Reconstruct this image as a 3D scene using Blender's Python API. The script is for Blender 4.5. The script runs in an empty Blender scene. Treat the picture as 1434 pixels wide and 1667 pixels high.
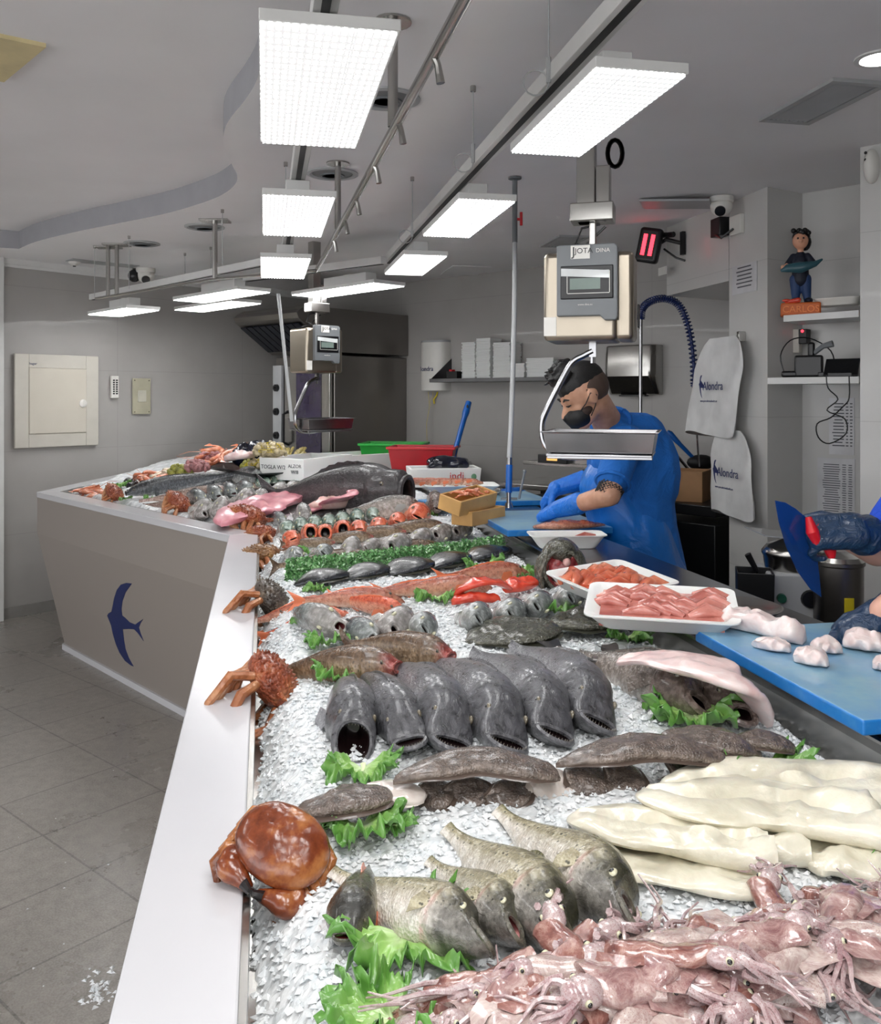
import bpy, math, random
from math import sin, cos, pi, sqrt, radians as R
from mathutils import Vector, Matrix, Euler, noise as mnoise
import numpy as np
random.seed(7)
C = bpy.context.scene.collection
F, CX, HY, CH = 1440.0, 717.0, 645.0, 1.6          # focal length in px, horizon, camera height

# ------------------------------------------------------------ geometry of the view
def G(x, y, z):                                     # the point at height z seen at a pixel
    d = F*(CH-z)/(y-HY)
    return Vector(((x-CX)*d/F, d, z))
def D(x, y, d):                                     # the point at depth d seen at a pixel
    return Vector(((x-CX)*d/F, d, CH-(y-HY)*d/F))
A = Vector((-.2, 1, 0)).normalized()                # direction of the near counter
Bn = Vector((A.y, -A.x, 0))                         # to its right
ANG_A = math.atan2(A.y, A.x)
E = Vector((-.686, .728, 0)).normalized()           # direction of the far counter
En = Vector((.728, .686, 0)).normalized()
ANG_E = math.atan2(E.y, E.x)
W1 = Vector((.757, -.654, 0)).normalized()          # back wall, to the right
W2 = Vector((-.654, -.757, 0)).normalized()         # left wall, towards the viewer

# ------------------------------------------------------------ colour and node helpers
def lin(c):
    if isinstance(c, str):
        c = [int(c[i:i+2], 16)/255 for i in (0, 2, 4)]
    return tuple((x/12.92 if x <= .04045 else ((x+.055)/1.055)**2.4) for x in c[:3])+(1,)
class NT:
    def __init__(s, name):
        s.m = bpy.data.materials.new(name); s.m.use_nodes = True
        s.t = s.m.node_tree; s.n = s.t.nodes; s.b = s.n['Principled BSDF']
    def node(s, typ, **kw):
        n = s.n.new(typ)
        for k, v in kw.items():
            if k.startswith('i_'):
                n.inputs[k[2:].replace('_', ' ')].default_value = v
            elif k.startswith('n_'):
                n.inputs[int(k[2:])].default_value = v
            else: setattr(n, k, v)
        return n
    def link(s, a, b): s.t.links.new(a, b)
    def coord(s, which='Object', scale=(1, 1, 1), rot=(0, 0, 0), loc=(0, 0, 0)):
        tc = s.node('ShaderNodeTexCoord'); mp = s.node('ShaderNodeMapping')
        mp.inputs['Scale'].default_value = scale; mp.inputs['Rotation'].default_value = rot
        mp.inputs['Location'].default_value = loc
        s.link(tc.outputs[which], mp.inputs['Vector']); return mp.outputs['Vector']
    def noise(s, vec, scale=5, detail=3, rough=.5, dist=0):
        n = s.node('ShaderNodeTexNoise'); n.inputs['Scale'].default_value = scale
        n.inputs['Detail'].default_value = detail; n.inputs['Roughness'].default_value = rough
        n.inputs['Distortion'].default_value = dist
        s.link(vec, n.inputs['Vector']); return n.outputs['Fac']
    def voro(s, vec, scale=5, feature='F1', out='Distance'):
        n = s.node('ShaderNodeTexVoronoi', feature=feature); n.inputs['Scale'].default_value = scale
        s.link(vec, n.inputs['Vector']); return n.outputs[out]
    def ramp(s, fac, stops, interp='LINEAR'):
        n = s.node('ShaderNodeValToRGB'); e = n.color_ramp; e.interpolation = interp
        while len(e.elements) < len(stops): e.elements.new(.5)
        for el, (p, c) in zip(e.elements, stops):
            el.position = p; el.color = c if isinstance(c, tuple) and len(c) == 4 else (lin(c) if isinstance(c, str) else (c, c, c, 1))
        s.link(fac, n.inputs['Fac']); return n.outputs['Color']
    def mix(s, fac, a, b, blend='MIX'):
        n = s.node('ShaderNodeMix', data_type='RGBA', blend_type=blend)
        for sock, v in ((n.inputs[0], fac), (n.inputs[6], a), (n.inputs[7], b)):
            if hasattr(v, 'is_linked') or isinstance(v, bpy.types.NodeSocket): s.link(v, sock)
            elif isinstance(v, str): sock.default_value = lin(v)
            else: sock.default_value = v
        return n.outputs[2]
    def math(s, op, a, b=0.0, clamp=False):
        n = s.node('ShaderNodeMath', operation=op, use_clamp=clamp)
        for i, v in enumerate((a, b)):
            if isinstance(v, bpy.types.NodeSocket): s.link(v, n.inputs[i])
            else: n.inputs[i].default_value = v
        return n.outputs[0]
    def attr(s, name): return s.node('ShaderNodeAttribute', attribute_name=name).outputs['Fac']
    def bump(s, h, strength=.3, dist=.002, normal=None):
        n = s.node('ShaderNodeBump'); n.inputs['Strength'].default_value = strength
        n.inputs['Distance'].default_value = dist; s.link(h, n.inputs['Height'])
        if normal is not None: s.link(normal, n.inputs['Normal'])
        return n.outputs['Normal']
    def set(s, **kw):
        names = dict(color='Base Color', rough='Roughness', metal='Metallic', normal='Normal', coat='Coat Weight',
                     coatr='Coat Roughness', sss='Subsurface Weight', spec='Specular IOR Level', trans='Transmission Weight',
                     ior='IOR', alpha='Alpha', emit='Emission Color', estr='Emission Strength', sheen='Sheen Weight', aniso='Anisotropic')
        for k, v in kw.items():
            i = s.b.inputs[names[k]]
            if isinstance(v, bpy.types.NodeSocket): s.link(v, i)
            elif isinstance(v, str): i.default_value = lin(v)
            else: i.default_value = v
        return s
MATS = {}
def simple(name, col, rough=.5, metal=0, var=.06, vscale=8, bump=0, bscale=60, **kw):
    if name in MATS: return MATS[name]
    n = NT(name); v = n.coord(); c = lin(col)
    f = n.noise(v, vscale, 4)
    dark = tuple(x*(1-var*2) for x in c[:3])+(1,); lite = tuple(min(1, x*(1+var*2)) for x in c[:3])+(1,)
    n.set(color=n.ramp(f, [(.3, dark), (.7, lite)]), rough=rough, metal=metal, **kw)
    if bump: n.set(normal=n.bump(n.noise(v, bscale, 4), bump, .003))
    MATS[name] = n.m; return n.m

# ------------------------------------------------------------ mesh builder
class MB:
    def __init__(s): s.v = []; s.f = []; s.m = []; s.a = {}
    def add(s, vs, fs, mi=0, M=None):
        o = len(s.v)
        s.v += [tuple(M @ Vector(p)) if M is not None else tuple(p) for p in vs]
        s.f += [tuple(i+o for i in f) for f in fs]; s.m += [mi]*len(fs); return s
    def box(s, c, d, mi=0, M=None, taper=1):
        x, y, z = (k/2 for k in d); cx, cy, cz = c; vs = []
        for sz in (-1, 1):
            k = 1 if sz > 0 else taper
            for sx, sy in ((-1, -1), (1, -1), (1, 1), (-1, 1)): vs.append((cx+sx*x*k, cy+sy*y*k, cz+sz*z))
        return s.add(vs, [(3, 2, 1, 0), (4, 5, 6, 7), (0, 1, 5, 4), (1, 2, 6, 5), (2, 3, 7, 6), (3, 0, 4, 7)], mi, M)
    def prism(s, pts, z0, z1, mi=0, M=None):
        n = len(pts)
        vs = [(p[0], p[1], z0) for p in pts]+[(p[0], p[1], z1) for p in pts]
        fs = [tuple(range(n-1, -1, -1)), tuple(range(n, 2*n))]+[(i, (i+1) % n, n+(i+1) % n, n+i) for i in range(n)]
        return s.add(vs, fs, mi, M)
    def loft(s, rings, mi=0, M=None, cap0=True, cap1=True, closed=True):
        n = len(rings[0]); vs = [p for r in rings for p in r]; fs = []
        for i in range(len(rings)-1):
            for j in range(n if closed else n-1):
                k = (j+1) % n; fs.append((i*n+j, i*n+k, (i+1)*n+k, (i+1)*n+j))
        if cap0: fs.append(tuple(range(n-1, -1, -1)))
        if cap1: fs.append(tuple(range((len(rings)-1)*n, len(rings)*n)))
        return s.add(vs, fs, mi, M)
    def tube(s, path, r, n=8, mi=0, M=None, caps=True, flat=1, up=(0, 0, 1)):
        P = [Vector(p) for p in path]; rings = []
        rs = r if isinstance(r, (list, tuple)) else [r]*len(P)
        prev = None
        for i, p in enumerate(P):
            t = (P[min(i+1, len(P)-1)]-P[max(i-1, 0)])
            if t.length < 1e-9: t = Vector((0, 0, 1))
            t.normalize()
            if prev is None:
                u = Vector(up)
                if abs(t.dot(u)) > .95: u = Vector((1, 0, 0))
            else: u = prev
            a = (u-t*u.dot(t)).normalized(); b = t.cross(a); prev = a
            rings.append([p+a*cos(2*pi*k/n)*rs[i]*flat+b*sin(2*pi*k/n)*rs[i] for k in range(n)])
        return s.loft(rings, mi, M, caps, caps)
    def lathe(s, prof, n=16, mi=0, M=None, c=(0, 0, 0), cap0=True, cap1=True):
        rings = [[(c[0]+r*cos(2*pi*k/n), c[1]+r*sin(2*pi*k/n), c[2]+z) for k in range(n)] for r, z in prof]
        return s.loft(rings, mi, M, cap0, cap1)
    def ell(s, c, r, nu=12, nv=8, mi=0, M=None):
        if not isinstance(r, (tuple, list)): r = (r, r, r)
        vs = [(c[0], c[1], c[2]-r[2])]
        for i in range(1, nv):
            a = -pi/2+pi*i/nv
            for j in range(nu):
                b = 2*pi*j/nu; vs.append((c[0]+r[0]*cos(a)*cos(b), c[1]+r[1]*cos(a)*sin(b), c[2]+r[2]*sin(a)))
        vs.append((c[0], c[1], c[2]+r[2])); fs = []
        for j in range(nu):
            k = (j+1) % nu; fs.append((0, 1+k, 1+j)); fs.append((len(vs)-1, 1+(nv-2)*nu+j, 1+(nv-2)*nu+k))
            for i in range(nv-2): fs.append((1+i*nu+j, 1+i*nu+k, 1+(i+1)*nu+k, 1+(i+1)*nu+j))
        return s.add(vs, fs, mi, M)
    def cone(s, p0, r0, p1, r1, n=12, mi=0):        # capsule for remeshed bodies
        p0, p1 = Vector(p0), Vector(p1); ax = (p1-p0); L = ax.length; q = ax.to_track_quat('Z', 'Y').to_matrix().to_4x4()
        M = Matrix.Translation(p0) @ q; pr = []
        for i in range(5): a = -pi/2+pi/2*i/4; pr.append((max(r0*cos(a), 1e-4), r0*sin(a)))
        for i in range(5): a = pi/2*i/4; pr.append((max(r1*cos(a), 1e-4), L+r1*sin(a)))
        return s.lathe(pr, n, mi, M)
    def build(s, name, mat, parent=None, smooth=True, bevel=0, seg=2, angle=38, loc=None, rot=None, sub=0):
        me = bpy.data.meshes.new(name); me.from_pydata([tuple(v) for v in s.v], [], s.f)
        for m in (mat if isinstance(mat, (list, tuple)) else [mat]): me.materials.append(m)
        if any(s.m): me.polygons.foreach_set('material_index', s.m)
        for k, vals in s.a.items():
            at = me.attributes.new(k, 'FLOAT', 'POINT'); at.data.foreach_set('value', vals)
        me.validate(); me.update()
        if smooth:
            me.polygons.foreach_set('use_smooth', [True]*len(me.polygons)); me.set_sharp_from_angle(angle=R(angle))
        o = bpy.data.objects.new(name, me); C.objects.link(o)
        if parent is not None: o.parent = parent
        if loc is not None: o.location = loc
        if rot is not None: o.rotation_euler = rot
        if bevel:
            b = o.modifiers.new('bevel', 'BEVEL'); b.width = bevel; b.segments = seg; b.limit_method = 'ANGLE'; b.angle_limit = R(40)
        if sub:
            b = o.modifiers.new('sub', 'SUBSURF'); b.levels = b.render_levels = sub
        return o
def bake(o):                                        # apply modifiers without operators
    dg = bpy.context.evaluated_depsgraph_get(); dg.update()
    me = bpy.data.meshes.new_from_object(o.evaluated_get(dg)); o.modifiers.clear(); o.data = me
    me.polygons.foreach_set('use_smooth', [True]*len(me.polygons)); return o
def fuse(mb, name, mat, parent=None, voxel=.006, smooth=6, fac=.5):   # melt the pieces into one continuous skin
    o = mb.build(name, mat, parent)
    r = o.modifiers.new('r', 'REMESH'); r.mode = 'VOXEL'; r.voxel_size = voxel; r.use_smooth_shade = True
    if smooth:
        m = o.modifiers.new('s', 'SMOOTH'); m.factor = fac; m.iterations = smooth
    bake(o)
    for m in (mat if isinstance(mat, (list, tuple)) else [mat]):
        if not o.data.materials: o.data.materials.append(m)
    return o
def tag(o, label=None, cat=None, group=None, kind=None):
    if label: o['label'] = label
    if cat: o['category'] = cat
    if group: o['group'] = group
    if kind: o['kind'] = kind
    return o
def thing(name, label, cat, loc=(0, 0, 0), rz=0, group=None, rot=None):
    o = bpy.data.objects.new(name, None); C.objects.link(o); o.location = loc
    o.rotation_euler = rot if rot is not None else (0, 0, rz); o.empty_display_size = .05
    return tag(o, label, cat, group)
def struct(name, mb, mat, **kw):
    o = mb.build(name, mat, **kw)
    if kw.get('parent') is None: o['kind'] = 'structure'
    return o
KIDS = {}
def dup(o, label=None, group=None, loc=None, rot=None, scale=None):
    r = o.copy(); C.objects.link(r)
    if label: r['label'] = label
    if group: r['group'] = group
    if loc is not None: r.location = loc
    if rot is not None: r.rotation_mode = 'XYZ'; r.rotation_euler = rot
    if scale is not None: r.scale = (scale,)*3 if not hasattr(scale, '__len__') else scale
    for ch in [c for c in bpy.data.objects if c.parent == o]:
        c = ch.copy(); C.objects.link(c); c.parent = r
        for g in [k for k in bpy.data.objects if k.parent == ch]:
            e = g.copy(); C.objects.link(e); e.parent = c
    return r
def text(s, size, mat, parent, M, name='lettering', depth=.0006, align='CENTER', shear=0, bold=0):
    cu = bpy.data.curves.new('t', 'FONT'); cu.body = s; cu.size = size; cu.extrude = depth; cu.align_x = align; cu.align_y = 'CENTER'
    cu.resolution_u = 3; cu.shear = shear; cu.offset = bold
    t = bpy.data.objects.new('t', cu); C.objects.link(t)
    dg = bpy.context.evaluated_depsgraph_get(); dg.update()
    me = bpy.data.meshes.new_from_object(t.evaluated_get(dg)); bpy.data.objects.remove(t)
    me.transform(M); me.materials.clear(); me.materials.append(mat)
    o = bpy.data.objects.new(name, me); C.objects.link(o); o.parent = parent; return o
ORD = ['first', 'second', 'third', 'fourth', 'fifth', 'sixth', 'seventh', 'eighth', 'ninth', 'tenth', 'eleventh', 'twelfth',
       'thirteenth', 'fourteenth', 'fifteenth', 'sixteenth', 'seventeenth', 'eighteenth', 'nineteenth', 'twentieth']
def nth(i, n, side='left', other='right'):
    if i == 0: return side+'most'
    if i == n-1: return other+'most'
    return ORD[i]+' from the '+side
def MF(p, ex, ez):                                  # frame: local x -> ex, local z -> ez, origin p (columns)
    ex = Vector(ex).normalized(); ez = Vector(ez); ez = (ez-ex*ez.dot(ex)).normalized(); ey = ez.cross(ex)
    M = Matrix((ex, ey, ez)).transposed().to_4x4(); M.translation = Vector(p); return M
# ------------------------------------------------------------ camera
cam = bpy.data.cameras.new('camera'); co = bpy.data.objects.new('camera', cam); C.objects.link(co)
co.location = (0, 0, CH); co.rotation_euler = (pi/2, 0, 0)
cam.sensor_fit = 'AUTO'; cam.sensor_width = 36; cam.lens = 36*F/1667; cam.shift_y = -(833.5-HY)/1667
cam.clip_start = .02; bpy.context.scene.camera = co
sc = bpy.context.scene
sc.view_settings.view_transform = 'Standard'; sc.view_settings.look = 'None'; sc.view_settings.gamma = 1
sc.view_settings.exposure = 1.0
try: sc.view_settings.use_curve_mapping = False
except Exception: pass
wd = bpy.data.worlds.new('world'); sc.world = wd; wd.use_nodes = True
wd.node_tree.nodes['Background'].inputs[0].default_value = (.97, .98, 1, 1)
wd.node_tree.nodes['Background'].inputs[1].default_value = 1.6
# ------------------------------------------------------------ materials of the room
def wallmat(name, col, tw=1.2, th=.6, line=.8):
    n = NT(name); v = n.coord('Object')
    sx = n.node('ShaderNodeSeparateXYZ'); n.link(v, sx.inputs[0])
    cb = n.node('ShaderNodeCombineXYZ'); n.link(sx.outputs['X'], cb.inputs['X']); n.link(sx.outputs['Z'], cb.inputs['Y'])
    b = n.node('ShaderNodeTexBrick', offset=0); b.inputs['Scale'].default_value = 1
    b.inputs['Brick Width'].default_value = tw; b.inputs['Row Height'].default_value = th
    b.inputs['Mortar Size'].default_value = .0018; b.inputs['Mortar Smooth'].default_value = .1
    c = lin(col); b.inputs['Color1'].default_value = c; b.inputs['Color2'].default_value = tuple(k*.985 for k in c[:3])+(1,)
    b.inputs['Mortar'].default_value = tuple(k*line for k in c[:3])+(1,)
    n.link(cb.outputs[0], b.inputs['Vector'])
    f = n.noise(v, 3, 4)
    n.set(color=n.mix(.12, b.outputs['Color'], n.ramp(f, [(.3, .25), (.7, .6)]), 'MIX'), rough=.38, coat=.15)
    return n.m
M_wall = wallmat('wall_tile_grey', 'a5a29e')
M_col = wallmat('column_tile', 'c8c7c4', 1.2, .75)
M_ceil = simple('ceiling_paint', 'e9e8e9', .85, var=.02, vscale=1.5)
M_ceil2 = simple('ceiling_fascia_grey', 'c9c9cb', .85, var=.02)
M_fas_shade = simple('fascia_shade', '9c9ca0', .85, var=.02)  # ceiling colour darkened: the fascia's shade is put into the grey
M_trim = simple('white_trim', 'd6d6d4', .5, var=.02)
M_dark = simple('dark_rubber', '141416', .5, var=.2)
M_black = simple('black_plastic', '0c0d10', .35, var=.1)
M_white = simple('white_plastic', 'dcdad4', .4, var=.02)
M_grey = simple('grey_plastic', '6e7275', .45, var=.04)
M_grey2 = simple('light_grey_plastic', 'a7a9aa', .45, var=.03)
M_cream = simple('cream_plastic', 'c6c2b8', .45, var=.02)
M_red = simple('red_plastic', 'c2121f', .35, var=.05)
M_navy = simple('navy_print', '16255a', .5, var=.05)
M_blueplastic = simple('blue_plastic', '0a57a8', .35, var=.06)
def steelmat(name, col='b4b2ae', rough=.22, streak=(1, 1, 60), bumpy=.02, stain=.12):
    n = NT(name); v = n.coord('Object', streak); v2 = n.coord('Object')
    f = n.noise(v, 12, 3); g = n.noise(v2, 2.2, 4); c = lin(col)
    n.set(color=n.ramp(g, [(.3, tuple(k*(1-stain) for k in c[:3])+(1,)), (.7, c)]), metal=1,
          rough=n.math('ADD', n.math('MULTIPLY', f, .14), rough-.05), normal=n.bump(f, bumpy, .001))
    return n.m
M_steel = steelmat('brushed_steel')
M_steel2 = steelmat('worktop_steel', '8f9196', .2, (8, 8, 8), .04, .25)
M_steelw = steelmat('warm_scale_steel', 'a1988a', .32, (3, 3, 3), .01, .06)
M_oven = steelmat('oven_steel', '8a8682', .33, (1, 1, 30))
M_chrome = steelmat('polished_steel', 'a2a2a4', .22, (1, 1, 1), 0)
# floor
def floormat():
    n = NT('floor_tiles'); v = n.coord('Object')
    b = n.node('ShaderNodeTexBrick', offset=0); b.inputs['Scale'].default_value = 1
    b.inputs['Brick Width'].default_value = .358; b.inputs['Row Height'].default_value = .485
    b.inputs['Mortar Size'].default_value = .0042; b.inputs['Mortar Smooth'].default_value = .1
    b.inputs['Color1'].default_value = lin('979189'); b.inputs['Color2'].default_value = lin('918b84'); b.inputs['Mortar'].default_value = lin('3a3633')
    n.link(v, b.inputs['Vector'])
    f = n.noise(v, 2.2, 6, .65); g = n.noise(v, 22, 5, .7); h = n.noise(v, 160, 2)
    c = n.mix(.38, b.outputs['Color'], n.ramp(f, [(.32, '6d6963'), (.68, 'a5a098')]))
    c = n.mix(.25, c, n.ramp(g, [(.35, '6f6b66'), (.65, 'b9b4ac')]))
    c = n.mix(.1, c, n.ramp(h, [(.4, .1), (.6, .7)]))
    n.set(color=c, rough=n.ramp(f, [(.3, .22), (.7, .4)]), normal=n.bump(b.outputs['Fac'], -.25, .002))
    return n.m
mb = MB(); mb.box((0, 0, -.05), (16, 16, .1))
fo = struct('floor', mb, floormat(), smooth=False)
fo.location = (-1.72-.0, 3.454, 0); fo.rotation_euler = (0, 0, math.atan2(.65, -.76))
# walls: room rectangle in the W1 / W2 frame
PB = Vector((-1.25, 8.52, 0))
def wallslab(name, P, Q, z0, z1, mat, t=.12, side=1, parent=None):
    P, Q = Vector(P), Vector(Q); ex = (Q-P).normalized(); L = (Q-P).length
    mb = MB(); mb.box((L/2, side*t/2, (z0+z1)/2), (L, t, z1-z0))
    o = struct(name, mb, mat, smooth=False, parent=parent); o.location = (P.x, P.y, 0); o.rotation_euler = (0, 0, math.atan2(ex.y, ex.x)); return o
PL = PB+W2*8; PR = PB+W1*9.5; PQ = PB+W1*9.5+W2*8
wallslab('wall_left', PL, PB, -.0, 2.95, M_wall, side=1)
wallslab('wall_back', PB, PR, -.0, 2.95, M_wall, side=1)

wallslab('wall_right', PR, PQ, -.0, 2.95, M_wall, side=1)
# ceiling: low part with a curved edge, high recess
crv = [(0, 403), (31, 405), (60, 393), (125, 377), (200, 362), (276, 346), (341, 326), (371, 311), (385, 296), (385.5, 284), (379, 271),
       (369, 251), (364, 231), (365.5, 211), (376, 191), (400, 161), (418, 130), (424, 95), (424, 55), (417, 0)]
zc, zh = 2.59, 2.71
cp = [G(x, y, zc) for x, y in crv]
# smooth the curve with Catmull-Rom
def catmull(P, k=5):
    out = []
    for i in range(len(P)-1):
        p0, p1, p2, p3 = P[max(i-1, 0)], P[i], P[i+1], P[min(i+2, len(P)-1)]
        for j in range(k):
            t = j/k; out.append(.5*((2*p1)+(p2-p0)*t+(2*p0-5*p1+4*p2-p3)*t*t+(3*p1-p0-3*p2+p3)*t**3))
    out.append(P[-1]); return out
cs = catmull(cp[1:], 5)
edge = [Vector((-4.3, 5.6, zc))]+[cp[0]]+cs+[Vector((-.36, 1.2, zc)), Vector((-.5, 0, zc)), Vector((-.9, -1.2, zc)), Vector((-1.6, -3, zc))]
import bmesh
def ngon_slab(name, pts, z0, z1, mat, parent=None):
    bm = bmesh.new(); vs = [bm.verts.new((p[0], p[1], z0)) for p in pts]
    f = bm.faces.new(vs); bmesh.ops.triangulate(bm, faces=[f])
    r = bmesh.ops.extrude_face_region(bm, geom=bm.faces[:]); bmesh.ops.translate(bm, verts=[v for v in r['geom'] if isinstance(v, bmesh.types.BMVert)], vec=(0, 0, z1-z0))
    bmesh.ops.recalc_face_normals(bm, faces=bm.faces[:])
    me = bpy.data.meshes.new(name); bm.to_mesh(me); bm.free(); me.materials.append(mat)
    o = bpy.data.objects.new(name, me); C.objects.link(o); o.parent = parent; return o
pts = edge+[Vector((1.5, -5, 0)), Vector((7.5, 1.5, 0)), Vector((5, 6.5, 0)), Vector((-1.25, 9.2, 0)), Vector((-2.6, 8.2, 0)), Vector((-4.6, 6.2, 0))]
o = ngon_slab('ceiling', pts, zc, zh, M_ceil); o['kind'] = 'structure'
o.data.materials.append(M_fas_shade)
for f in o.data.polygons: f.material_index = 1 if abs(f.normal.z) < .5 else 0  # upright faces take the painted-in shade tone
mb = MB(); mb.box((0, 2, zh+.049), (16, 16, .1)); o = struct('ceiling_recess', mb, M_ceil, smooth=False)
# cornice and strip along the left wall
mb = MB(); L = 6.3
mb.box((L/2, -.012, zc-.02), (L, .024, .04)); mb.box((L/2, -.006, zc-.05), (L, .012, .02))
P = PB+W2*L; o = struct('trim_1', mb, M_trim, smooth=False); o.location = (P.x, P.y, 0); o.rotation_euler = (0, 0, math.atan2(-W2.y, -W2.x))
P = PB+W2*2.97
mb = MB(); mb.box((0, -.02, 1.3), (.05, .04, 2.6), 0); o = struct('trim_2', mb, M_trim, smooth=False, bevel=.004)
P = Vector((-3.15, 6.30, 0)); o.location = P; o.rotation_euler = (0, 0, math.atan2(-W2.y, -W2.x))
mb = MB(); mb.box((2.2, -.006, .04), (4.4, .012, .08)); o = struct('baseboard_left', mb, simple('grey_baseboard', '8b8985', .4), smooth=False)
P = PB+W2*4.7; o.location = (P.x, P.y, 0); o.rotation_euler = (0, 0, math.atan2(-W2.y, -W2.x))
# right-hand column, lintel, niche, side wall
K1 = (1.475, 4.52); K2 = (1.545, 4.18); K3 = (1.767, 4.32); K4 = (2.30, 3.80)
mb = MB(); mb.prism([K1, K2, K3, (1.86, 4.85)], 0, zc); mb.prism([K3, K4, (2.6, 4.1), (1.86, 4.85)], 0, zc)
struct('wall_column', mb, M_col, smooth=False)
mb = MB(); mb.prism([(1.33, 5.2), (1.474, 4.523), (1.86, 4.86), (1.79, 5.48)], 2.19, zc); struct('wall_lintel', mb, M_col, smooth=False)
mb = MB(); mb.prism([(1.67, 3.52), (2.3, 2.95), (2.6, 3.2), (2.31, 3.79), (1.95, 3.9)], 0, zc); struct('wall_niche_side', mb, M_col, smooth=False)
# ------------------------------------------------------------ display counter
M_quartz = simple('white_quartz', 'cbcbcf', .22, var=.012, vscale=3, coat=.2)
def panelmat():
    n = NT('counter_front'); n.set(color='958d86', rough=.35, coat=.15); return n.m
M_front = panelmat()
O0 = Vector((-.318, .845, 0))-A*1.6; OC = Vector((-.943, 3.857, 0)); OL = Vector((-2.53, 5.54, 0)); OW = Vector((-2.46, 7.16, 0))
En2 = Vector((1, -.04, 0)).normalized()
def offs(P, n, d): return P+n*d
def isect(P, d, Q, e):
    den = d.x*e.y-d.y*e.x; t = ((Q.x-P.x)*e.y-(Q.y-P.y)*e.x)/den; return P+d*t
def ring(d):                                        # outline moved inwards by d
    a = O0+Bn*d; c = isect(O0+Bn*d, A, OC+En*d, E); l = isect(OC+En*d, E, OL+En2*d, OW-OL); w = OW+En2*d
    return [a, c, l, w]
ICE_R = Vector((.70, 1.405, 0))                     # right-hand edge of the ice, runs along A
cb = isect(ICE_R, A, OC+En*1.02, E)
BK = [ICE_R-A*2.2, cb, Vector((-.35, 5.75, 0)), Vector((-1.18, 6.75, 0)), Vector((-1.75, 7.45, 0))]
counter = thing('display_counter', 'long angled white fish counter with tapering front panels and a blue bird emblem', 'counter', (OC.x, OC.y, 0))
def LC(p, z=None): return (p[0]-OC.x, p[1]-OC.y, p[2] if z is None else z)
r0, r1 = ring(0), ring(.122)
mb = MB()
for i in range(3):
    q = [r0[i], r0[i+1], r1[i+1], r1[i]]
    mb.prism([LC(p) for p in q][::-1], .965, 1.0)
mb.build('countertop_rim', M_quartz, counter, smooth=False, bevel=.003)
r2, r3 = ring(.004), ring(.15)
mb = MB(); th = ring(.03); th3 = ring(.18)
for i in range(3):
    def qd(a, b, za, zb):
        vs = [LC(a[i], za), LC(a[i+1], za), LC(b[i+1], zb), LC(b[i], zb)]
        mb.add(vs, [(0, 1, 2, 3)])
    qd(r2, r2, .966, .74); qd(r2, r3, .74, .03); qd(r3, th3, .03, .03); qd(th3, th, .03, .74); qd(th, th, .74, .966)
mb.build('front_panel', M_front, counter, smooth=False)
mb = MB(); k0, k1 = ring(.135), ring(.165)
for i in range(3):
    q = [k0[i], k0[i+1], k1[i+1], k1[i]]; mb.prism([LC(p) for p in q][::-1], 0, .035)
mb.build('plinth', M_quartz, counter, smooth=False)
# inner steel channel and tray
mb = MB(); s0, s1, s2 = ring(.122), ring(.130), ring(.165)
for i in range(3):
    mb.prism([LC(p) for p in (s0[i], s0[i+1], s1[i+1], s1[i])][::-1], .90, .998)
    mb.prism([LC(p) for p in (s1[i], s1[i+1], s2[i+1], s2[i])][::-1], .90, .935)
mb.build('steel_channel', M_steel, counter, smooth=False)
mb = MB(); mb.prism([LC(p) for p in (s1[0], s1[1], s1[2], s1[3])]+[LC(p) for p in BK[::-1]], .86, .90)
o = mb.build('ice_tray', M_steel, counter, smooth=False)
# emblem: flying bird, traced in pixels and laid on the sloping panel
def on_front(x, y):
    a = OC+En*.004; a = Vector((a.x, a.y, .74)); b = Vector((OC+En*.15)); b = Vector((b.x, b.y, .03)); e3 = Vector((E.x, E.y, 0))
    nn = e3.cross(b-a).normalized(); d = Vector(((x-CX)/F, 1, -(y-HY)/F)); o = Vector((0, 0, CH))
    t = (a-o).dot(nn)/d.dot(nn); return o+d*t, nn
bird = [(395, 349), (378, 347), (362, 352), (350, 368), (342, 392), (337, 418), (334, 433), (325, 438), (321, 445), (328, 462), (333, 475), (338, 500),
        (347, 530), (358, 556), (374, 580), (392, 594), (400, 597), (386, 572), (376, 545), (371, 515), (368, 486), (385, 485), (402, 486), (412, 496), (422, 510), (430, 521),
        (421, 498), (416, 481), (421, 468), (429, 455), (415, 464), (405, 472), (388, 465), (375, 452), (366, 445), (364, 425), (367, 402), (376, 376)]
bp = [on_front(x*.544, 760+y*.544) for x, y in bird]; nn = bp[0][1]
if nn.y > 0: nn = -nn
bm = bmesh.new(); vs = [bm.verts.new(p+nn*.0015-Vector((OC.x, OC.y, 0))) for p, _ in bp]; f = bm.faces.new(vs); bmesh.ops.triangulate(bm, faces=[f])
r = bmesh.ops.extrude_face_region(bm, geom=bm.faces[:]); bmesh.ops.translate(bm, verts=[v for v in r['geom'] if isinstance(v, bmesh.types.BMVert)], vec=nn*-.002)
bmesh.ops.recalc_face_normals(bm, faces=bm.faces[:])
me = bpy.data.meshes.new('bird_emblem'); bm.to_mesh(me); bm.free(); me.materials.append(M_navy)
o = bpy.data.objects.new('bird_emblem', me); C.objects.link(o); o.parent = counter; o['label'] = 'dark blue flying bird emblem'
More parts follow.
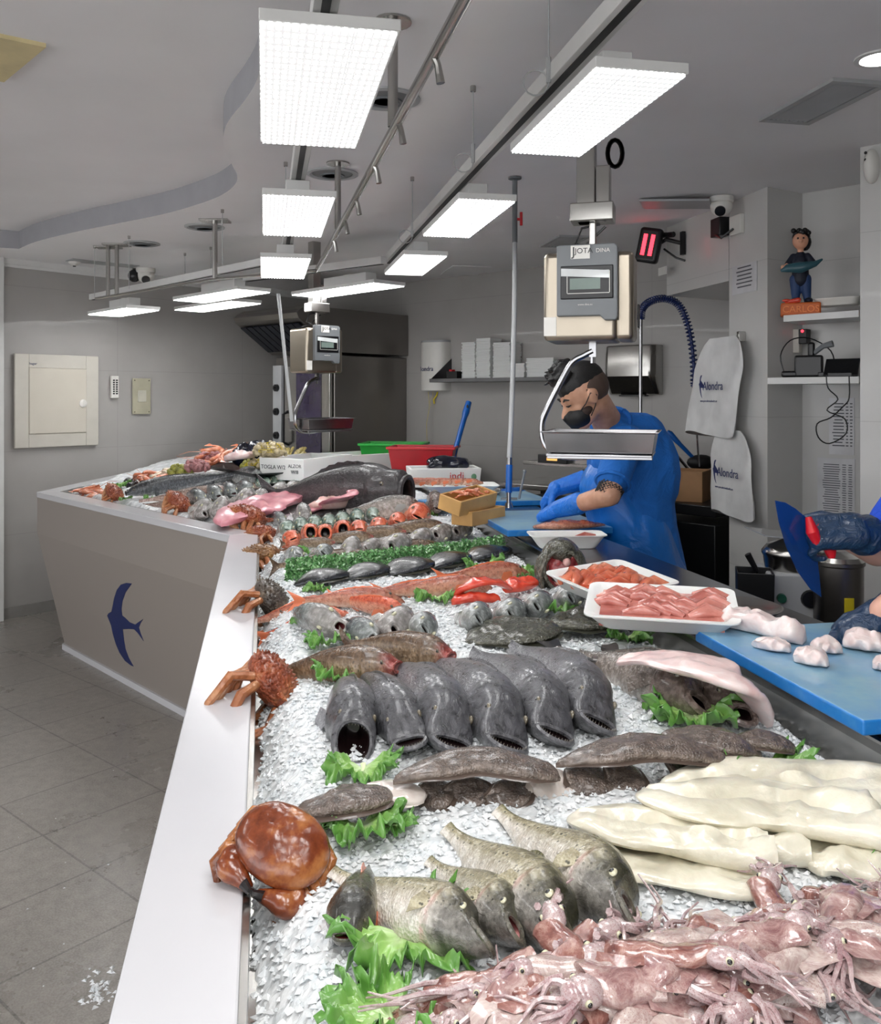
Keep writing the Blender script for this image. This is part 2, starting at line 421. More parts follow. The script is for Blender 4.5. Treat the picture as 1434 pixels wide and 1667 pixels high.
# ------------------------------------------------------------ steel worktop of the staff side
M_wt = M_steel2
wt = thing('steel_worktop', 'wet grey stainless steel worktop running behind the ice display', 'worktop', (BK[1].x, BK[1].y, 0))
def LW(p): return (p[0]-BK[1].x, p[1]-BK[1].y)
RB = Vector((.89, 2.13, 0)); Adir2 = (Vector((.724, 2.83, 0))-RB).normalized()
back_n = RB-Adir2*2.6; back_f = RB+Adir2*1.55
q1 = PB+W1*2.0+W2*.02; q2 = PB+W1*1.3+W2*.02
lip = .045
near = [ICE_R-A*2.2+Bn*lip, BK[1]+Bn*lip+A*.0, back_f, back_n]
mb = MB(); mb.prism([LW(p) for p in near][::-1], 1.035, 1.07); 
mb.prism([LW(p) for p in (BK[1]+Bn*lip, BK[2]+En*.04, BK[3]+En*.04, PB+W1*1.3+W2*.92, q2, q1, Vector((.22, 4.95, 0)), Vector((.42, 4.75, 0)), back_f)][::-1], 1.035, 1.07)
mb.build('top_sheet', M_wt, wt, smooth=False, bevel=.004)
mb = MB()
for P, Q, nrm in ((ICE_R-A*2.2, BK[1], Bn), (BK[1], BK[2], En), (BK[2], BK[3], En)):
    for a, b, z0, z1 in ((0, .012, .9, 1.05), (.0, .046, 1.03, 1.045)):
        mb.prism([LW(P+nrm*a), LW(Q+nrm*a), LW(Q+nrm*b), LW(P+nrm*b)][::-1], z0, z1)
mb.build('front_upstand', M_steel, wt, smooth=False)
mb = MB(); mb.prism([LW(back_n+Bn*-.03), LW(back_f+Bn*-.03), LW(back_f+Bn*-.06), LW(back_n+Bn*-.06)], .1, 1.035)
mb.build('rear_panel', M_oven, wt, smooth=False)
for k in range(6):
    p = back_f+(back_n-back_f)*(k/5*.96+.02)-Bn*.045; mb = MB(); mb.box((*LW(p), .52), (.04, .04, 1.03)); mb.build('leg', M_steel, wt, smooth=False)
# ------------------------------------------------------------ crushed ice
def seg_dist(P, a, b):
    ab = b-a; t = max(0, min(1, (P-a).dot(ab)/ab.dot(ab))); return (P-a-ab*t).length
Lf = [s1[0], s1[1], s1[2], s1[3]]
def inside(p):
    poly = [s1[0], s1[1], s1[2], s1[3]]+BK[::-1]; c = False; n = len(poly)
    for i in range(n):
        a, b = poly[i], poly[(i+1) % n]
        if (a.y > p.y) != (b.y > p.y) and p.x < (b.x-a.x)*(p.y-a.y)/(b.y-a.y)+a.x: c = not c
    return c
def ice_base(x, y):
    p = Vector((x, y, 0)); off = (p-OC).dot(En)
    z = 1.0
    k = max(0, min(1, (y-3.6)/1.0))                  # far wing rises towards the wall
    z += k*max(0, off-.25)*.075
    dl = min(seg_dist(p, Lf[i], Lf[i+1]) for i in range(3)); dr = min(seg_dist(p, BK[i], BK[i+1]) for i in range(2))
    z -= .075*max(0, 1-dl/.09)**1.6
    z -= .045*max(0, 1-dr/.06)**1.5
    return z
def ice_z(x, y):
    return ice_base(x, y)+.018*(mnoise.noise(Vector((x*5, y*5, 3)))+.4*mnoise.noise(Vector((x*13, y*13, 1))))
def P_ice(x, y, dz=0):                               # point of the ice surface (plus dz) seen at a pixel
    z = 1.0
    for _ in range(14):
        p = G(x, y, z+dz); z = .5*z+.5*ice_base(p.x, p.y)
    return G(x, y, z+dz)
def icemat():
    n = NT('crushed_ice'); v = n.coord('Object')
    f = n.noise(v, 34, 5, .6); g = n.voro(v, 95)
    n.set(color=n.ramp(f, [(.3, 'd8dfe3'), (.6, 'f4f6f7')]), rough=.22, sss=.0, coat=.3, coatr=.1, trans=.12, ior=1.31,
          normal=n.bump(g, .35, .003, n.bump(f, .3, .004)))
    return n.m
M_ice = icemat()
rng = np.random.RandomState(3)
mb = MB()
def grid(y0, y1, step):
    vid = {}; ys = np.arange(y0, y1+step*.5, step)
    for yi, y in enumerate(ys):
        xl, xr = -2.6, .9
        if y < 3.4: xl, xr = -.2*y-.25, .981-.2*y+.03
        for xi in range(int(math.floor(xl/step)), int(math.ceil(xr/step))+1):
            x = xi*step
            if inside(Vector((x, y, 0))):
                n1 = mnoise.noise(Vector((x*45, y*45, 0))); n2 = mnoise.noise(Vector((x*110, y*110, 5)))
                z = ice_z(x, y)+.0035*abs(n1)*2+.0025*n2
                jx, jy = rng.uniform(-.25, .25, 2)*step
                vid[(xi, yi)] = len(mb.v); mb.v.append((x+jx, y+jy, z))
    for (xi, yi), i in vid.items():
        a, b, c = vid.get((xi+1, yi)), vid.get((xi+1, yi+1)), vid.get((xi, yi+1))
        if a is not None and b is not None and c is not None: mb.f.append((i, a, b, c)); mb.m.append(0)
grid(.62, 1.705, .0065); grid(1.70, 3.32, .011); grid(3.30, 7.3, .022)
def chip(x, y, s):
    z = ice_z(x, y)+.004; o = len(mb.v); k = rng.uniform(-1, 1, (3,)); a = rng.uniform(0, 6.28)
    pts = [(cos(a), sin(a), 0), (cos(a+1.9), sin(a+1.9), .1), (cos(a+3.3), sin(a+3.3), -.1), (cos(a+4.9), sin(a+4.9), .1), (.2*k[0], .2*k[1], .75), (.2*k[1], .2*k[2], -.6)]
    for p in pts: mb.v.append((x+p[0]*s*(1+.4*k[0]), y+p[1]*s*(1+.4*k[1]), z+p[2]*s))
    for i in range(4):
        j = (i+1) % 4; mb.f.append((o+i, o+j, o+4)); mb.f.append((o+j, o+i, o+5)); mb.m += [0, 0]
cnt = 0
while cnt < 20000:
    y = .65+rng.beta(1, 2.6)*4.2; t = rng.uniform(-.02, 1.0); x = (-.2*y-.03)+t*1.03
    if inside(Vector((x, y, 0))): chip(x, y, rng.uniform(.0022, .0052)*(1+.15*y)); cnt += 1
o = mb.build('crushed_ice', M_ice, smooth=False)
tag(o, 'white crushed ice filling the display counter', 'ice', kind='stuff')
# ------------------------------------------------------------ fish
def fishmat(name, back, side, belly, spot=None, spot_s=90, spot_a=.5, head=None, head_t=.2, scales=170, rough=.2, gill=None, mott=.35, mscale=18, bumpy=.5, stripe=None, lo=0):
    n = NT(name); v = n.coord('Object'); fx = n.attr('fx'); fz = n.attr('fz')
    nz = n.noise(v, mscale, 5, .65); nf = n.noise(v, mscale*4, 3, .6)
    h = n.math('ADD', n.math('MULTIPLY', fz, .5), .5)
    h = n.math('ADD', h, n.math('MULTIPLY', n.math('SUBTRACT', nz, .5), mott))
    c = n.ramp(h, [(.12+lo, belly), (.42+lo*.8, side), (.62+lo*.6, side), (.84+lo*.3, back)])
    if stripe:
        w = n.node('ShaderNodeTexWave', wave_type='BANDS', bands_direction='X'); n.link(v, w.inputs['Vector'])
        w.inputs['Scale'].default_value = 22; w.inputs['Distortion'].default_value = 9; w.inputs['Detail'].default_value = 2; w.inputs['Detail Scale'].default_value = 2
        k = n.math('MULTIPLY', n.ramp(w.outputs['Fac'], [(.45, 0.), (.6, 1.)]), n.ramp(h, [(.5, 0.), (.65, 1.)]))
        c = n.mix(k, c, stripe)
    if spot:
        sp = n.ramp(n.voro(v, spot_s), [(.18, 1.), (.32, 0.)])
        sp = n.math('MULTIPLY', sp, n.ramp(nf, [(.42, 0.), (.55, 1.)])); sp = n.math('MULTIPLY', sp, n.ramp(h, [(.3, 0.), (.5, spot_a)]))
        c = n.mix(sp, c, spot)
    if head:
        k = n.ramp(n.math('ADD', fx, n.math('MULTIPLY', n.math('SUBTRACT', nz, .5), .12)), [(head_t-.06, 1.), (head_t+.04, 0.)])
        c = n.mix(n.math('MULTIPLY', k, .8), c, head)
    if gill:
        k = n.ramp(fx, [(.19, 0.), (.215, 1.), (.235, 1.), (.25, 0.)]); k = n.math('MULTIPLY', k, n.ramp(nz, [(.45, 0.), (.6, .9)]))
        k = n.math('MULTIPLY', k, n.ramp(h, [(.2, .9), (.75, 0.)]))
        c = n.mix(k, c, gill)
    c = n.mix(.65, c, n.ramp(nf, [(.35, .1), (.65, .9)]), 'SOFT_LIGHT'); n3 = n.noise(v, 55, 5, .65, .6)
    b = n.voro(v, scales); k = n.ramp(fx, [(.2, 0.), (.27, 1.)])
    b = n.math('MULTIPLY', b, k)
    n.set(color=c, rough=n.ramp(nf, [(.3, rough), (.7, min(1, rough+.2))]), coat=.4, coatr=.14, spec=.6, normal=n.bump(n.math('ADD', b, n.math('MULTIPLY', n3, 2.2)), bumpy, .004))
    return n.m
def fleshmat(name, c0, c1, c2=None, scale=14, rough=.3, bump=.4, sss=.15, stretch=(1, 1, 1), coat=.5):
    n = NT(name); v = n.coord('Object', stretch); f = n.noise(v, scale, 6, .6, .6); g = n.noise(v, scale*5, 3)
    st = [(.3, c0), (.6, c1)]+([(.75, c2)] if c2 else [])
    n.set(color=n.ramp(f, st), rough=rough, sss=sss, coat=coat, coatr=.12, normal=n.bump(n.math('ADD', f, n.math('MULTIPLY', g, .3)), bump, .004))
    n.b.inputs['Subsurface Radius'].default_value = (.01, .005, .004)
    return n.m
M_mouth = fleshmat('mouth_inside', '220a0a', '4b1a1c', sss=0)
M_mouthd = fleshmat('dark_mouth_inside', '070506', '1a0d0e', sss=0)
M_mouthp = fleshmat('pink_mouth_inside', '8a4a4c', 'c98f8c')
M_iris = simple('fish_iris', 'c9c6a8', .15, coat=1); M_irisd = simple('fish_iris_dark', '6d6452', .15, coat=1)
M_pupil = simple('fish_pupil', '06070a', .08, coat=1)
M_tooth = simple('fish_teeth', 'a8a294', .3)
def interp(keys, t):
    for i in range(len(keys)-1):
        a, b = keys[i], keys[i+1]
        if t <= b[0]:
            k = (t-a[0])/(b[0]-a[0]) if b[0] > a[0] else 0
            p0 = keys[i-1][1] if i else a[1]; p3 = keys[i+2][1] if i+2 < len(keys) else b[1]
            return .5*(2*a[1]+(b[1]-p0)*k+(2*p0-5*a[1]+4*b[1]-p3)*k*k+(3*a[1]-p0-3*b[1]+p3)*k**3)
    return keys[-1][1]
def finmesh(base, tip, th, rough=.15, n=2):
    # a thin fin between two polylines, slightly ribbed, with real thickness
    mb = MB(); m = len(base)
    for side in (1, -1):
        pass
    rings = []
    for i in range(m):
        b, t = Vector(base[i]), Vector(tip[i]); d = t-b
        nx = Vector(th); w = (1 if i % 2 else .55)
        rings.append([b+nx*w, b+d*.5+nx*.6*w, t+nx*.25, t-nx*.25, b+d*.5-nx*.6*w, b-nx*w])
    mb.loft(rings)
    return mb
def make_fish(name, cat, mat, finmat, L=.3, up=.1, dn=.1, w=.06, blunt=1., mouth=.1, mw=.45, mz=-.1, tilt=.3, eye=.014, eyez=.35, eyex=.1, iris=None,
              inside=None, teeth=0, dorsal=(.3, .75, .35), spiky=0, tail=.16, fork=.5, pect=.15, bend=0, pectz=-.15, lip=None, n=30, m=20, gstep=1.05, jaw=0):
    t_ = thing(name, 'x', cat)
    U = [(0, 0), (.04, .42), (.1, .66), (.18, .86), (.3, 1), (.45, .97), (.6, .78), (.75, .52), (.87, .3), (.95, .22), (1, .24)]
    Wk = [(0, .3), (.05, .56), (.11, .8), (.19, 1.02), (.32, 1), (.5, .86), (.65, .6), (.8, .32), (.92, .13), (1, .05)]
    def top(t): return up*interp([(a, b**(1/blunt)) for a, b in U], t)
    def bot(t): return -dn*interp([(a, b**(1/max(1, blunt*.9))) for a, b in U], t)
    def wid(t): return w*interp(Wk, t)
    ts = [0, .012, .03, .055, .085, .12, .155, .19, .212, .218, .24]+[.24+.76*(i+1)/(n-11) for i in range(n-11)]
    mh = mouth*(up+dn)/2
    rings, fx, fz = [], [], []
    def ctr(t): return mz*up*(1-min(1, t/.25))**1.5
    def rg(t, zt, zb, hw, tl, x):
        out = []
        for k in range(m):
            a = 2*pi*k/m; c, s_ = cos(a), sin(a)
            z = ctr(t)+(zt if s_ > 0 else -zb)*math.copysign(abs(s_)**.9, s_)
            y = hw*math.copysign(abs(c)**.85, c)
            bx = bend*L*4*(t-.4)**2*(1 if t > .4 else .3)
            xx = x*L+tl*(z-ctr(t)); 
            if jaw and s_ < 0: xx -= jaw*L*(-s_)*max(0, 1-t/.12)
            out.append((xx, y*L+bx, z*L)); 
        return out
    # inner mouth: from deep inside out to the lip
    ins = [(.13, .35, .35), (.10, .6, .55), (.05, .8, .75), (.015, .9, .85)]
    mwv = w*mw
    R_in = [rg(x, mh*a, -mh*a, mwv*b, tilt*max(0, 1-x/.1)*L*0+tilt*max(0, 1-x/.12), x) for x, a, b in ins]
    mb = MB()
    for t in ts:
        k = max(0, 1-t/.12); 
        zt = max(top(t), mh*(1.0+.4*min(1, t/.03))) if t < .1 else top(t); zb = min(bot(t), -mh*(1.0+.5*min(1, t/.03))) if t < .1 else bot(t)
        hw = max(wid(t)*(1 if t > .02 else 0), mwv*(1+.25*min(1, t/.03))) if t < .1 else wid(t)
        if .19 <= t <= .213: hw *= gstep; zb *= 1.02
        rings.append(rg(t, zt, zb, hw, tilt*k, t))
    mb.loft(rings, 0, cap0=False, cap1=True)
    for t in ts:
        for k in range(m): fx.append(t); fz.append(sin(2*pi*k/m))
    lipr = [Vector(p) for p in rings[0]]
    n0 = len(mb.v); mb.loft(R_in+[rings[0]], 1, cap0=True, cap1=False)
    fx += [0]*(len(mb.v)-n0); fz += [0]*(len(mb.v)-n0)
    mb.a = {'fx': fx, 'fz': fz}
    mb.build('body', [mat, inside or M_mouth], t_, angle=60)
    lr = (lip if lip is not None else .035)*(up+dn)/2*L*2
    mb = MB(); mb.tube(lipr+[lipr[0]], lr, 6, caps=False); mb.a = {'fx': [0.]*len(mb.v), 'fz': [.5 if v[2] > 0 else 0. for v in mb.v]}
    mb.build('lips', mat, t_)
    if teeth:
        mb = MB()
        for k in range(m*2):
            a = lipr[(k//2) % m].lerp(lipr[(k//2+1) % m], .5*(k % 2)); s_ = 1 if (k/2) < m/2 else -1
            if abs(sin(2*pi*k/(2*m))) < .25: continue
            mb.tube([a+Vector((lr*.6, 0, -s_*lr*.3)), a+Vector((lr*.5, 0, -s_*(lr+teeth*L)))], [teeth*L*.3, teeth*L*.05], 4)
        mb.build('teeth', M_tooth, t_)
    for sd in (1, -1):
        mb = MB(); ex_, ez_ = eyex*L, (ctr(eyex)+top(eyex)*eyez)*L; ey_ = sd*wid(eyex)*L*sqrt(1-eyez**2.2)**.85*.97
        mb.ell((ex_, ey_, ez_), (eye*L, eye*L*.55, eye*L), 12, 8, 0)
        mb.ell((ex_-.001*L, ey_+sd*eye*L*.33, ez_+.001*L), (eye*L*.55, eye*L*.34, eye*L*.55), 10, 6, 1)
        mb.build('eye', [iris or M_iris, M_pupil], t_)
    fa = lambda mb_, v=.6: mb_.a.update({'fx': [.6]*len(mb_.v), 'fz': [v]*len(mb_.v)})
    def bxo(t): return bend*L*4*(t-.4)**2*(1 if t > .4 else .3)
    if tail:
        b, t2 = [], []
        for i in range(9):
            a = -1+i/4; b.append((L*.975, bxo(.98), a*.2*(up+dn)/2*L)); sp = 1-fork*(1-abs(a)**1.3)
            t2.append((L*(1+tail*sp), bxo(1)+.02*L*sin(a*3)+bend*L*.3, a*(up+dn)*.5*L*1.05))
        mb = finmesh(b, t2, (0, .008*L, 0)); fa(mb, .8); mb.build('tail_fin', finmat, t_)
    if dorsal:
        b, t2 = [], []
        t0, t1, hh = dorsal; q = 15
        for i in range(q):
            f = i/(q-1); t = t0+(t1-t0)*f; h = hh*up*L*(sin(pi*min(1, f*1.15+.12))**.6 if f*1.15+.12 < 1 else .15)*(1+(spiky*(.35 if i % 2 else -.35)))
            b.append((t*L, bxo(t), top(t)*L*.97)); t2.append((t*L+h*.7, bxo(t)+.1*h, top(t)*L+h*.8))
        mb = finmesh(b, t2, (0, .006*L, 0)); fa(mb, .9); mb.build('dorsal_fin', finmat, t_)
        b, t2 = [], []
        for i in range(6):
            f = i/5; t = .66+.14*f; h = .4*dn*L*(1-f*.7)
            b.append((t*L, bxo(t), bot(t)*L*.97)); t2.append((t*L+h*.7, bxo(t), bot(t)*L-h*.7))
        mb = finmesh(b, t2, (0, .005*L, 0)); fa(mb, 0); mb.build('anal_fin', finmat, t_)
    if pect:
        for sd in (1, -1):
            b, t2 = [], []; p0 = Vector((.235*L, sd*wid(.24)*L*.96, pectz*up*L))
            for i in range(5):
                a = i/4-.5; b.append(p0+Vector((.01*L*i/4, 0, a*.05*L)))
                t2.append(p0+Vector((pect*L*(1-.5*abs(a)), sd*(.012+.02*(1-abs(a)))*L, a*.12*L-.04*L)))
            mb = finmesh(b, t2, (0, .004*L, 0)); fa(mb, .3); mb.build('pectoral_fin', finmat, t_)
    t_['L'] = L; return t_
def lay(o, P, Q, L, roll=0, L0=None, sy=1, sz=1):
    """snout at P, body running towards Q"""
    ex = (Q-P).normalized(); up = Vector((0, 0, 1)); M = MF((0, 0, 0), ex, up)
    M = Matrix.Rotation(R(roll), 4, ex) @ M
    k = L/(L0 or o['L']); o.rotation_mode = 'XYZ'; o.location = P; o.rotation_euler = M.to_euler(); o.scale = (k, k*sy, k*sz)
    return o
USED = set()
def fish(proto, head, tail, L, label, group=None, dz=.04, sink=.02, roll=0, sy=1, sz=1):
    """head, tail: where snout and tail are seen; dz: snout height over the ice; sink: tail height"""
    P = P_ice(*head, dz); Q = P_ice(*tail, dz*.5); dd = (Q-P); dd.z = 0; L = L or dd.length; dd.normalize()
    T = P+dd*L; T.z = ice_base(T.x, T.y)+sink
    if proto.name in USED: o = dup(proto)
    else: o = proto; USED.add(proto.name)
    lay(o, P, T, L, roll, proto['L'], sy, sz); o['label'] = label
    if group: o['group'] = group
    elif 'group' in o: del o['group']
    return o
M_meagre = fishmat('dark_grey_fish_skin', '5f5f64', '96969b', 'c6c6c8', head='3c3c40', head_t=.24, scales=230, rough=.24, mott=.5, bumpy=.8)
M_fin_dk = simple('dark_fin', '26272b', .3, coat=.4); M_fin_gr = simple('grey_fin', '8b8c88', .35, coat=.4); M_fin_or = simple('orange_fin', 'd9764f', .35, coat=.4)
M_trout = fishmat('trout_skin', '6a6745', 'a39b80', 'dcd5cb', spot='22241c', spot_s=130, spot_a=.9, head='1d1f1b', head_t=.2, lo=.22, scales=260, gill='b0404c', mott=.3, rough=.14)
M_bream = fishmat('seabream_skin', '6e7472', 'b5b2ae', 'd8d2cd', head='8d8784', head_t=.2, lo=.1, scales=200, gill='a8545a', mott=.4, rough=.14, stripe=None)
M_bass = fishmat('seabass_skin', '3b4248', 'a9adae', 'dcdcd8', head='7d8280', head_t=.18, lo=.12, scales=230, gill='c08a84', mott=.35, rough=.13)
M_mack = fishmat('mackerel_skin', '3f6a5c', '9fb2a8', 'dcd9d0', head='7f9184', head_t=.18, stripe='20352f', mott=.25, rough=.13)
M_redf = fishmat('red_fish_skin', 'c4512f', 'd68a6c', 'ddb5a4', head='cf6645', head_t=.2, scales=180, gill='a22a20', mott=.5, rough=.2)
M_gurn = fishmat('brown_red_fish_skin', '9a4c33', 'bb7f66', 'd9b5a0', spot='5e3b2c', spot_s=60, spot_a=.6, head='a2674e', head_t=.22, mott=.7, rough=.22)
M_brownf = fishmat('brown_fish_skin', '5f4a38', '8a735a', 'a89a86', spot='34291f', spot_s=110, spot_a=.8, head='9a3a38', head_t=.07, mott=.6, rough=.14)
M_turb = fishmat('mottled_flatfish_skin', '3f3f32', '57564a', '8e8a7c', spot='1e1f19', spot_s=60, spot_a=.8, mott=.6, rough=.14, bumpy=1.)
M_dark = M_dark
M_blk = fishmat('black_fish_skin', '121418', '2a2d33', '60636a', scales=220, mott=.4, rough=.1, bumpy=.25)
M_hakd = fishmat('charcoal_fish_skin', '2a2c30', '54575c', '9b9c9e', scales=140, mott=.45, rough=.13)
M_grouper = fishmat('dark_grouper_skin', '2b2729', '4b4445', '6d6260', scales=80, mott=.8, mscale=10, rough=.28, bumpy=1.)
M_pinkf = fishmat('pinkish_fish_skin', '7a665c', 'a98f83', 'd0b9ae', mott=.5, rough=.14)
M_croak = fishmat('croaker_skin', '57514b', '8a7f77', 'b5aca4', head='6b5a54', head_t=.22, gill='5e2f2c', mott=.6, rough=.16)
G6 = 'dark grey fish in a row with heads to the front'
f_big = make_fish('meagre', 'fish', M_meagre, M_meagre, .5, .125, .115, .1, 1.15, .11, .66, -.3, .3, .017, .5, .1, M_irisd, M_mouthd, jaw=.04, teeth=.005, dorsal=(.3, .8, .1), bend=.05, lip=.04, tail=0)
f_gape = make_fish('meagre', 'fish', M_meagre, M_meagre, .48, .125, .12, .1, 1.25, .52, .66, -.35, .35, .017, .55, .1, M_irisd, M_mouthd, teeth=.007, dorsal=(.3, .8, .1), bend=.03, lip=.035, tail=0)
fish(f_gape, (582, 1188), (556, 1085), .46, 'dark grey fish gaping wide over lettuce, leftmost of the big dark row', G6, dz=.045, sink=-.03, roll=12)
row6 = [((668, 1190), (597, 1085), 'small-mouthed dark grey fish lying second in the big dark row', .46, .9, -8, 0), ((745, 1190), (655, 1080), 'dark grey toothy fish third in the big dark row', .5, 1, 20, 0),
        ((836, 1190), (716, 1070), 'dark grey fish with fine scales, fourth in the big dark row', .53, 1, 22, 1), ((914, 1178), (795, 1064), 'dark grey fish with toothed open mouth, fifth in the big dark row', .53, .95, 25, 1),
        ((984, 1160), (860, 1058), 'dark grey fish rightmost in the big dark row', .52, 1, 28, 1)]
for h, t, lb, L, s, r, _ in row6: fish(f_big, h, t, L, lb, G6, dz=.045, sink=.0, roll=r, sy=s, sz=s)
# trout
GT = 'speckled trout beside the squid heap'
f_tr = make_fish('trout', 'fish', M_trout, M_trout, .3, .15, .165, .115, .95, .24, .5, -.25, .35, .02, .4, .1, M_iris, M_mouthp, jaw=.06, dorsal=(.42, .58, .25), tail=0, bend=.07, pect=.07, lip=.04)
for h, t, lb, L, r in [((790, 1518), (615, 1440), 'olive speckled trout with pale belly resting on a lettuce leaf', .25, 66), ((848, 1505), (745, 1415), 'small dark-headed trout just right of the olive one', .22, 55),
                    ((932, 1512), (790, 1385), 'long brown trout with open eye between two trout', .3, 58), ((1036, 1478), (880, 1360), 'silvery trout with black nose nearest the white fillets', .31, 62)]:
    fish(f_tr, h, t, L, lb, GT, dz=.04, sink=-.015, roll=r, sy=1.15)
M_trb = fishmat('trout_back_skin', '4b4836', '8b8468', 'c5beb0', spot='22241c', spot_s=110, head='101214', head_t=.24, mott=.4, rough=.14)
f_tb = make_fish('trout', 'fish', M_trb, M_fin_or, .3, .13, .12, .12, 1.3, .12, .4, -.2, .2, .01, .3, .1, M_irisd, M_mouth, dorsal=(.5, .7, .3), pect=.18, bend=.02, tail=0)
fish(f_tb, (560, 1515), (598, 1410), .22, 'black-headed trout seen from above, between the brown crab and the lettuce', GT, dz=.03, sink=-.02, roll=0)
# small heads right and left in the middle rows
f_br = make_fish('sea_bream', 'fish', M_bream, M_bream, .28, .2, .17, .085, 1.1, .1, .36, -.35, .1, .024, .35, .12, M_iris, M_mouthp, dorsal=(.3, .8, .1), bend=.03, lip=.03, tail=0)
f_bo = make_fish('sea_bream', 'fish', M_bream, M_bream, .28, .2, .17, .09, 1.05, .2, .42, -.25, .25, .024, .42, .12, M_iris, M_mouth, jaw=.03, dorsal=(.3, .8, .1), bend=.03, lip=.04, tail=0)
f_bs = make_fish('sea_bass', 'fish', M_bass, M_bass, .34, .13, .12, .085, 1.0, .16, .42, -.25, .3, .02, .42, .1, M_iris, M_mouth, jaw=.03, dorsal=(.3, .7, .15), bend=.04, lip=.04, tail=0)
GA = 'four short grey fish above the brown pair'
for i, (h, t, pr, r) in enumerate([((545, 1012), (505, 1000), f_bo, -50), ((600, 1032), (560, 985), f_bs, -40), ((650, 1020), (612, 985), f_bo, 55), ((697, 1022), (665, 990), f_bs, 55)]):
    fish(pr, h, t, .34, ['silver fish gaping to the right, leftmost of four heads over a lettuce leaf', 'silver and black fish head, second of four over a lettuce leaf', 'silver fish with red gaping mouth, third of four left of the ice gap', 'dark-backed silver fish head, rightmost of the four left of the ice gap'][i], GA, dz=.05, sink=-.03, roll=r, sy=1.15, sz=.95)
GB_ = 'silver sea bass heads in front of the red fish'
for i, (h, t) in enumerate([((785, 1005), (745, 975)), ((838, 998), (805, 960)), ((880, 985), (855, 945)), ((935, 972), (900, 940))]):
    fish(f_bs, h, t, .35, ['sea bass head leftmost of four behind the flatfish', 'sea bass head second of four behind the flatfish', 'sea bass head third of four, above a lettuce leaf', 'sea bass head rightmost of four beside the foam tray'][i], GB_, dz=.05, sink=-.04, roll=55, sy=1.15, sz=1.1)
# right: croakers under the pink fillet
f_cr = make_fish('croaker', 'fish', M_croak, M_croak, .42, .15, .14, .11, 1.3, .26, .6, -.35, .3, .02, .45, .12, M_irisd, M_mouthd, jaw=.03, dorsal=(.3, .8, .1), bend=.04, lip=.06, tail=0)
fish(f_cr, (1145, 1128), (960, 1062), .40, 'big brown-grey fish with down-turned open mouth on a lettuce leaf', 'brown-grey croakers below the pink fillet', dz=.05, sink=.0, roll=32)
fish(f_cr, (1212, 1145), (1085, 1075), .36, 'brown-grey fish half covered by the long pink fillet', 'brown-grey croakers below the pink fillet', dz=.045, sink=.0, roll=10)
# brown pair
f_bw = make_fish('brown_rockling', 'fish', M_brownf, M_brownf, .34, .1, .1, .1, 1.2, .2, .5, -.1, .1, .013, .5, .08, M_irisd, M_mouthp, dorsal=(.25, .85, .08), tail=.08, bend=.02)
fish(f_bw, (735, 1066), (600, 1058), .27, 'brown speckled fish with red mouth, right one of the brown pair', 'brown pair below the four heads', dz=.045, sink=.03, roll=0, sy=1.4, sz=1.5)
fish(f_bw, (648, 1082), (505, 1080), .30, 'brown speckled fish with tail to the left, left one of the brown pair', 'brown pair below the four heads', dz=.045, sink=.02, roll=0, sy=1.4, sz=1.5)
fish(f_bw, (560, 1058), (480, 1075), .2, 'short brown fish tail-on behind the brown pair', None, dz=.02, sink=.0)
# ------------------------------------------------------------ slabs: fillets and flat fish
def slabmesh(path, prof='D', m=24, end0=.25, end1=.25, n=32, ruf=0, seed=0, groove=0, rgh=.35):
    """path: list of (point, width, height); D-shaped cross sections with flat underside"""
    P = [Vector(p[0]) for p in path]; k = len(P)
    def at(arr, t): return interp([(i/(k-1), a) for i, a in enumerate(arr)], t)
    mb = MB(); rings, fx, fz = [], [], []
    for i in range(n+1):
        t = i/n
        p = Vector([at([q[c] for q in P], t) for c in range(3)]); t2 = min(1, t+.02); t1 = max(0, t-.02)
        d = Vector([at([q[c] for q in P], t2)-at([q[c] for q in P], t1) for c in range(3)]).normalized()
        sdir = Vector((d.y, -d.x, 0)).normalized(); up = sdir.cross(d)
        w, h = at([q[1] for q in path], t)/2, at([q[2] for q in path], t)
        e = 1
        if end0 and t < end0: e = sqrt(max(.0004, 1-(1-t/end0)**2))
        if end1 and t > 1-end1: e = min(e, sqrt(max(.0004, 1-(1-(1-t)/end1)**2)))
        rg = []
        for j in range(m):
            a = 2*pi*j/m; x, z = cos(a), sin(a)
            zz = h*(.5+.5*math.copysign(abs(z)**.8, z)) if prof == 'D' else h*.5*(1+z)
            wob = 1+ruf*mnoise.noise(Vector((x*1.5, t*7+seed, z)))
            rg.append(p+sdir*(x*w*e*wob)+up*(zz*(.35+.65*e)))
        if groove or rgh:
            for j in range(m):
                x = cos(2*pi*j/m); q = rg[j]; dn_ = mnoise.noise(q*28+Vector((seed, 0, 0)))+.5*mnoise.noise(q*70)
                top_ = max(0, sin(2*pi*j/m)); rg[j] = q-up*(groove*h*top_*(math.exp(-(x/.18)**2)+.5*math.exp(-((x-.6)/.12)**2)))+up*(rgh*h*dn_*top_)+sdir*(rgh*.12*w*dn_)
        rings.append(rg); fx += [t]*m; fz += [sin(2*pi*j/m) for j in range(m)]
    mb.loft(rings); mb.a = {'fx': fx, 'fz': fz}; return mb
def settle(mb):                                      # move the origin to the foot of the mesh
    xs = np.array([tuple(v) for v in mb.v]); c = Vector((xs[:, 0].mean(), xs[:, 1].mean(), xs[:, 2].min()))
    mb.v = [tuple(Vector(v)-c) for v in mb.v]; return c
def slab(name, label, cat, mat, px, group=None, wire=None, **kw):
    path = [(P_ice(x, y, dz), w, h) for x, y, dz, w, h in px]
    mb = slabmesh(path, **kw); c = settle(mb); o = mb.build(name, mat, angle=50); o.location = c
    tag(o, label, cat, group); return o
